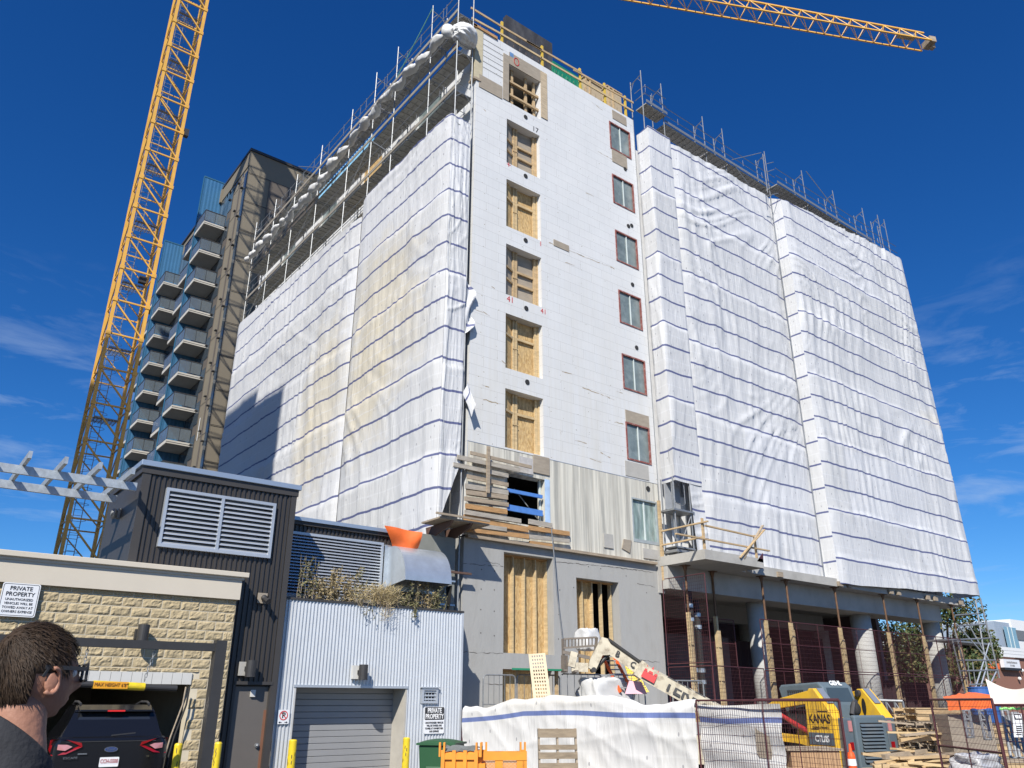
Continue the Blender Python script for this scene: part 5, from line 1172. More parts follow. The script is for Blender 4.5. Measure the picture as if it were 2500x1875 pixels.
# ------------------------------------------------------------------ height gauge gantry
gp = PD(518, 1720, 13.4); gx, gy = gp.x, gp.y
gt_ = PD(521, 1567, 13.4).z
gan = thing('height_gauge', (gx-2, gy, GZ), 'dark steel goal post gantry carrying the clearance bar before the beige garage', 'gantry')
mb = MB().box(gx-.085, gx+.085, gy-.085, gy+.085, GZ, gt_+.02); mb.build('post', m_darkmetal, gan)
MB().box(gx-5.2, gx-5.03, gy-.085, gy+.085, GZ, gt_).build('post', m_darkmetal, gan)
bz = PY(330, 1577, gy).z; MB().box(gx-5.03, gx-.085, gy-.05, gy+.05, gt_-.15, gt_-.03).build('beam', m_darkmetal, gan)
cz1 = PY(290, 1674, gy).z
def bx(x): return PY(x, 1674, gy).x
MB().tube([(bx(178), gy, cz1+.02), (bx(432), gy, cz1-.03)], .047, 14).build('clearance_bar', m_darkmetal, gan)
MB().tube([(bx(226), gy, cz1+.012), (bx(353), gy, cz1-.013)], .056, 16).build('yellow_sleeve', m_yelpaint, gan)
lettering('lettering', "MAX HEIGHT 6'8\"", .068, ((bx(234)+bx(303))/2, gy-.0655, cz1+.006), mat('brown_ink', (.12, .04, .01), .6), gan, rot=(pi/2, .02, 0), bold=.0, sx=.86)
MB().box(bx(226), bx(310), gy-.062, gy-.05, cz1-.042, cz1+.052).build('orange_label', mat('orange_label', (.80, .36, .02), .5), gan)
def chain(p, q, parent):
    mb = MB(); p, q = V(p), V(q); n = int((q-p).length/.05)
    for k in range(n):
        c = p.lerp(q, (k+.5)/n); ax = V((1, 0, 0)) if k % 2 else V((0, 1, 0)); P = []
        for i in range(9): a = 2*pi*i/8; P.append(c+ax*.018*cos(a)+V((0, 0, .034*sin(a))))
        mb.tube(P, .006, 5, False)
    return mb.build('chain', m_galv, parent)
chain((bx(197), gy, gt_-.14), (bx(195), gy, cz1+.07), gan); chain((bx(366), gy, gt_-.14), (bx(350), gy, cz1+.07), gan)
mb = MB(); P = [PY(x, y, YBG-.2) for x, y in ((463, 1677), (455, 1720), (440, 1760), (425, 1800), (412, 1845), (405, 1880))]; mb.tube(P, .02, 6)
tag(mb.build('hanging_cable', m_rubber), 'black cable drooping down the right jamb of the beige garage entrance', 'cable')
mb = MB(); mb.tube([p+V((-.07, .02, 0)) for p in P], .018, 6); tag(mb.build('hanging_cable', m_oldwood), 'tan cable drooping beside the black one at the garage entrance jamb', 'cable')
# ------------------------------------------------------------------ bollards
def bollard(x, y, d, w_, label, tilt=0):
    p = PD(x, y, d); r = w_/2*d/2078; g = thing('bollard', (p.x, p.y, GZ), label, 'bollard', 'yellow bollards by the garages')
    mb = MB(); mb.tube([(p.x, p.y, GZ), (p.x, p.y, p.z-.03), (p.x, p.y, p.z-.008), (p.x, p.y, p.z)], [r, r, r*.85, r*.5], 20); mb.build('post', m_yelpaint, g, smooth=False)
    mb = MB(); rr = random.Random(int(x))
    for k in range(5): a = rr.uniform(2.6, 5.2); z = p.z-rr.uniform(.08, .6); mb.prism([(p.x+(r+.001)*cos(a+da), p.y+(r+.001)*sin(a+da), z+dz) for da, dz in ((0, 0), (.18, -.03), (.22, .05), (.05, .07))], (0, -.001, 0))
    mb.build('paint_chip', m_darkmetal, g)
bollard(437, 1814, 14.0, 19, 'yellow bollard inside the gantry, right of the black car')
bollard(534, 1811, 15.4, 17, 'yellow bollard in shade before the brown plant house door')
bollard(716, 1805, 20.2, 19, 'scuffed yellow bollard at the left side of the roller door')
bollard(993, 1800, 21.4, 17, 'scuffed yellow bollard at the right side of the roller door')
# ------------------------------------------------------------------ car seen from behind
m_car = mat('black_car_paint', (.012, .013, .017), .14, .35, .05, 2, spec=.7); m_cglass = glass_mat('car_glass', (.02, .022, .025), .06)
m_chrome = mat('chrome', (.7, .7, .72), .15, 1, .03); m_red = mat('tail_light_red', (.26, .008, .012), .1, 0, .1, 8, spec=.9); m_clear = mat('tail_light_clear', (.5, .22, .22), .08, 0, .1, 6, spec=.9)
m_plastic = mat('black_plastic', (.03, .03, .032), .6, 0, .1, 6)
def car():
    c = PD(276, 1800, 14.9); yaw = radians(-7)
    root = thing('parked_car', (c.x, c.y, -.08), 'black sport utility car seen from behind entering the beige garage', 'car', None, yaw)
    K = dict(world=False)
    # stations along the car, y forward from the tail; half-widths at heights
    prof = [  # y, list of (z, halfwidth)
        (0.00, [(.42, .70), (.55, .84), (.85, .86), (1.06, .85), (1.17, .80)]),
        (0.06, [(.32, .78), (.55, .90), (.85, .915), (1.08, .90), (1.20, .84)]),
        (0.45, [(.28, .82), (.55, .915), (.85, .925), (1.08, .91), (1.21, .86)]),
        (1.4, [(.26, .84), (.55, .92), (.82, .925), (1.04, .91), (1.18, .87)]),
        (3.3, [(.26, .84), (.55, .92), (.80, .92), (.98, .90), (1.08, .84)]),
        (4.2, [(.28, .78), (.55, .86), (.75, .86), (.88, .80), (.95, .70)]),
        (4.48, [(.35, .6), (.55, .68), (.68, .66), (.76, .6), (.80, .5)])]
    mb = MB(); rings = []
    for y, ws in prof:
        st = len(mb.v); pts = [(w_, z) for z, w_ in ws]; full = [(-a, z) for a, z in pts]+[(a, z) for a, z in pts[::-1]]
        for a, z in full: mb.v.append((a, y, z))
        rings.append((st, len(full)))
    for (a, n), (b, _) in zip(rings, rings[1:]):
        for k in range(n): mb.face(a+k, b+k, b+(k+1) % n, a+(k+1) % n)
    a, n = rings[0]; mb.face(*[a+k for k in range(n)]); a, n = rings[-1]; mb.face(*[a+k for k in range(n)][::-1])
    bo = mb.build('body', m_car, root, smooth=False, bevel=.03, **K)
    # cabin: tailgate glass leans forward
    mb = MB(); S_ = [(.06, 1.17, .80), (.30, 1.60, .62), (.55, 1.69, .60), (1.9, 1.71, .60), (2.7, 1.62, .62), (3.35, 1.06, .78)]
    st = []
    for y, z, w_ in S_: st.append(len(mb.v)); mb.v += [(-w_, y, z), (w_, y, z), ]
    base = [len(mb.v)]
    for y, z, w_ in S_: mb.v += [(-.86, max(.02, y), 1.10), (.86, y, 1.10)]
    for k in range(5): mb.face(st[k], st[k+1], st[k+1]+1, st[k]+1)
    for s_ in (0, 1):
        for k in range(5): q = (st[k]+s_, base[0]+2*k+s_, base[0]+2*(k+1)+s_, st[k+1]+s_); mb.face(*(q if s_ else q[::-1]))
    mb.build('roof', m_car, root, bevel=.025, **K)
    mb = MB(); mb.poly((-.66, .098, 1.20), (.66, .098, 1.20), (.545, .275, 1.57), (-.545, .275, 1.57)); rw = mb.build('rear_window', m_cglass, root, **K)
    MB().bar((-.02, .075, 1.215), (.36, .11, 1.25), .02, .02).build('wiper', m_plastic, rw, **K)
    MB().prism([(-.58, .17, 1.59), (.58, .17, 1.59), (.6, .5, 1.675), (-.6, .5, 1.675)], (0, .0, .032)).build('spoiler', m_car, root, bevel=.012, **K)
    MB().box(-.14, .14, .155, .175, 1.595, 1.62).build('brake_light', mat('lit_brake_light', (.7, .02, .02), .3), root, **K)
    for s_ in (-1, 1):
        mb = MB(); mb.tube([(s_*.56, .5, 1.72), (s_*.575, .9, 1.755), (s_*.575, 1.7, 1.755), (s_*.565, 2.3, 1.70)], .02, 8); mb.build('roof_rail', m_plastic, root, **K)
        P = [(s_*.93, .28, 1.15), (s_*.90, .05, 1.17), (s_*.70, -.005, 1.16), (s_*.47, -.018, 1.11), (s_*.45, -.018, 1.05), (s_*.68, -.012, .94), (s_*.89, .03, .92), (s_*.935, .26, 1.0)]
        mb = MB(); mb.prism([V(p)+V((0, -.012, 0)) for p in P], (0, .03, 0)); hl = mb.build('tail_light', m_red, root, **K)
        P2 = [(s_*.82, -.012, 1.09), (s_*.68, -.035, 1.085), (s_*.60, -.04, 1.055), (s_*.70, -.04, .995), (s_*.82, -.01, 1.01)]
        MB().prism(P2, (0, .012, 0)).build('clear_lens', m_clear, hl, **K)
        MB().prism([(s_*.93, 3.2, 1.02), (s_*1.1, 3.15, 1.05), (s_*1.1, 3.1, 1.18), (s_*.95, 3.2, 1.16)], (0, .12, 0)).build('mirror', m_car, root, **K)
        for y in (.95, 3.55):
            w = MB(); w.cyl((s_*.72, y, .36), (s_*.93, y, .36), .36, 28); wo = w.build('wheel', m_rubber, root, **K); MB().cyl((s_*.925, y, .36), (s_*.94, y, .36), .24, 20).build('rim', m_galv, wo, **K)
    MB().box(-.56, .56, -.03, .05, .30, .42).build('bumper', m_plastic, root, bevel=.015, **K)
    pl = MB().prism(rounded(-.15, .15, .73, .88, .015, -.032), (0, .012, 0)).build('licence_plate', m_signw, root, **K)
    lettering('lettering', 'CCH-5500', .088, (0, -.036, .815), mat('plate_red', (.35, .03, .03), .5), pl, bold=.001, sx=.70, world=False)
    mb = MB(); P = []
    for i in range(24): a = 2*pi*i/24; P.append((.105*cos(a), -.028, 1.0+.042*sin(a)))
    em = mb.prism(P, (0, .02, 0)).build('badge', m_chrome, root, **K); P = [(x*.9, -.031, 1.0+(z-1.0)*.86) for x, y, z in P]; MB().prism(P, (0, .01, 0)).build('badge_field', mat('badge_blue', (.02, .04, .14), .3), em, **K)
    lettering('lettering', 'Ford', .06, (0, -.033, 1.0), m_chrome, em, sx=1.1, world=False)
    lettering('badge_lettering', 'ESCAPE', .05, (-.60, -.03, .88), m_chrome, root, sx=1.3, world=False); lettering('badge_lettering', 'SE', .04, (.60, -.03, .88), m_chrome, root, sx=1.3, world=False)
    MB().box(-.50, -.36, -.025, -.02, .93, .95).build('tailgate_trim', m_chrome, root, **K); MB().box(-.70, .70, -.012, .01, 1.12, 1.13).build('tailgate_crease', m_plastic, root, **K)
    yl = MB(); yl.poly((-.32, .11, 1.24), (-.14, .11, 1.23), (-.1, .13, 1.28), (-.2, .145, 1.32)); yl.build('window_sticker', mat('sticker_yellow', (.45, .42, .05), .6), root, **K)
    return root
car()
# ------------------------------------------------------------------ person watching, close by
m_skin = mat('skin', (.36, .175, .11), .6, 0, .12, 9, .15, 60, dirt=(.42, .18, .12), dscale=6, damt=.4)
m_hair = mat('brown_hair', (.040, .025, .015), .62, 0, .45, 30, .3, 120, (1, 1, .25), spec=.25)
m_jacket = mat('dark_grey_jacket', (.024, .025, .029), .9, 0, .2, 8, .3, 60); m_trousers = mat('dark_trousers', (.03, .035, .05), .9)
m_lens = glass_mat('spectacle_glass', (.6, .62, .6), .05, .25)
def person():
    c = PD(80, 1660, 2.2); fa = HEAD-radians(38)          # face turned to the right and away
    eye_z = 1.757
    root = thing('person', (c.x, c.y, GZ+.26), 'person with short brown hair, glasses and dark jacket, seen from behind in the corner', 'person', None, fa-pi/2)
    # local frame: +y is where the face looks, +x its right-hand side, z up from the feet
    K = dict(world=False); H0 = eye_z-(GZ+.26); zc = H0+.01
    def headfn(d, p):
        x, y, z = p
        if z < 0: k = 1-.28*min(1, -z/.12)**1.3; x *= k; y = y*(1-.10*min(1, -z/.12)) + .018*min(1, -z/.12)     # jaw
        if z < -.02 and y < 0: y *= 1-.30*min(1, (-z-.02)/.09)                                            # nape
        if y > .06 and abs(x) < .05:                                                                     # face relief
            f = math.exp(-(x/.016)**2)
            y += .024*f*math.exp(-((z+.030)/.020)**2)+.012*f*math.exp(-((z+.005)/.022)**2)               # nose
            y += .008*math.exp(-(x/.022)**2)*(math.exp(-((z+.066)/.007)**2)+math.exp(-((z+.078)/.007)**2)) # lips
            y += .010*math.exp(-(x/.022)**2)*math.exp(-((z+.105)/.014)**2)                               # chin
            y -= .010*math.exp(-((abs(x)-.032)/.014)**2)*math.exp(-((z-.0)/.012)**2)                      # eye sockets
            y += .006*math.exp(-((abs(x)-.028)/.02)**2)*math.exp(-((z-.022)/.009)**2)
        return V((x, y, z))
    sk = MB(); sk.ball((0, 0, zc), (.078, .100, .122), 64, 56, headfn)
    # neck and torso as one surface under the head
    def loft(mb, st, n=28):
        rings = []
        for (cx, cy, z, rx, ry) in st:
            a0 = len(mb.v)
            for k in range(n): a = 2*pi*k/n; mb.v.append((cx+rx*cos(a), cy+ry*sin(a), z))
            rings.append(a0)
        for p, q in zip(rings, rings[1:]):
            for k in range(n): mb.face(p+k, p+(k+1) % n, q+(k+1) % n, q+k)
        mb.face(*[rings[0]+k for k in range(n)][::-1]); mb.face(*[rings[-1]+k for k in range(n)])
    loft(sk, [(.03, .0, zc-.27, .075, .075), (.024, -.004, zc-.2, .060, .064), (.016, -.014, zc-.14, .056, .062), (.006, -.02, zc-.09, .057, .066), (0, -.02, zc-.04, .055, .06)])
    # limbs: skin-coloured hands with five fingers at the ends of the sleeves
    loft(sk, [(0, -.02, H0-.8, .13, .09), (0, -.03, H0-.45, .15, .10), (0, -.04, H0-.31, .16, .09), (0, -.045, H0-.25, .09, .08)])
    for s in (-1, 1):
        sk.tube([(s*.14, -.04, H0-.31), (s*.20, -.03, H0-.36), (s*.235, -.01, H0-.52), (s*.25, .03, H0-.62), (s*.268, .058, H0-.80)], [.05, .055, .045, .038, .028], 12)
        hx, hy, hz = s*.27, .06, H0-.92
        sk.tube([(hx, hy, hz+.13), (hx, hy+.005, hz+.06), (hx, hy+.01, hz)], [.028, .034, .036], 12)
        for k, (dx, L_) in enumerate(((-.027, .072), (-.009, .08), (.009, .076), (.026, .06))):
            sk.tube([(hx+dx*.5, hy+.01+dx*.6, hz+.005), (hx+dx*.5-s*.006, hy+.012+dx, hz-L_*.5), (hx+dx*.4-s*.016, hy+.01+dx, hz-L_*.95)], [.0098, .0088, .007], 8)
        sk.tube([(hx, hy+.03, hz+.06), (hx-s*.01, hy+.055, hz+.02), (hx-s*.014, hy+.06, hz-.02)], [.012, .0105, .008], 8)
    body = sk.build('body', m_skin, root, smooth=True, **K)
    # clothing
    jk = MB()
    loft(jk, [(0, -.02, H0-.80, .175, .125), (0, -.02, H0-.62, .175, .13), (0, -.03, H0-.45, .19, .135), (.01, -.035, H0-.33, .20, .125), (.015, -.03, H0-.27, .165, .115), (.02, -.02, H0-.235, .118, .11), (.025, -.004, H0-.17, .098, .10), (.022, 0, H0-.13, .094, .098), (.022, 0, H0-.122, .082, .086)])
    for k, p in enumerate(jk.v):
        if p[2] > H0-.24: jk.v[k] = (p[0], p[1], p[2]-.7*p[1]*min(1, (p[2]-H0+.24)/.1))
    for s in (-1, 1): jk.tube([(s*.15, -.045, H0-.285), (s*.205, -.035, H0-.33), (s*.235, -.01, H0-.52), (s*.25, .03, H0-.62), (s*.265, .055, H0-.80)], [.07, .078, .058, .05, .04], 16)
    jk.v = [(p[0]-.02, p[1]-.012, p[2]-.018) for p in jk.v]
    jk.build('jacket', m_jacket, root, smooth=True, **K)
    tr = MB(); loft(tr, [(0, -.02, H0-.98, .17, .13), (0, -.02, H0-.88, .172, .128), (0, -.02, H0-.78, .165, .12)])
    for s in (-1, 1): tr.tube([(s*.085, -.02, H0-.90), (s*.095, -.01, H0-1.18), (s*.10, -.01, H0-1.36), (s*.10, -.02, .08)], [.092, .072, .058, .05], 16)
    tr.build('trousers', m_trousers, root, smooth=True, **K)
    sh = MB()
    for s in (-1, 1): sh.ball((s*.10, .04, .05), (.05, .135, .05), 16, 10)
    sh.build('shoes', m_plastic, root, smooth=True, **K)
    # hair: cap plus overlapping locks lying along the skull
    hr = MB(); r = random.Random(4)
    def hfn(d, p):
        f = 1.06+.03*noise.noise(d*7)
        q = V((p.x*f, p.y*f-.003, p.z*f)); lim = -.005+(-.075 if d.y < -.2 else 0)+(.05 if d.y > .62 else 0)
        if q.z < lim: q = V((q.x*.84, q.y*.84, max(q.z, lim-.02)))
        return q
    hr.ball((0, -.004, zc), (.078, .100, .120), 48, 40, hfn)
    for k in range(7000):
        u = r.uniform(-1, 1); th = r.uniform(0, 2*pi); z = r.uniform(-.55, 1); rr = math.sqrt(max(0, 1-z*z)); d = V((rr*cos(th), rr*sin(th), z))
        if d.y > .55 and d.z < .50: continue
        if d.z < .02 and d.y > -.38: continue
        if d.z < .22 and -.38 < d.y < .2 and abs(d.x) > .6: continue
        base = V((d.x*.083, d.y*.106-.004, d.z*.127)); crown = V((.0, -.75, .66))
        fl = (d-crown); fl = (fl-d*fl.dot(d)); fl = fl.normalized() if fl.length > .05 else V((1, 0, 0)); fl = (fl+V((r.uniform(-.3, .3), r.uniform(-.3, .3), r.uniform(-.4, .15)))).normalized()
        Ln = r.uniform(.014, .034); side = d.cross(fl).normalized()*r.uniform(.0006, .0014); lift = r.uniform(.0005, .0035)
        if d.y > .35 and d.z > .35: Ln *= 1.35; fl = (fl+V((0, .5, -.25))).normalized(); lift *= 1.3
        a = V((0, 0, zc))+base; b = a+fl*Ln*.55+d*lift; e = a+fl*Ln+d*(lift*.6)-V((0, 0, .004))
        hr.poly(a-side, a+side, b+side, b-side); hr.poly(b-side, b+side, e)
    hr.build('hair', m_hair, root, smooth=True, **K)
    for s in (-1, 1):
        er = MB(); P = []
        for i in range(15): a = radians(100-230*i/14); P.append((s*(.076+.012*abs(sin(a/1.2))), .012-.020*cos(a)*(-1 if 0 else 1)*-1-.0, zc-.022+.031*sin(a)))
        er.tube(P, [.0055]*13+[.006, .006], 8); er.ball((s*.078, .015, zc-.026), (.006, .018, .026), 12, 10); er.ball((s*.08, .022, zc-.048), (.006, .009, .010), 10, 8)
        er.build('ear', m_skin, root, smooth=True, **K)
    gl = MB()
    for s in (-1, 1):
        gl.bar((s*.082, -.01, zc+.012), (s*.073, .100, zc+.010), .0045, .010); gl.bar((s*.082, .0, zc+.012), (s*.084, -.012, zc-.012), .004, .006)
        x0, x1 = s*.012, s*.068
        for p, q in (((x0, .118, zc+.020), (x1, .104, zc+.022)), ((x0, .118, zc-.020), (x1, .106, zc-.018)), ((x0, .118, zc-.02), (x0, .118, zc+.02)), ((x1, .104, zc-.018), (x1, .103, zc+.022))): gl.bar(p, q, .005, .006)
    gl.bar((-.012, .119, zc+.008), (.012, .119, zc+.008), .004, .006); go = gl.build('glasses', m_plastic, root, **K)
    ln = MB()
    for s in (-1, 1): ln.poly((s*.012, .118, zc-.02), (s*.068, .105, zc-.018), (s*.068, .104, zc+.021), (s*.012, .118, zc+.02))
    ln.build('lenses', m_lens, go, **K)
    for s in (-1, 1): MB().ball((s*.031, .083, zc), .0115, 12, 8).build('eye', m_white, root, smooth=True, **K)
person()
# ------------------------------------------------------------------ site fence: tarped run, then open mesh panels
def mesh_panel(name, a, b, zb, zt, label, group, tilt=V((0, 0, 0)), mids=(), pitch=(.05, .15), rad=.019, m=None, feet=True, cat='fence panel', wire=.0035):
    a, b = V(a), V(b); L_ = (b-a).length; u = (b-a).normalized(); o = V((a.x, a.y, zb)); up = (V((0, 0, zt-zb))+tilt); H_ = up.length; un = up.normalized()
    g = thing(name, ((a.x+b.x)/2, (a.y+b.y)/2, zb), label, cat, group)
    P = lambda s, t: o+u*(s*L_)+up*t
    m = m or m_maroon
    fr = MB(); fr.tube([P(0, 0), P(0, 1)], rad, 8).tube([P(1, 0), P(1, 1)], rad, 8).tube([P(0, 1), P(1, 1)], rad, 8).tube([P(0, .02), P(1, .02)], rad, 8)
    for t in mids: fr.tube([P(0, t), P(1, t)], rad*.8, 8)
    if not mids or True: fr.tube([P(.5, .02), P(.5, 1)], rad*.6, 6)
    fr.build('frame', m, g)
    w = MB(); n = int(L_/pitch[0]); k2 = int(H_/pitch[1])
    for i in range(1, n): w.tube([P(i/n, .02), P(i/n, 1)], wire, 3, False)
    for j in range(1, k2): w.tube([P(0, j/k2), P(1, j/k2)], wire, 3, False)
    w.build('wire_mesh', m, g)
    return g, P
GF = 'maroon mesh fence panels'
fA = V((13.22, 19.15, 0)); pB = PD(1697, 1712, 18.3); fB = V((pB.x, pB.y, 0)); pC = PD(2049, 1712, 15.6); fC = V((pC.x, pC.y, 0))
zFB = PD(1694, 1710, 18.3).z
m_ft = tarp_mat('fence_sheeting', (.64, .63, .61), [(3, .6, 2.5, .5, .3)], band0=0, pitch=1.34, bandw=.11, patch=(3.1, 2), tone=.03, bandcol=(.07, .12, .34))
def ftop(u, W): return .16*noise.noise(V((u*.9, 0, 4)))+.05*noise.noise(V((u*3, 0, 9)))
def fence_tarp():
    W = (fB-fA).length; nr = (fB-fA).normalized().cross(V((0, 0, 1))); nu, nv = 130, 44
    def pt(s, t):
        p = fA.lerp(fB, s); u = s*W; top = 1.58+.26*min(1, max(0, (s-.15)/.25))*1.0-(.14 if s > .6 else 0)*min(1, (s-.6)/.2 if s > .6 else 0)+ftop(u, W)*.7; zb = GZ+.05
        top = min(top, 1.95); z = zb+(top-zb)*t
        d = .03*noise.noise(V((u*.8, z*.7, 2)))
        for sd, an in ((1, .9), (5, -.8), (9, .2), (14, 1.8)):
            q = (u*cos(an)+z*sin(an)); r = 1-abs(noise.noise(V((q*1.3+sd, (u*sin(an)-z*cos(an))*.25, sd))))*2.2; d += .03*max(r, 0)**3
        if t > .93: d -= .1*((t-.93)/.07)**2
        return (p.x+nr.x*d, p.y+nr.y*d, z)
    def uvf(s, t):
        u = s*W; vb = 1.05-.12*max(0, 1-s*4)+.0; 
        z = pt(s, t)[2]; 
        return (u, z-1.36+.20*max(0, 1-s*3.2)+.05*noise.noise(V((u*.4, 0, 0))))
    mb = MB(); mb.grid(nu, nv, pt, uvf)
    o = mb.build('fence_sheeting', m_ft, smooth=True); return tag(o, 'creased white sheet hung over the site fence behind the bins and pallet', 'tarpaulin')
fence_tarp()
mesh_panel('mesh_fence', fA+V((.05, .12, 0)), fA.lerp(fB, .5)+V((.0, .12, 0)), GZ+.05, 1.45, 'maroon fence panel hidden behind the white sheet near the corrugated garage', GF, pitch=(.3, .3))
mesh_panel('mesh_fence', fA.lerp(fB, .5)+V((.02, .12, 0)), fB+V((0, .12, 0)), GZ+.05, 1.45, 'maroon fence panel hidden behind the white sheet near the loader end', GF, pitch=(.3, .3))
gC, PC = mesh_panel('mesh_fence', fB+V((.03, 0, 0)), fC, GZ+.05, zFB, 'maroon mesh fence panel between the white sheet and the yellow loader, half covered behind', GF, mids=(.16,), pitch=(.055, .155))
# sheet hanging behind the mesh, with a worn patch
W2 = (fC-fB).length; nr2 = (fC-fB).normalized().cross(V((0, 0, 1)))
def pt2(s, t):
    p = (fB+V((.05, .06, 0))).lerp(fC, s*.60); z = GZ+.1+(zFB-.08-GZ-.1)*t-.02*sin(s*5); d = -.12-.04*noise.noise(V((s*4, z*1.5, 3)))+.03*sin(z*9+s*4)
    if s > .97: d -= 0
    return (p.x-nr2.x*abs(d), p.y-nr2.y*abs(d), z)
mb = MB(); mb.grid(40, 40, pt2, lambda s, t: (s*2, -1.62+t*2.0)); tag(mb.build('fence_sheeting', m_ft, smooth=True), 'white sheet hanging behind the maroon mesh panel left of the loader, with a worn window', 'tarpaulin')
mb = MB(); c0 = V(pt2(.78, .62)); ud = (fC-fB).normalized()
P = [c0+ud*x+V((0, 0, z))+nr2*.04 for x, z in ((-.17, .28), (.13, .26), (.17, -.2), (.14, -.3), (-.14, -.28), (-.18, -.2))]
mb.prism(P, nr2*.004); tag(mb.build('worn_window', m_formply), 'grey taped patch on the white sheet behind the maroon mesh panel', 'patch')
pD = PD(2272, 1712, 15.5); pE = PD(2424, 1718, 13.2); fD = V((pD.x, pD.y, 0)); fE = V((pE.x, pE.y, 0))
mesh_panel('mesh_fence', fD, fE, GZ+.05, PD(2269, 1708, 15.5).z, 'maroon mesh fence panel in front of the pallets and orange tarp', GF, mids=(.15, .62), pitch=(.05, .11))
mesh_panel('mesh_fence', fC+V((.02, .03, 0)), fC+V((.35, 2.1, 0)), GZ+.05, zFB+.02, 'maroon fence panel end standing edge on beside the loader', GF, pitch=(.1, .2))
pF = PD(2560, 1722, 12.6); mesh_panel('mesh_fence', fE+V((.03, 0, 0)), V((pF.x, pF.y, 0)), GZ+.05, 1.66, 'maroon mesh fence panel at the right edge before the leaning signs', GF, pitch=(.06, .12))
# ------------------------------------------------------------------ fence standing along the slab edge between the shores
YS = 19.3
xs = [27.2, 29.6, 32.6, 35.6, 38.5, 41.3, 43.9]
for k, (a, b) in enumerate(zip(xs, xs[1:])):
    zt_ = 4.68
    mesh_panel('mesh_fence', (a, YS, 0), (b, YS, 0), 2.85, zt_, ['maroon mesh panel, upper row, left of the first round column', 'maroon mesh panel, upper row, just right of the first round column', 'maroon mesh panel, upper row, before the middle of the dark bay', 'maroon mesh panel, upper row, before the second round column', 'maroon mesh panel, upper row, before the gap with the tree', 'maroon mesh panel, upper row, before the third round column'][k], GF, mids=(.52,), pitch=(.07, .16), wire=.0045)
    mesh_panel('mesh_fence', (a, YS+.02, 0), (b, YS+.02, 0), .9, 2.80, ['maroon mesh panel, lower row, above the loader cab', 'maroon mesh panel, lower row, just right of the loader cab', 'maroon mesh panel, lower row, behind the yellow loader arms', 'maroon mesh panel, lower row, before the second round column foot', 'maroon mesh panel, lower row, behind the lumber heap', 'maroon mesh panel, lower row, behind the orange tarp'][k], GF, mids=(), pitch=(.07, .16), wire=.0045)
mesh_panel('mesh_fence', (23.15, 20.55, 0), (23.15, 18.55, 0), 2.9, 5.98, 'tall maroon mesh panel, upper one, fixed beside the concrete corner under the slab', GF, pitch=(.09, .12), wire=.0045)
mesh_panel('mesh_fence', (23.15, 20.55, 0), (23.15, 18.55, 0), GZ+.1, 2.85, 'tall maroon mesh panel, lower one, beside the concrete corner under the slab', GF, pitch=(.09, .12), wire=.0045)
mesh_panel('mesh_fence', (23.3, 18.7, 0), (27.1, YS, 0), .9, 2.86, 'maroon mesh panel running from the concrete corner to the first long panel', GF, pitch=(.1, .12), wire=.0045)
mesh_panel('mesh_fence', (24.4, 20.4, 0), (27.0, 20.4, 0), 2.9, 4.7, 'maroon mesh panel standing back in the shade behind the tall corner panel', GF, mids=(.5,), pitch=(.07, .16), wire=.0045)
# maroon debris sheets behind the fence
m_mar = mat('maroon_netting', (.032, .015, .019), .9, 0, .3, 2, stretch=(1, 1, .3))
for k, (a, b, z0, z1, y) in enumerate(((30.2, 37.2, 1.0, 4.6, 26.5), (38.6, 43.2, GZ, 2.75, 22.6), (45.0, 47.5, GZ, 2.7, 23.2), (24.0, 29.0, GZ, 4.2, 27.0), (38.6, 41.4, 2.6, 4.9, 25.5))):
    mb = MB(); mb.grid(50, 12, lambda s, t: (a+(b-a)*s, y+.06*sin(s*60)+.05*noise.noise(V((s*9, t*3, k))), z0+(z1-z0)*t))
    tag(mb.build('debris_net', m_mar, smooth=True), ['maroon net hung across the dark bay between first and second columns', 'maroon net hung low between second and third columns', 'maroon net hung low at the far right end of the open storey', 'maroon net hung behind the tall corner mesh panel', 'maroon net hung high right of the second column'][k], 'netting', 'maroon debris nets')
# shoring posts under the slab edge
shore_px = ((1672, 1380), (1738, 1395), (1859, 1416), (1919, 1425), (2038, 1442), (2155, 1456), (2239, 1469), (2323, 1483))
labs = ['first, inside the tall mesh panel', 'second from the concrete corner', 'third, just left of the loader cab', 'fourth, above the loader cab', 'fifth, left of the second round column', 'sixth, left of the gap with the tree', 'seventh, touching the third round column', 'eighth, last at the right end']
m_shore = mat('rusty_shore_tube', (.16, .09, .05), .7, .3, .3, 6)
for k, (x, y) in enumerate(shore_px):
    p = PZ(x, y, SLB); Ys = 19.75 if k else 19.2
    p = PY(x, y, Ys); p.z = SLB
    if k < 2: p = PZ(x, y, SLB)
    g = thing('shoring_post', (p.x, p.y, GZ), 'rusty shoring prop under the slab edge, '+labs[k], 'prop', 'shoring props under the slab edge')
    MB().tube([(p.x, p.y, 4.6), (p.x, p.y, SLB-.02)], .045, 10).build('tube', m_shore, g); MB().box(p.x-.15, p.x+.15, p.y-.15, p.y+.15, SLB-.03, SLB-.004).tube([(p.x, p.y, SLB-.25), (p.x, p.y, SLB-.03)], [.04, .1], 8).build('head_plate', m_shore, g)
    MB().box(p.x-.09, p.x+.02, p.y-.07, p.y+.07, GZ, 4.75).build('timber', m_lumber_y, g); MB().box(p.x+.03, p.x+.12, p.y-.06, p.y+.06, GZ, 4.45-.2*(k % 3)).build('timber', m_lumber, g)
    mb = MB(); [mb.tube([(p.x+.1*cos(a*pi/4), p.y+.1*sin(a*pi/4), z) for a in range(9)], .012, 4) for z in (1.2, 2.4, 3.6)]; mb.build('strap_band', m_rubber, g)
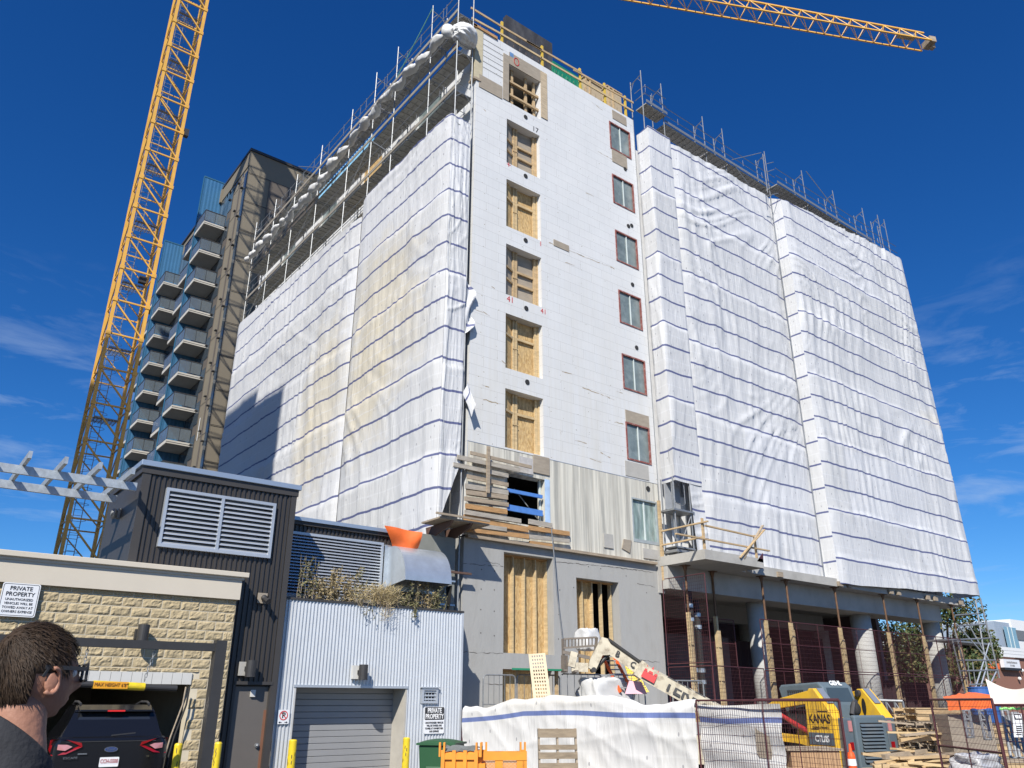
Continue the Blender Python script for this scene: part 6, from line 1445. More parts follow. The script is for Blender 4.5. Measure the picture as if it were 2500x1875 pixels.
# black pipes stacked upright behind the tall panel
for i, (x, y) in enumerate(((24.3, 20.3), (24.75, 20.35))):
    g = thing('drain_pipe', (x, y, GZ), ['black drain pipe with bright collars behind the tall mesh panel, left one', 'black drain pipe with bright collars behind the tall mesh panel, right one'][i], 'pipe')
    MB().tube([(x, y, GZ), (x, y, 5.6-.3*i)], .12, 14).build('pipe', m_rubber, g)
    for z in (5.0-.3*i, 4.5-.25*i, 2.7, 2.3): MB().tube([(x, y, z), (x, y, z+.14)], .135, 14).build('collar', m_galv2, g)
# timber guard rail on the slab corner
t = thing('timber_guard_rail', (24.8, 18.6, SLT), 'crooked timber guard rail with loose crossed planks on the slab corner', 'railing')
def tb(nm, p, q, w=.09, h=.05, m=None): MB().bar(p, q, w, h).build(nm, m or m_lumber, t)
zr_ = SLT
xc = 23.18
tb('post', (xc, 20.5, zr_-.9), (xc, 20.5, 9.0), .1, .1); pc = PZ(1721, 1355, SLT); q = V((23.4, 18.62, 0)); qt = PY(1716, 1266, 18.62).z
tb('post', (23.35, 18.6, zr_), (23.35, 18.6, qt), .1, .06)
e1 = PY(1862, 1350, 18.6); tb('post', (26.45, 18.6, zr_), (26.45, 18.6, PY(1858, 1310, 18.6).z), .09, .06)
def on(x, y, Y=18.55): return PY(x, y, Y)
tb('rail', (xc, 20.5, PX(1611, 1298, xc).z), (23.3, 18.3, PX(1740, 1270, 23.3).z)); tb('rail', (xc, 20.5, PX(1612, 1332, xc).z), (23.3, 18.6, PX(1722, 1310, 23.3).z))
tb('rail', on(1722, 1283), on(1850, 1312)); tb('rail', on(1650, 1303, 18.52), on(1878, 1345, 18.52))
tb('brace', on(1862, 1283, 18.45), on(1815, 1364, 18.45), .1, .05, m_oldwood); tb('brace', on(1866, 1293, 18.4), on(1806, 1362, 18.4), .1, .04)
MB().prism([on(1848, 1370, 18.42), on(1863, 1350, 18.42), on(1864, 1374, 18.42)], (0, .02, 0)).build('gusset', m_maroon, t)
# plank platform on steel brackets at the left corner of the concrete base
t = thing('plank_platform', (13.6, 19.9, 6.3), 'plank work platform on steel brackets at the left corner of the concrete base', 'platform')
mb = MB()
for k in range(4): mb.box(12.5, 14.3, 19.55+.27*k, 19.80+.27*k, 6.72, 6.77)
mb.build('planks', m_oldwood, t); MB().box(12.3, 14.25, 19.45, 19.5, 6.80, 6.86).build('edge_plank', m_oldwood, t)
for x in (12.9, 13.6): MB().prism([(x, 19.5, 6.7), (x, 21.0, 6.7), (x, 20.9, 6.3), (x, 19.7, 6.55)], (.06, 0, 0)).build('bracket', mat('rusty_bracket', (.12, .07, .05), .7), t)
MB().box(12.6, 14.2, 20.3, 20.4, 5.3, 5.36).build('bracket_tie', MATS['rusty_bracket'], t)
mb = MB(); A_, B_, C_, D_ = PY(938, 1283, 19.9), PY(1030, 1300, 19.7), PY(1022, 1338, 19.8), PY(958, 1335, 20.1)
mb.grid(16, 10, lambda s, t: A_.lerp(B_, s).lerp(D_.lerp(C_, s), t)+V((0, -.12*sin(pi*s)*sin(pi*t)-.05*sin(7*s+3*t), -.12*sin(pi*s)*t))); tag(mb.build('orange_sheet', m_orange, smooth=True), 'crumpled orange sheet draped over the flashing beside the ventilation hood', 'tarpaulin')
# hoist rope down the wall
P = [PY(x, y, YB-.25) for x, y in ((1346, 1290), (1352, 1350), (1360, 1450), (1374, 1565))]
tag(MB().tube(P, .02, 6).build('hoist_rope', m_galv), 'grey hoist rope hanging down the concrete wall to the lifting basket', 'rope')
# ------------------------------------------------------------------ bins
def frame_at(x, y, d, face=0):
    p = PD(x, y, d); return p
m_bgreen = mat('green_bin_plastic', (.022, .09, .035), .5, 0, .08, 4); m_borange = mat('orange_bin_steel', (.78, .30, .03), .5, 0, .12, 3, dirt=(.40, .16, .05), dscale=2.5, damt=.5)
FA = HEAD-pi/2                              # bins face the lane
def local(px, d): p = PD(px, 1800, d); return V((p.x, p.y, GZ))
def green_bin():
    p = local(1080, 16.2); t = thing('wheelie_bin', p, 'dark green wheeled cart bin at the corner of the corrugated wall', 'bin', None, FA+radians(-12)); K = dict(world=False)
    h = 1.36
    mb = MB(); mb.v += [(-.27, -.30, .05), (.27, -.30, .05), (.27, .28, .05), (-.27, .28, .05), (-.34, -.38, h-.1), (.34, -.38, h-.1), (.34, .36, h-.1), (-.34, .36, h-.1)]
    for q in ((3, 2, 1, 0), (0, 1, 5, 4), (1, 2, 6, 5), (2, 3, 7, 6), (3, 0, 4, 7), (4, 5, 6, 7)): mb.face(*q)
    mb.build('body', m_bgreen, t, bevel=.03, **K)
    mb = MB(); mb.grid(10, 10, lambda s, q: (-.37+.74*s, -.42+.82*q, h-.08+.07*sin(pi*s)**.5*sin(pi*min(q*1.1, 1))**.5)); mb.box(-.37, .37, -.42, .40, h-.11, h-.075); mb.build('lid', m_bgreen, t, smooth=False, **K)
    MB().box(-.2, .2, -.372, -.33, .82, .9).build('grip', m_bgreen, t, bevel=.02, **K)
    lettering('lettering', 'GFL', .13, (-.06, -.352, .74), m_whitetxt, t, rot=(pi/2-.07, 0, 0), bold=.004, world=False)
    MB().tube([(-.3, .42, h-.16), (.3, .42, h-.16)], .02, 8).build('handle', m_bgreen, t, **K)
    for s in (-.28, .28): MB().cyl((s-.03, .3, .11), (s+.03, .3, .11), .11, 16).build('wheel', m_rubber, t, **K)
    MB().poly((-.1, -.353, .42), (.06, -.353, .42), (.04, -.345, .52), (-.08, -.345, .52)).build('sticker', m_blacktxt, t, **K)
green_bin()
def steel_bin(px, d, w_, h, dep, label, rz, mesh=False, cart=True):
    p = local(px, d); t = thing('steel_bin', p, label, 'bin', 'orange steel bins', FA+rz); K = dict(world=False)
    mb = MB()
    if not mesh:
        mb.box(-w_/2, w_/2, -dep/2, dep/2, .1, h-.12)
        mb.build('body', m_borange, t, **K)
        mb = MB(); [mb.box(x-.03, x+.03, -dep/2-.05, -dep/2, .1, h-.1) for x in [-w_/2+.03+(w_-.06)*k/3 for k in range(4)]]; mb.box(-w_/2, w_/2, -dep/2-.04, -dep/2-.001, h-.24, h-.16); mb.build('stiffener', m_borange, t, **K)
        lb = MB(); mb = lb
        for k, (x, z) in enumerate(((-.25, .9), (.03, .86), (.27, .9))):
            for j in range(4): mb.box(x-.07, x+.07-.03*(j % 2), -dep/2-.003, -dep/2-.001, z-.055*j, z-.055*j+.025)
        mb.box(-.02, .1, -dep/2-.003, -dep/2-.001, .45, .55); mb.build('stencil', mat('worn_red_ink', (.45, .14, .03), .7), t, **K)
        mb = MB(); mb.grid(14, 8, lambda s, q: (-w_/2+.02+(w_-.04)*s, -dep/2-.02+(dep+.04)*q, h-.11+.06*noise.noise(V((s*4, q*4, 1)))+.05*sin(pi*q))); mb.build('lid_sheet', mat('grey_lid', (.16, .17, .16), .4, 0, .3, 5, .5, 12), t, **K)
    else:
        fr = MB()
        for x in (-w_/2, -w_*.05, w_*.42): fr.box(x-.06 if x > -w_/2 else x, x+.07, -dep/2-.04, -dep/2+.03, .05, h-.12)
        fr.box(w_/2-.02, w_/2+.05, -dep/2-.04, -dep/2+.03, .05, h-.12); fr.box(-w_/2, w_/2+.05, -dep/2-.05, -dep/2+.04, h-.26, h-.12).box(-w_/2, w_/2+.05, -dep/2-.05, -dep/2+.04, .05, .13)
        for x in (-w_/2, w_/2): fr.box(x, x+.05, -dep/2, dep/2, h-.24, h-.14).box(x, x+.05, dep/2-.05, dep/2, .05, h-.14)
        fr.build('frame', m_borange, t, **K)
        ms = MB(); n = 34; H_ = h-.3
        for i in range(n*2):
            x0 = -w_/2+w_*i/n-.5*0
            a = (max(-w_/2, min(w_/2, x0)), -dep/2, .1); b = (max(-w_/2, min(w_/2, x0-w_*.55)), -dep/2, .1+H_)
            if x0-w_*.55 > w_/2 or x0 < -w_/2: continue
            for s_ in (1, -1): 
                A_, B_ = V((x0, 0, .1)), V((x0-w_*.55, 0, .1+H_))
                def clip(A_, B_):
                    t0, t1 = 0, 1
                    for lim, sg in ((-w_/2, 1), (w_/2, -1)):
                        f0, f1 = sg*(A_.x-lim), sg*(B_.x-lim)
                        if f0 < 0 and f1 < 0: return None
                        if f0 < 0: t0 = max(t0, f0/(f0-f1))
                        if f1 < 0: t1 = min(t1, f0/(f0-f1))
                    return A_.lerp(B_, t0), A_.lerp(B_, t1)
                c = clip(A_, B_)
                if not c: continue
                a, b = c
                if s_ < 0: a.x, b.x = -a.x, -b.x
                ms.bar((a.x, -dep/2, a.z), (b.x, -dep/2, b.z), .014, .008)
        ms.build('expanded_mesh', m_borange, t, **K)
        MB().box(-w_/2+.05, w_/2, dep/2-.03, dep/2-.02, .06, h-.3).build('back_sheet', mat('pale_card', (.62, .50, .40), .8, 0, .3, 3), t, **K)
    for x in ((-w_/2, w_/2) if not mesh else (-w_*.38, w_*.47)):
        lg = MB(); lg.box(x-.045, x-.015, -dep/2-.03, -dep/2+.06, h-.2, h+.02).box(x+.03, x+.06, -dep/2-.03, -dep/2+.06, h-.2, h+.02).box(x-.04, x+.06, -dep/2, -dep/2+.05, h-.2, h-.1)
        lg.build('lifting_lug', m_borange, t, **K)
    if not mesh:
        MB().box(w_/2+.001, w_/2+.12, -dep/2, -dep/2+.16, .15, h-.3).build('latch_plate', m_borange, t, **K)
steel_bin(1130, 15.0, .62, 1.33, .7, 'orange steel bin with ribbed front and grey lid beside the green cart', radians(-4))
steel_bin(1220, 15.2, .78, 1.33, .8, 'orange steel cage bin with expanded mesh sides', radians(4), True)
# ------------------------------------------------------------------ pallet leaning on the sheet
def pallet(t, K, m1, m2, m3, w_=1.0, l=1.22):
    zs = [0, .17, .33, .55, .75, .95, l-.13]
    for z, h_ in ((0, .13), (.2, .12), (.42, .13), (.64, .12), (.84, .13), (1.02, .1), (l-.19, .18)): MB().box(-w_/2, w_/2, -.022, 0, z, z+h_).build('deck_board', m1, t, **K)
    for x in (-w_/2+.02, 0, w_/2-.02): MB().box(x-.02, x+.02, .001, .10, 0, l).build('stringer', m2, t, **K)
    for z in (.02, .55, l-.14): MB().box(-w_/2, w_/2, .101, .12, z, z+.12).build('bottom_board', m2, t, **K)
pp = PD(1363, 1780, 18.9); 
t = thing('wooden_pallet', (pp.x, pp.y, GZ), 'weathered wooden pallet leaning upright against the white fence sheet', 'pallet', None, FA+radians(6)); 
pallet(t, dict(world=False), wood('dark_pallet_board', (.27, .21, .14), .5), m_oldwood, None, .86, pp.z-GZ+.02); t.rotation_euler = (radians(-6), 0, FA+radians(6))
# ------------------------------------------------------------------ crowd barriers
def barrier(loc, rz, label, W=2.3, H_=1.1):
    t = thing('crowd_barrier', loc, label, 'barrier', 'steel crowd barriers', rz); K = dict(world=False)
    r = .1; P = [(-W/2, 0, 0), (-W/2, 0, H_-r), (-W/2+r*.3, 0, H_-r*.3), (-W/2+r, 0, H_), (W/2-r, 0, H_), (W/2-r*.3, 0, H_-r*.3), (W/2, 0, H_-r), (W/2, 0, 0)]
    MB().tube(P, .021, 8).tube([(-W/2, 0, .35), (W/2, 0, .35)], .018, 6).build('frame', m_galv, t, **K)
    mb = MB(); n = 6
    for k in range(1, n): mb.tube([(-W/2+W*k/n, 0, .35), (-W/2+W*k/n, 0, H_)], .009, 5)
    mb.build('bars', m_galv, t, **K)
# raised deck on which the far barriers stand (concrete apron)
def at_px(x, y, d): return PD(x, y, d)
for (x0, x1, ytop, d0, d1, lab) in ((1180, 1258, 1648, 24.5, 25.0, 'steel crowd barrier at the shaded corner of the concrete base'), (1262, 1366, 1648, 23.6, 24.2, 'steel crowd barrier in front of the perforated plank'), (1368, 1468, 1646, 23.6, 24.2, 'steel crowd barrier under the lifting basket'), (1478, 1572, 1648, 23.8, 24.4, 'steel crowd barrier behind the telehandler boom with pink signs'), (1640, 1716, 1662, 23.8, 24.2, 'steel crowd barrier before the tall corner mesh panel')):
    a, b = PD(x0, ytop, d0), PD(x1, ytop, d1); c = (a+b)/2; W = (V((a.x, a.y, 0))-V((b.x, b.y, 0))).length
    barrier((c.x, c.y, (a.z+b.z)/2-1.15), math.atan2(b.y-a.y, b.x-a.x), lab, W, 1.15)
mb = MB(); a = PD(1150, 1735, 26); 
apron = [PD(1120, 1712, 24.6), PD(1720, 1712, 25.2)]
tag(MB().prism([(14.2, 18.6, GZ), (23, 17.2, GZ), (23, YB, GZ), (14.2, YB, GZ)], (0, 0, 1.35)).build('loading_apron', m_conc), 'raised concrete apron along the foot of the concrete wall behind the fence sheet', 'apron')
# perforated plank
a, b, c, d = PD(1290, 1597, 23.0), PD(1331, 1594, 23.0), PD(1346, 1712, 22.8), PD(1303, 1712, 22.8)
t = thing('perforated_plank', (c.x, c.y, 1.05), 'pale perforated plank standing upright by the crowd barriers', 'plank')
n_ = (b-a).cross(d-a).normalized(); mb = MB(); nx, ny = 7, 26
def pp_(s, q): return a.lerp(b, s).lerp(d.lerp(c, s), q)
for j in range(ny):
    for i in range(nx):
        s0, s1, q0, q1 = i/nx, (i+1)/nx, j/ny, (j+1)/ny
        if 0 < i < nx-1 and j % 2 == 1 and 0 < j < ny-1:
            mm = (s1-s0)*.25; mb.prism([pp_(s0, q0), pp_(s0+mm, q0), pp_(s0+mm, q1), pp_(s0, q1)], n_*.03); mb.prism([pp_(s1-mm, q0), pp_(s1, q0), pp_(s1, q1), pp_(s1-mm, q1)], n_*.03)
        else: mb.prism([pp_(s0, q0), pp_(s1, q0), pp_(s1, q1), pp_(s0, q1)], n_*.03)
mb.build('board', mat('cream_plank', (.68, .56, .38), .7, 0, .1, 5), t)
# plywood table with green edge
a, b = PD(1250, 1633, 23.2), PD(1372, 1636, 23.6); mb = MB(); dv = hd*1.0
t = thing('work_table', (a.x, a.y, 1.2), 'plywood sheet with green edge laid as a table across the barriers', 'table')
mb.prism([a, b, b+dv, a+dv], (0, 0, .03)).build('top', m_formply, t); MB().bar(a-hd*.012, b-hd*.012, .02, .05).build('green_edge', m_green, t)
for s in (.12, .9): p = a.lerp(b, s)+dv*.4; MB().box(p.x-.04, p.x+.04, p.y-.04, p.y+.04, 1.05, p.z-.002).build('leg', m_lumber, t)
# ------------------------------------------------------------------ telehandler with its boom low and forks up
m_cream = mat('cream_machine_paint', (.60, .54, .41), .5, 0, .1, 3, dirt=(.20, .15, .10), dscale=4, damt=.85)
def telehandler():
    D = 23.6; t = thing('telehandler', PD(1660, 1800, 22.8), 'cream telescopic handler with its dirty boom raised, mostly behind the fence sheet', 'telehandler')
    P = lambda x, y, d=D: PD(x, y, d)
    def beam(nm, p, q, w, h, m=m_cream): return MB().bar(p, q, w, h).build(nm, m, t)
    b0, b1 = P(1480, 1578), P(1568, 1640, 23.2); b2 = P(1720, 1722, 22.4); b1b = P(1560, 1634, 23.2)
    beam('inner_boom', b0, b1, .22, .25); ob = beam('outer_boom', b1b, b2+(b2-b1b)*.9, .34, .38); MB().bar(P(1556, 1630, 23.2), P(1570, 1640, 23.2), .40, .44).build('boom_collar', m_cream, t)
    MB().tube([P(1484, 1566)+V((0, 0, .06)), P(1570, 1628, 23.2)+V((0, 0, .06))], .05, 8).build('hydraulic_hose', m_rubber, t)
    # gooseneck head: goes down to the carriage
    pts = [P(1500, 1592), P(1482, 1560), P(1468, 1556), P(1440, 1610), P(1435, 1630), P(1452, 1640), P(1470, 1600), P(1484, 1600)]
    mb = MB(); s = hd*.15; mb.prism([p-s for p in pts], hd*.30); mb.build('boom_head', m_cream, t)
    MB().tube([P(1448, 1636)-hd*.25, P(1448, 1636)+hd*.25], .07, 12).build('pivot_pin', m_darkmetal, t)
    MB().tube([P(1492, 1590)-hd*.02, P(1452, 1634)-hd*.02], .06, 10).build('tilt_cylinder', m_darkmetal, t)
    # carriage and fork grill
    cm = mat('dirty_carriage', (.20, .17, .14), .7, .3, .25, 5)
    x0, x1 = 1374, 1460; mb = MB()
    mb.bar(P(1376, 1560), P(1457, 1556), .05).bar(P(1374, 1582), P(1457, 1576), .05).bar(P(1374, 1560), P(1376, 1640), .06).bar(P(1457, 1556), P(1452, 1600), .06).bar(P(1374, 1592), P(1440, 1606), .09)
    mb.build('carriage_frame', cm, t); mb = MB()
    for k in range(10): x = 1380+8.2*k; mb.bar(P(x, 1560-.4*k), P(x, 1582-.5*k), .025)
    mb.build('load_grill', cm, t)
    MB().bar(P(1378, 1600), P(1378, 1642), .12, .16).build('carriage_plate', cm, t); MB().bar(P(1402, 1592), P(1394, 1628), .22, .2).build('tilt_bracket', m_cream, t); MB().bar(P(1395, 1628), P(1435, 1630), .16, .24).build('tilt_link', m_cream, t)
    MB().bar(P(1374, 1640), P(1374, 1640)-hd*1.2, .1, .05).build('fork', cm, t); MB().bar(P(1400, 1642), P(1400, 1642)-hd*1.2, .1, .05).build('fork', cm, t)
    # chassis, hidden by the fence
    c = PD(1745, 1800, 22.6); ax = (b2-b1b); ax.z = 0; ax = ax.normalized(); pv = V((-ax.y, ax.x, 0))
    MB().obox(V((c.x, c.y, .55)), ax*1.7, pv*.75, V((0, 0, .32))).build('chassis', m_cream, t)
    for s in (-1, 1):
        for u in (-1.1, 1.1):
            q = V((c.x, c.y, .3))+ax*u+pv*s*.85; wo = MB().cyl(q-pv*.17, q+pv*.17, .6, 24).build('wheel', m_rubber, t); MB().cyl(q+pv*s*.175, q+pv*s*.18, .3, 16).build('rim', m_cream, wo)
    # markings on the boom: crown emblem, letters
    u = (b2-b1b).normalized(); nrm = -hd; vq = u.cross(nrm).normalized(); 
    if vq.z < 0: vq = -vq
    R = Matrix((u, vq, u.cross(vq))).transposed()
    off = -hd*.235 if R.col[2].dot(-hd) > 0 else hd*.235
    side = R.col[2].normalized()
    def onb(s): return b1b+(b2-b1b)*s+side*.18
    lettering('lettering', 'TEREX', .46, onb(.43), m_blacktxt, t, rot=R.to_euler(), align='LEFT', bold=.012)
    mb = MB(); c0 = onb(.20)+side*.012
    for tri in (((-.2, .02), (.2, .02), (.2, -.16), (-.2, -.16)), ((-.2, .03), (-.1, .03), (-.17, .2)), ((-.07, .03), (.07, .03), (0, .24)), ((.1, .03), (.2, .03), (.17, .2))): mb.prism([c0+u*x+vq*y for x, y in tri], side*.004)
    mb.build('crown_emblem', m_redtxt, t)
    for ch, s in (('B', .36), ('C', .78)): lettering('boom_letter', ch, .22, b0.lerp(b1, s)+side*.14, m_blacktxt, t, rot=R.to_euler(), bold=.006)
telehandler()
# wrapped bundles, ladder and signs around the machine
m_wrap = tarp_mat('wrapped_bundle', (.62, .62, .61), None, band0=.2, pitch=.9, bandcol=(.1, .14, .36))
def lump(name, c, r, label, cat, m, sd=0, rough=.2):
    mb = MB(); c = V(c); mb.ball(c, r, 30, 20, lambda d, p: V((max(-r[0]*.82, min(r[0]*.82, p.x*1.25)), max(-r[1]*.82, min(r[1]*.82, p.y*1.25)), max(-r[2]*.82, min(r[2]*.85, p.z*1.25))))*(1+rough*.6*noise.noise(d*2.5+V((sd, 0, 0)))+.10*(1-2.4*abs(noise.noise(V((d.x*2.2+d.z*1.2, d.y*2.2, d.z*1.3+sd)))))))
    for k, p in enumerate(mb.v): pass
    return tag(mb.build(name, m, smooth=True), label, cat)
p = PD(1434, 1562, 24.4); lump('wrapped_load', p, (.32, .3, .34), 'white wrapped bag standing on the raised fork carriage', 'bag', m_wrap, 2)
p = PD(1478, 1680, 24.2); lump('wrapped_load', (p.x, p.y, 1.75), (.85, .5, .62), 'large white wrapped bundle with a blue band behind the crowd barriers', 'bundle', m_wrap, 6)
p = PD(1465, 1690, 23.3); lump('boulder', (p.x, p.y, 1.35), (.36, .3, .3), 'brown canvas lump in front of the white wrapped bundle', 'bag', m_oldwood, 9)
a, b = PD(1480, 1592, 24.3), PD(1530, 1690, 23.9)
t = thing('step_ladder', (b.x, b.y, 1.05), 'orange fibreglass ladder leaning behind the telehandler boom', 'ladder'); m_lad = mat('orange_fibreglass', (.80, .13, .03), .5)
w_ = rt0*.17
for s in (-1, 1): MB().bar(a+w_*s, b+w_*s, .05, .08).build('rail', m_lad, t)
mb = MB(); [mb.bar(a.lerp(b, k/9)-w_, a.lerp(b, k/9)+w_, .035) for k in range(1, 9)]; mb.build('rungs', m_galv, t)
a, b, c, d = PD(1524, 1620, 24.6), PD(1548, 1628, 24.6), PD(1585, 1690, 24.3), PD(1548, 1696, 24.3)
t = thing('plastic_board', d, 'yellow perforated plastic sheet standing behind the telehandler boom', 'sheet'); mb = MB(); n_ = (b-a).cross(d-a).normalized()
for j in range(12):
    for i in range(6):
        q = lambda s, v: a.lerp(b, s).lerp(d.lerp(c, s), v)
        mb.prism([q(i/6+.03, j/12), q((i+1)/6-.03, j/12), q((i+1)/6-.03, (j+.6)/12), q(i/6+.03, (j+.6)/12)], n_*.02)
for i in range(7): mb.prism([q(max(0, i/6-.035), 0), q(min(1, i/6+.035), 0), q(min(1, i/6+.035), 1), q(max(0, i/6-.035), 1)], n_*.02)
mb.build('sheet', mat('yellow_plastic', (.78, .55, .03), .5), t)
a, b, c, d = PD(1536, 1662, 23.5), PD(1566, 1664, 23.5), PD(1580, 1694, 23.4), PD(1526, 1694, 23.4)
tag(MB().prism([a, b, c, d], hd*.02).build('pink_board', mat('pink_foam', (.78, .42, .48), .7, 0, .1, 4)), 'pink foam board lying against the barrier under the boom', 'board')
# ------------------------------------------------------------------ track loader
def loader():
    m_y = mat('loader_yellow', (.80, .47, .03), .45, 0, .09, 3, dirt=(.42, .27, .09), dscale=5, damt=.6); m_g = mat('loader_grey', (.10, .13, .155), .5, .1, .12, 3, dirt=(.2, .18, .15), dscale=4, damt=.4); m_gl = mat('loader_grey_light', (.12, .16, .185), .5, .1, .1, 3)
    m_cg = glass_mat('loader_glass', (.05, .07, .08), .08)
    c = PD(2120, 1800, 20.2); yaw = HEAD+radians(21)           # local +y is the machine's front
    t = thing('track_loader', (c.x, c.y, GZ), 'yellow and grey compact track loader with louvred rear door parked behind the mesh fence', 'loader', None, yaw-pi/2); K = dict(world=False)
    B = lambda nm, m, par=t, **k: None
    # origin under the rear; x right, y forward
    MB().box(-.55, .55, .0, 2.5, .35, 1.05).build('chassis', m_g, t, bevel=.03, **K)
    # rear door with louvres
    rd = MB().box(-.48, .48, -.14, 0, .48, 1.5).build('rear_door', m_gl, t, bevel=.04, **K)
    MB().box(-.33, .33, -.148, -.138, .62, 1.36).build('grille_recess', m_black, rd, **K)
    mb = MB()
    for k in range(11): z = .64+.066*k; mb.prism([(-.33, -.15, z), (-.33, -.19, z-.012), (-.33, -.15, z+.035)], (.66, 0, 0))
    mb.build('grille_slats', m_g, rd, **K)
    for s in (-1, 1):
        MB().box(s*.5, s*.78, -.1, .25, .42, 1.45).build('rear_guard', m_g, t, bevel=.03, **K)
        MB().box(s*.56, s*.66, -.118, -.1, .86, 1.0).build('tail_lamp', m_red, t, **K); MB().box(s*.54, s*.64, -.118, -.1, 1.2, 1.4).build('work_lamp', m_clear, t, **K)
        # tower (upright) with its sloped top and holes
        pr = [(s*.60, .10, .5), (s*.60, .05, 1.45), (s*.60, .30, 1.72), (s*.60, .62, 2.02), (s*.60, .78, 2.02), (s*.60, .95, 1.85), (s*.60, 1.0, 1.2), (s*.60, .95, .5)]
        tw = MB().prism(pr, (s*.30, 0, 0)).build('tower', m_y, t, bevel=.015, **K)
        MB().prism([(s*.63, .28, 1.725), (s*.81, .28, 1.725), (s*.81, .60, 2.015), (s*.63, .60, 2.015)], (0, -.01, .012)).build('tower_plate', mat('dull_plate', (.33, .36, .40), .4, .5), tw, **K)
        for (yy, zz2, ry, rz_) in ((.35, 1.30, .1, .13), (.62, 1.66, .07, .17)):
            P = [(s*.60-s*.004, yy+ry*cos(a), zz2+rz_*sin(a)) for a in [2*pi*i/16 for i in range(16)]]; MB().prism(P, (s*-.004, 0, 0)).build('lightening_hole', m_black, tw, **K)
        MB().tube([(s*.52, .72, 1.93), (s*.88, .72, 1.93)], .07, 14).build('pivot_pin', m_darkmetal, t, **K)
        # lift arm: comes forward from the tower and down to the front
        P = [(s*.66, .55, 1.98), (s*.66, .78, 2.0), (s*.66, 2.2, 1.80), (s*.66, 3.2, 1.5), (s*.66, 3.45, .45), (s*.66, 3.2, .45), (s*.66, 3.0, 1.36), (s*.66, 2.1, 1.62), (s*.66, .95, 1.72)]
        MB().prism(P, (s*.14, 0, 0)).build('lift_arm', m_y, t, bevel=.01, **K)
        MB().tube([(s*.80, .95, 1.12), (s*.78, 1.6, 1.32), (s*.76, 2.4, 1.6)], [.055, .055, .03], 12).build('lift_cylinder', mat('red_cylinder', (.40, .03, .03), .4), t, **K)
        P = [(s*.64, .5, 1.12), (s*.64, 1.4, 1.08), (s*.64, 3.0, 1.12), (s*.64, 3.0, .98), (s*.64, 1.4, .92), (s*.64, .5, .8)]; MB().prism(P, (s*.18, 0, 0)).build('lower_link', m_y, t, **K)
        # track
        P = [(s*.62, .3, .02), (s*.62, 2.3, .02), (s*.62, 2.55, .25), (s*.62, 2.3, .55), (s*.62, 1.2, .62), (s*.62, .4, .62), (s*.62, .05, .35)]; MB().prism(P, (s*.34, 0, 0)).build('track', m_rubber, t, bevel=.03, **K)
        MB().prism([(s*.902, .12, .6), (s*.902, .12, .9), (s*.902, .95, .9), (s*.902, .95, .6)], (s*.01, 0, 0)).build('side_panel', m_y, t, **K)
    # cab
    P = [(-.46, .62, 1.2), (-.46, .68, 1.75), (-.46, .80, 2.12), (-.46, .95, 2.22), (-.46, 2.35, 2.18), (-.46, 2.45, 2.10), (-.46, 2.1, 1.2)]
    P = [(x, y, z*.97 if z > 1.3 else z) for x, y, z in P]
    cb = MB().prism(P, (.92, 0, 0)).build('cab', m_gl, t, bevel=.04, **K)
    MB().poly((-.38, .695, 1.76), (.38, .695, 1.76), (.34, .79, 2.04), (-.34, .79, 2.04)).build('rear_window', m_cg, cb, **K)
    lettering('lettering', 'GEHL', .15, (0, .835, 2.13), m_whitetxt, cb, rot=(radians(58), 0, 0), bold=.004, world=False)
    for s in (-1, 1):
        for (y0, y1) in ((1.05, 1.35), (1.48, 2.1)):
            w_ = MB().box(s*.463, s*.467, y0, y1, 1.5, 2.0).build('side_window', m_black, cb, **K); mb = MB()
            n = int((y1-y0)/.075)
            for k in range(n+1): mb.box(s*.467, s*.472, y0+(y1-y0)*k/n-.008, y0+(y1-y0)*k/n+.008, 1.5, 2.0)
            for k in range(7): mb.box(s*.467, s*.474, y0, y1, 1.5+.5*k/6-.008, 1.5+.5*k/6+.008)
            mb.build('window_grille', m_g, w_, **K)
    # lettering on the left-hand side
    Rl = Euler((pi/2, 0, -pi/2)).to_matrix()
    def sidetext(body, size, y, z, m, x=-.907, **k): lettering('lettering', body, size, (x, y, z), m, t, rot=(pi/2, 0, -pi/2), world=False, **k)
    sidetext('KANAS', .24, .52, 1.42, m_blacktxt, bold=.004, sx=.95); sidetext('LEASING & FINANCE', .06, .52, 1.26, m_blacktxt)
    MB().box(-.909, -.901, .22, .55, 1.56, 1.58).build('letter_bar', m_blacktxt, t, **K); MB().box(-.909, -.901, .6, .84, 1.22, 1.235).build('letter_bar', m_blacktxt, t, **K)
    MB().box(-.914, -.901, .12, .95, .93, 1.16).build('model_panel', m_g, t, **K); sidetext('CTL85', .17, .5, 1.04, m_whitetxt, x=-.918, bold=.006)
    MB().tube([(-.25, .15, 1.5), (-.1, .2, 1.72), (.05, .3, 1.75)], .06, 12).build('exhaust', m_darkmetal, t, **K)
    MB().ball((-.05, .22, 1.62), (.14, .1, .14), 14, 10).build('air_cleaner', m_rubber, t, **K)
    mb = MB().box(-.95, .95, 3.05, 3.6, .05, .5); mb.build('bucket', m_g, t, **K); t.scale = (1.0, 1.0, 1.14)
loader()
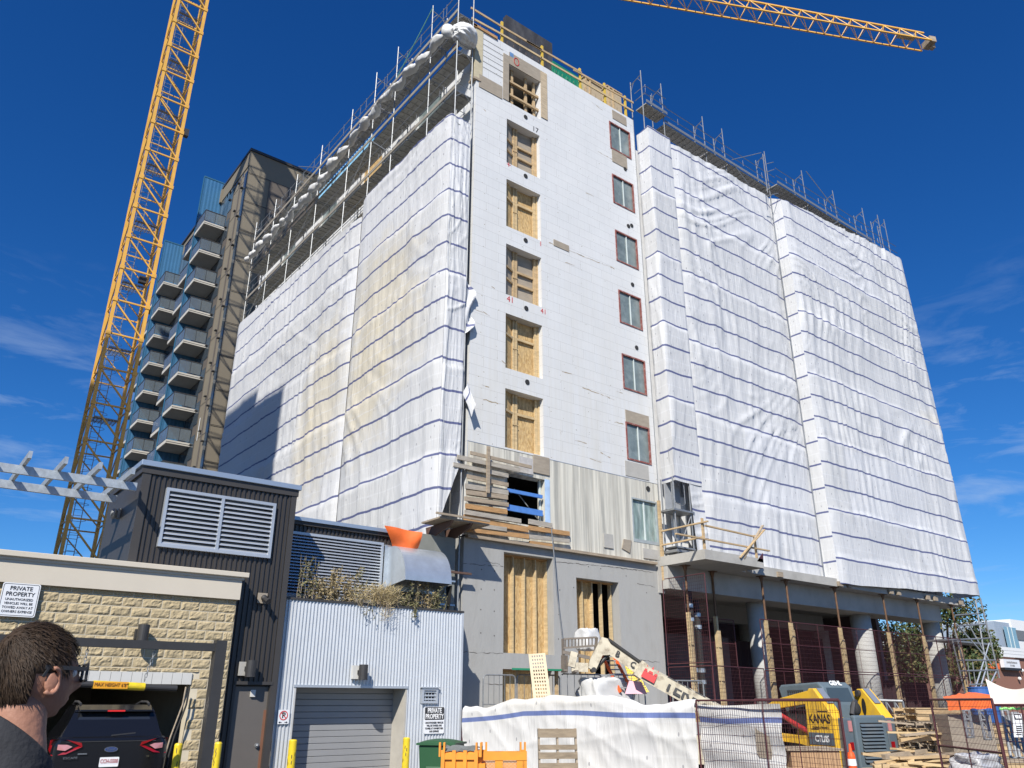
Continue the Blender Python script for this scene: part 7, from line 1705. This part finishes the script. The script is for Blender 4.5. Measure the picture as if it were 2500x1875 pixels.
# ------------------------------------------------------------------ lumber, crates, frames and small site things on the right
def planks(name, c, n, L_, spread, hgt, label, seed, m=None, dirn=0):
    r = random.Random(seed); cc = V(c); g = thing(name, c, label, 'lumber')
    for k in range(n):
        a = dirn+r.uniform(-.55, .55); z = cc.z+.04+hgt*(k/n)**1.0*(.6+.4*r.random()); p = cc+V((r.uniform(-1, 1)*spread, r.uniform(-1, 1)*spread*.7, 0)); p.z = z; fall = 1-min(1, (V((p.x, p.y, 0))-V((cc.x, cc.y, 0))).length/(spread*1.3))*.75
        p.z = cc.z+.04+(z-cc.z)*fall; d = V((cos(a), sin(a), r.uniform(-.12, .12)))*(L_*r.uniform(.45, 1)/2); w_ = r.choice((.09, .14, .19, .09))
        MB().bar(p-d, p+d, w_, r.choice((.038, .038, .05, .09))).build('board', m or r.choice((m_lumber, m_lumber_y, m_oldwood, m_lumber)), g)
    return g
p = PD(2235, 1860, 18.5); planks('lumber_heap', (p.x, p.y, GZ), 130, 1.5, 1.15, 1.75, 'loose heap of yellowish lumber offcuts right of the loader', 4, None, HEAD-pi/2)
p = PD(2330, 1868, 16.2); planks('lumber_heap', (p.x, p.y, GZ), 50, 1.6, .9, .55, 'flatter heap of brown lumber behind the right mesh panel', 9, None, HEAD-pi/2)
p = PD(2462, 1868, 15.2); planks('lumber_heap', (p.x, p.y, GZ), 26, 1.5, .7, .45, 'small heap of offcuts at the right edge under the leaning signs', 12, None, HEAD-pi/2+.3)
# stacked sheets behind the mesh under the loader arms
p = PD(1972, 1850, 18.9); g = thing('crate_stack', (p.x, p.y, GZ), 'brown cardboard crates stacked behind the mesh below the loader arm', 'crate'); ux = rt0; uy = hd
m_card = mat('brown_cardboard', (.42, .26, .14), .8, 0, .1, 4)
for k, (z0, z1) in enumerate(((GZ, .02), (.04, .38), (.40, .74))): MB().obox(V((p.x, p.y, (z0+z1)/2)), ux*(.56-.02*k), uy*.5, V((0, 0, (z1-z0)/2))).build('crate', m_card, g)
mb = MB(); [mb.obox(V((p.x, p.y, z)), ux*.6, uy*.54, V((0, 0, .02))) for z in (.03, .39, .76)]; mb.build('slat', m_oldwood, g)
lettering('paper_label', 'i', .1, V((p.x, p.y, .3))-hd*.51+rt0*.5, m_whitetxt, g, rot=(pi/2, 0, HEAD-pi/2), bold=.03)
# pallet stacks
def pstack(px, d, n, label, rz, ybase=GZ, w_=1.2):
    p = PD(px, 1800, d); g = thing('pallet_stack', (p.x, p.y, ybase), label, 'pallets', None, rz); K = dict(world=False)
    for k in range(n):
        z = .145*k; mb = MB()
        for j in range(6): mb.box(-w_/2, w_/2, -.5+.19*j, -.5+.19*j+.1, z+.11, z+.13)
        for y in (-.48, 0, .44): mb.box(-w_/2, w_/2, y, y+.04, z+.02, z+.109)
        for j in (0, 2, 5): mb.box(-w_/2+.02, w_/2-.02, -.5+.19*j, -.5+.19*j+.1, z, z+.018)
        mb.build('pallet', m_oldwood if k % 3 == 1 else m_lumber, g, **K)
pstack(2276, 20.5, 13, 'tall stack of wooden pallets behind the left post of the right mesh panel', HEAD-pi/2+.12)
pstack(2330, 19.0, 11, 'stack of wooden pallets under the orange tarp behind the right mesh panel', HEAD-pi/2-.05)
p = PD(2372, 1745, 18.6); g_ = V((p.x, p.y, 0))
# orange tarp over a bundle
a, b, c_, d = PD(2313, 1716, 18.2), PD(2417, 1695, 18.0), PD(2422, 1730, 17.6), PD(2315, 1734, 17.9); mb = MB()
A1 = PD(2335, 1700, 18.8); B1 = PD(2405, 1690, 18.8)
mb.grid(20, 8, lambda s, t: d.lerp(c_, s).lerp(a.lerp(b, s), min(1, t*2)).lerp(A1.lerp(B1, s)+hd*.6, max(0, t*2-1))+V((0, 0, .05*noise.noise(V((s*6, t*3, 2)))))); tag(mb.build('orange_sheet', m_orange, smooth=True), 'bright orange tarpaulin draped over a bundle behind the right mesh panel', 'tarpaulin')
cc = (a+b+c_+d)/4+hd*.5; tag(MB().obox(V((cc.x, cc.y, (cc.z+GZ)/2-.1)), rt0*.45, hd*.4, V((0, 0, (cc.z-GZ)/2-.12))).build('wrapped_bundle', m_formply), 'plywood bundle under the bright orange tarpaulin', 'bundle')
# aluminium scaffold frames lying and standing
def ladderframe(name, pts, lab, r=.03, rungs=5, m=None):
    a, b, c, d = pts; g = thing(name, a, lab, 'scaffold frame', 'loose scaffold frames'); MB().tube([a, b], r, 8).build('rail', m or m_galv, g); MB().tube([d, c], r, 8).build('rail', m or m_galv, g)
    mb = MB(); P = [(a.lerp(b, k/rungs), d.lerp(c, k/rungs)) for k in range(rungs+1)]
    for p, q in P: mb.tube([p, q], r*.7, 6)
    for (p, q), (p2, q2) in zip(P, P[1:]): mb.tube([p, q2], r*.5, 5)
    mb.build('lattice', m or m_galv, g)
D_ = 21.8
ladderframe('scaffold_section', (PD(2120, 1709, D_), PD(2204, 1712, D_-.4), PD(2212, 1756, D_-.4), PD(2130, 1752, D_)), 'galvanised lattice girder lying on edge right of the loader', .035, 4)
ladderframe('scaffold_section', (PD(2150, 1768, D_), PD(2205, 1770, D_-.5), PD(2212, 1815, D_-.5), PD(2160, 1812, D_)), 'lower galvanised lattice frame on the lumber heap', .03, 3)
ladderframe('scaffold_section', (PD(2209, 1740, D_), PD(2216, 1775, D_), PD(2236, 1775, D_), PD(2229, 1738, D_)), 'short grey frame standing between the girder and the pallet stack', .03, 2)
for k, (x0, y0, x1, y1, lab) in enumerate(((2352, 1735, 2362, 1800, 'grey scaffold frame leaning behind the right mesh panel, left one'), (2390, 1735, 2405, 1805, 'grey scaffold frame leaning behind the right mesh panel, right one'), (2446, 1735, 2468, 1850, 'grey frame leaning beside the safety notice, left one'), (2470, 1740, 2490, 1850, 'grey frame leaning beside the safety notice, right one'))):
    ladderframe('scaffold_section', (PD(x0, y0, 15.8), PD(x1, y1, 15.4), PD(x1+14, y1, 15.4), PD(x0+14, y0, 15.8)), lab, .026, 3)
# access tower scaffold at the right end of the wing
t = thing('access_scaffold', (46.5, 18.8, GZ), 'open galvanised access scaffold under the right end of the wing', 'scaffold'); YQ = 19.5
def q(x, y): return PY(x, y, YQ)
for pts in (((2393, 1460), (2440, 1655)), ((2381, 1462), (2420, 1700)), ((2322, 1552), (2360, 1710)), ((2330, 1535), (2352, 1620))): MB().tube([q(*p) for p in pts], .045, 8).build('standard', m_galv, t)
for pts in (((2332, 1502), (2388, 1498)), ((2338, 1528), (2406, 1524)), ((2306, 1563), (2420, 1558)), ((2340, 1612), (2430, 1612)), ((2345, 1638), (2436, 1636)), ((2366, 1672), (2400, 1670))): MB().tube([q(*p) for p in pts], .04, 8).build('ledger', m_galv, t)
for pts in (((2334, 1522), (2410, 1607)), ((2364, 1523), (2420, 1622)), ((2415, 1570), (2376, 1697)), ((2408, 1630), (2390, 1690)), ((2432, 1640), (2420, 1665))): MB().tube([q(*p) for p in pts], .035, 8).build('brace', m_alu, t)
MB().box(q(2306, 1563).x, q(2420, 1558).x, YQ, YQ+.9, q(2306, 1563).z-.02, q(2306, 1563).z+.06).build('deck', m_galv, t)
mb = MB(); [mb.tube([q(x, 1615+(x-2345)*.02), q(x+8, 1672)], .025, 6) for x in (2352, 2362, 2374)]; mb.build('ladder', m_galv, t)
# blue drums
for k, (x, d, lab) in enumerate(((2392, 22.5, 'blue plastic drum behind the orange tarp, left one'), (2404, 22.8, 'blue plastic drum behind the orange tarp, right one'))):
    p = PD(x, 1690, d); g = thing('plastic_drum', (p.x, p.y, 1.2), lab, 'drum', 'blue plastic drums'); mb = MB(); mb.tube([(p.x, p.y, 1.2), (p.x, p.y, 1.45), (p.x, p.y, 1.5), (p.x, p.y, 1.8), (p.x, p.y, 2.05)], [.28, .29, .31, .29, .27], 20); mb.build('barrel', mat('drum_blue', (.04, .12, .35), .5), g); MB().tube([(p.x, p.y, 2.05), (p.x, p.y, 2.08)], .285, 20).build('lid', mat('drum_blue', (.04, .12, .35)), g)
pstack(2398, 22.6, 10, 'wide pallet stack carrying the blue drums behind the orange tarp', HEAD-pi/2, GZ, 1.5)
# white shade cloth at the right edge and notices
A1, B1, C1, D1 = PD(2406, 1657, 15.5), PD(2530, 1668, 14.8), PD(2530, 1722, 14.5), PD(2424, 1724, 15.0); mb = MB()
mb.grid(24, 10, lambda s, t: A1.lerp(B1, s).lerp(D1.lerp(C1, s), t)+hd*(.18*sin(pi*s)*t)+V((0, 0, -.14*sin(pi*s)*(1-t)))); tag(mb.build('shade_cloth', mat('cream_cloth', (.66, .60, .53), .8, 0, .08, 3)), 'cream cloth sagging over the fence at the right edge', 'cloth')
a = PD(2466, 1738, 14.6); g = thing('safety_notice', (a.x, a.y, GZ), 'black and white safety notice board at the right edge', 'sign')
def quad(l, t_, r_, b_, d, m, nm, off=0):
    P = [PD(*p, d)-hd*off for p in ((l, t_), (r_, t_), (r_+4, b_), (l+4, b_))]; return MB().prism(P, hd*.012).build(nm, m, g)
quad(2472, 1742, 2494, 1800, 14.6, m_signw, 'board'); quad(2474, 1743, 2491, 1757, 14.6, m_signb, 'black_field', .004)
quad(2476, 1746, 2489, 1754, 14.6, m_signw, 'picture', .008)
for k in range(5): quad(2479, 1772+5*k, 2492, 1774.5+5*k, 14.6, m_signb, 'text_line', .004)
mb = MB(); 
for k in range(10): pa = PD(2440+6*k, 1730+1.5*sin(k*2), 14.9); pb = PD(2446+6*k, 1730+1.5*sin(k*2+2), 14.9); mb.tube([pa, pb], .02, 5)
tag(mb.build('green_strap', mat('lime_strap', (.30, .80, .22), .6)), 'lime green strap running along the fence at the right edge', 'strap')
# traffic delineator
p = PD(2074, 1816, 14.6); g = thing('traffic_delineator', (p.x, p.y, GZ), 'orange and white traffic delineator post in front of the loader', 'delineator')
zt_ = p.z; mb = MB(); mb.tube([(p.x, p.y, zt_), (p.x, p.y, zt_-.13)], [.017, .03], 10); mb.tube([(p.x, p.y, zt_-.13), (p.x, p.y, zt_-.19), (p.x, p.y, GZ+.1)], [.05, .062, .085], 16); mb.build('post', mat('cone_orange', (.85, .11, .02), .5), g)
for z in (zt_-.23, zt_-.40): MB().tube([(p.x, p.y, z), (p.x, p.y, z-.1)], [.0665, .071], 16).build('white_collar', m_whitetxt, g)
MB().box(p.x-.2, p.x+.2, p.y-.2, p.y+.2, GZ, GZ+.06).build('base', m_rubber, g)
# white bucket and bags behind the right panel
p = PD(2385, 1862, 15.2); g = thing('paint_pail', (p.x, p.y, GZ), 'white plastic pail with red label behind the right mesh panel', 'pail'); MB().tube([(p.x, p.y, GZ+.35), (p.x, p.y, .42)], [.14, .16], 20).build('bucket', m_white, g); MB().tube([(p.x, p.y, .16), (p.x, p.y, .26)], [.155, .16], 20).build('label_band', m_redtxt, g)
MB().tube([(p.x, p.y, GZ), (p.x, p.y, GZ+.35)], .2, 12).build('stand', m_oldwood, g)
p = PD(2372, 1815, 15.8); lump('plastic_bag', (p.x, p.y, .62), (.5, .3, .22), 'crumpled clear plastic bag on the lumber behind the right mesh panel', 'bag', mat('clear_plastic_bag', (.62, .62, .63), .25, 0, .25, 6, .5, 8), 3, .5)
# ------------------------------------------------------------------ background on the right: street, tree, brick shop, white office
m_brick = mat('brown_brick', (.27, .13, .09), .85, 0, .15, 6, dirt=(.2, .09, .06), dscale=9, damt=.5)
zA = lambda x, y, Y: PY(x, y, Y).z
YK = 62.0
g = thing('brick_shop', (118, YK, GZ), 'low brown brick shop with white fascia and white signboard beyond the street', 'building')
x0 = PY(2120, 1640, YK).x; x1 = PY(2700, 1600, YK).x; zf0 = PY(2300, 1628, YK).z; 
zt_ = PY(2480, 1583, YK).z; zm = PY(2480, 1606, YK).z
MB().box(x0, x1, YK, YK+20, GZ, zm).build('wall', m_brick, g); MB().box(x0-.3, x1, YK-.4, YK+20, zm, zt_).build('fascia', m_white, g)
mb = MB(); [mb.box(x0-.3, x1, YK-.42, YK-.4, zm+(zt_-zm)*k/3-.03, zm+(zt_-zm)*k/3+.03) for k in (1, 2)]; mb.build('fascia_joints', mat('pale_grey', (.5, .5, .5), .7), g)
s0, s1 = PY(2438, 1609, YK), PY(2482, 1632, YK)
sb = MB().box(s0.x, s1.x, YK-.7, YK-.1, s1.z, s0.z).build('signboard', m_signw, g); MB().box(s0.x-.2, s1.x+.3, YK-.75, YK-.05, s1.z-.4, s1.z).build('signboard_base', m_blacktxt, sb)
lettering('lettering', 'premiumhomes.ca', (s0.z-s1.z)*.42, ((s0.x+s1.x)/2, YK-.72, s1.z+(s0.z-s1.z)*.66), mat('grey_ink', (.3, .3, .3)), sb, sx=1.0, bold=.02); lettering('lettering', 'IT IS HERE', (s0.z-s1.z)*.3, ((s0.x+s1.x)/2, YK-.72, s1.z+(s0.z-s1.z)*.25), mat('grey_ink', (.3, .3, .3)), sb, bold=.02)
o0, o1 = PY(2404, 1618, YK), PY(2434, 1634, YK); os_ = MB().box(o0.x, o1.x, YK-.5, YK-.1, o1.z, o0.z).build('orange_sign', m_orange, g); lettering('lettering', 'HK', (o0.z-o1.z)*.7, ((o0.x+o1.x)/2, YK-.52, (o0.z+o1.z)/2), m_whitetxt, os_, bold=.02)
mb = MB(); [mb.box(x, x+4, YK-.05, YK+.02, 1.0, PY(2300, 1668, YK).z) for x in (x0+3, x0+9, x1-20, x1-12)]; mb.build('shop_window', m_twin, g)
for (px_, py_) in ((2490, 1637), (2484, 1657)): a = PY(px_, py_, YK); MB().ball((a.x, YK-.35, a.z), .3, 10, 8).build('wall_lamp', m_white, g)
YO = 95.0
g = thing('office_building', (190, YO, GZ), 'white and grey modern office block with blue tinted windows beyond the brick shop', 'building')
a, b = PY(2432, 1524, YO), PY(2474, 1585, YO); c = PY(2620, 1500, YO); top = PY(2470, 1512, YO).z
MB().box(PY(2470, 1530, YO).x, c.x, YO, YO+25, GZ, top).build('wall', m_white, g)
MB().box(a.x, PY(2470, 1530, YO).x-.05, YO+.5, YO+25, GZ, PY(2440, 1517, YO).z).build('corner_volume', mat('blue_grey_wall', (.32, .38, .45), .6), g)
MB().box(PY(2450, 1535, YO).x, PY(2478, 1535, YO).x, YO-.2, YO-.05, PY(2460, 1585, YO).z, PY(2460, 1531, YO).z).build('window', glass_mat('office_glass', (.20, .34, .42), .1), g)
mb = MB(); [mb.box(PY(x, 1540, YO).x-.12, PY(x, 1540, YO).x+.12, YO-.3, YO-.2, PY(2460, 1585, YO).z, PY(2460, 1531, YO).z) for x in (2459, 2468)]; mb.build('mullion', m_winframe, g)
MB().box(PY(2479, 1545, YO).x, c.x, YO-.25, YO-.05, PY(2485, 1562, YO).z, PY(2485, 1539, YO).z).build('grey_panel', mat('mid_grey', (.16, .17, .18), .6), g)
MB().box(PY(2200, 1640, 40).x, PY(2230, 1640, 40).x, 40, 41, GZ, 6).build('x', m_blacktxt, g) if False else None
# trees
m_leafs = [mat('tree_leaf_dark', (.045, .075, .022), .7, 0, .3, 2), mat('tree_leaf_mid', (.075, .105, .03), .7, 0, .3, 2), mat('tree_leaf_warm', (.12, .10, .03), .7, 0, .3, 2)]
m_bark = mat('tree_bark', (.14, .10, .075), .9, 0, .2, 6)
def tree(c, H_, R_, label, seed, n=2600, sz=.42, lo=.42, group='street trees beyond the wing'):
    r = random.Random(seed); c = V(c); g = thing('street_tree', c, label, 'tree', group); mb = MB(); mb.tube([c, c+V((.1, 0, H_*.25)), c+V((0, .1, H_*.5)), c+V((0, 0, H_*.85))], [R_*.07, R_*.055, R_*.04, .03], 8)
    cl = []
    for k in range(11):
        a = r.uniform(0, 2*pi); z = r.uniform(lo, .95)*H_; rad = R_*math.sqrt(max(.08, 1-((z/H_-.55)/.5)**2))*r.uniform(.35, .8); e = c+V((cos(a)*rad, sin(a)*rad, z)); mb.tube([c+V((0, 0, z*.55)), c.lerp(e, .6)+V((0, 0, z*.3)), e], [R_*.03, R_*.02, .02], 5); cl.append((e, R_*r.uniform(.26, .45)))
    mb.build('trunk', m_bark, g)
    for mi in range(3):
        lf = MB()
        for k in range(n//3):
            e, q_ = r.choice(cl); d = V((r.gauss(0, 1), r.gauss(0, 1), r.gauss(0, .8))).normalized()*q_*r.random()**.45; p = e+d; u = V((r.uniform(-1, 1), r.uniform(-1, 1), r.uniform(-1, 1))).normalized(); v = u.cross(V((r.uniform(-1, 1), r.uniform(-1, 1), r.uniform(-1, 1)))).normalized(); s_ = sz*r.uniform(.5, 1.1)
            lf.poly(p-u*s_*.5, p+v*s_*.28, p+u*s_*.5, p-v*s_*.28)
        lf.build('crown', m_leafs[mi], g)
def treeat(px, ptop, d, R_, label, seed, **k):
    p = PD(px, 1800, d); H_ = PD(px, ptop, d).z-GZ; tree((p.x, p.y, GZ), H_, R_, label, seed, **k)
treeat(2350, 1462, 62, 3.9, 'green street tree behind the access scaffold under the wing', 3, n=7000, sz=.34)
treeat(2226, 1515, 64, 5.0, 'autumn tinged street tree seen through the open storey between columns', 8, n=5000, sz=.32)
treeat(2428, 1538, 74, 2.9, 'round green street tree left of the white office block', 14, n=4200, sz=.3, lo=.62)
treeat(2150, 1530, 70, 5.0, 'green street tree seen just right of the second round column', 25, n=4000, sz=.32)
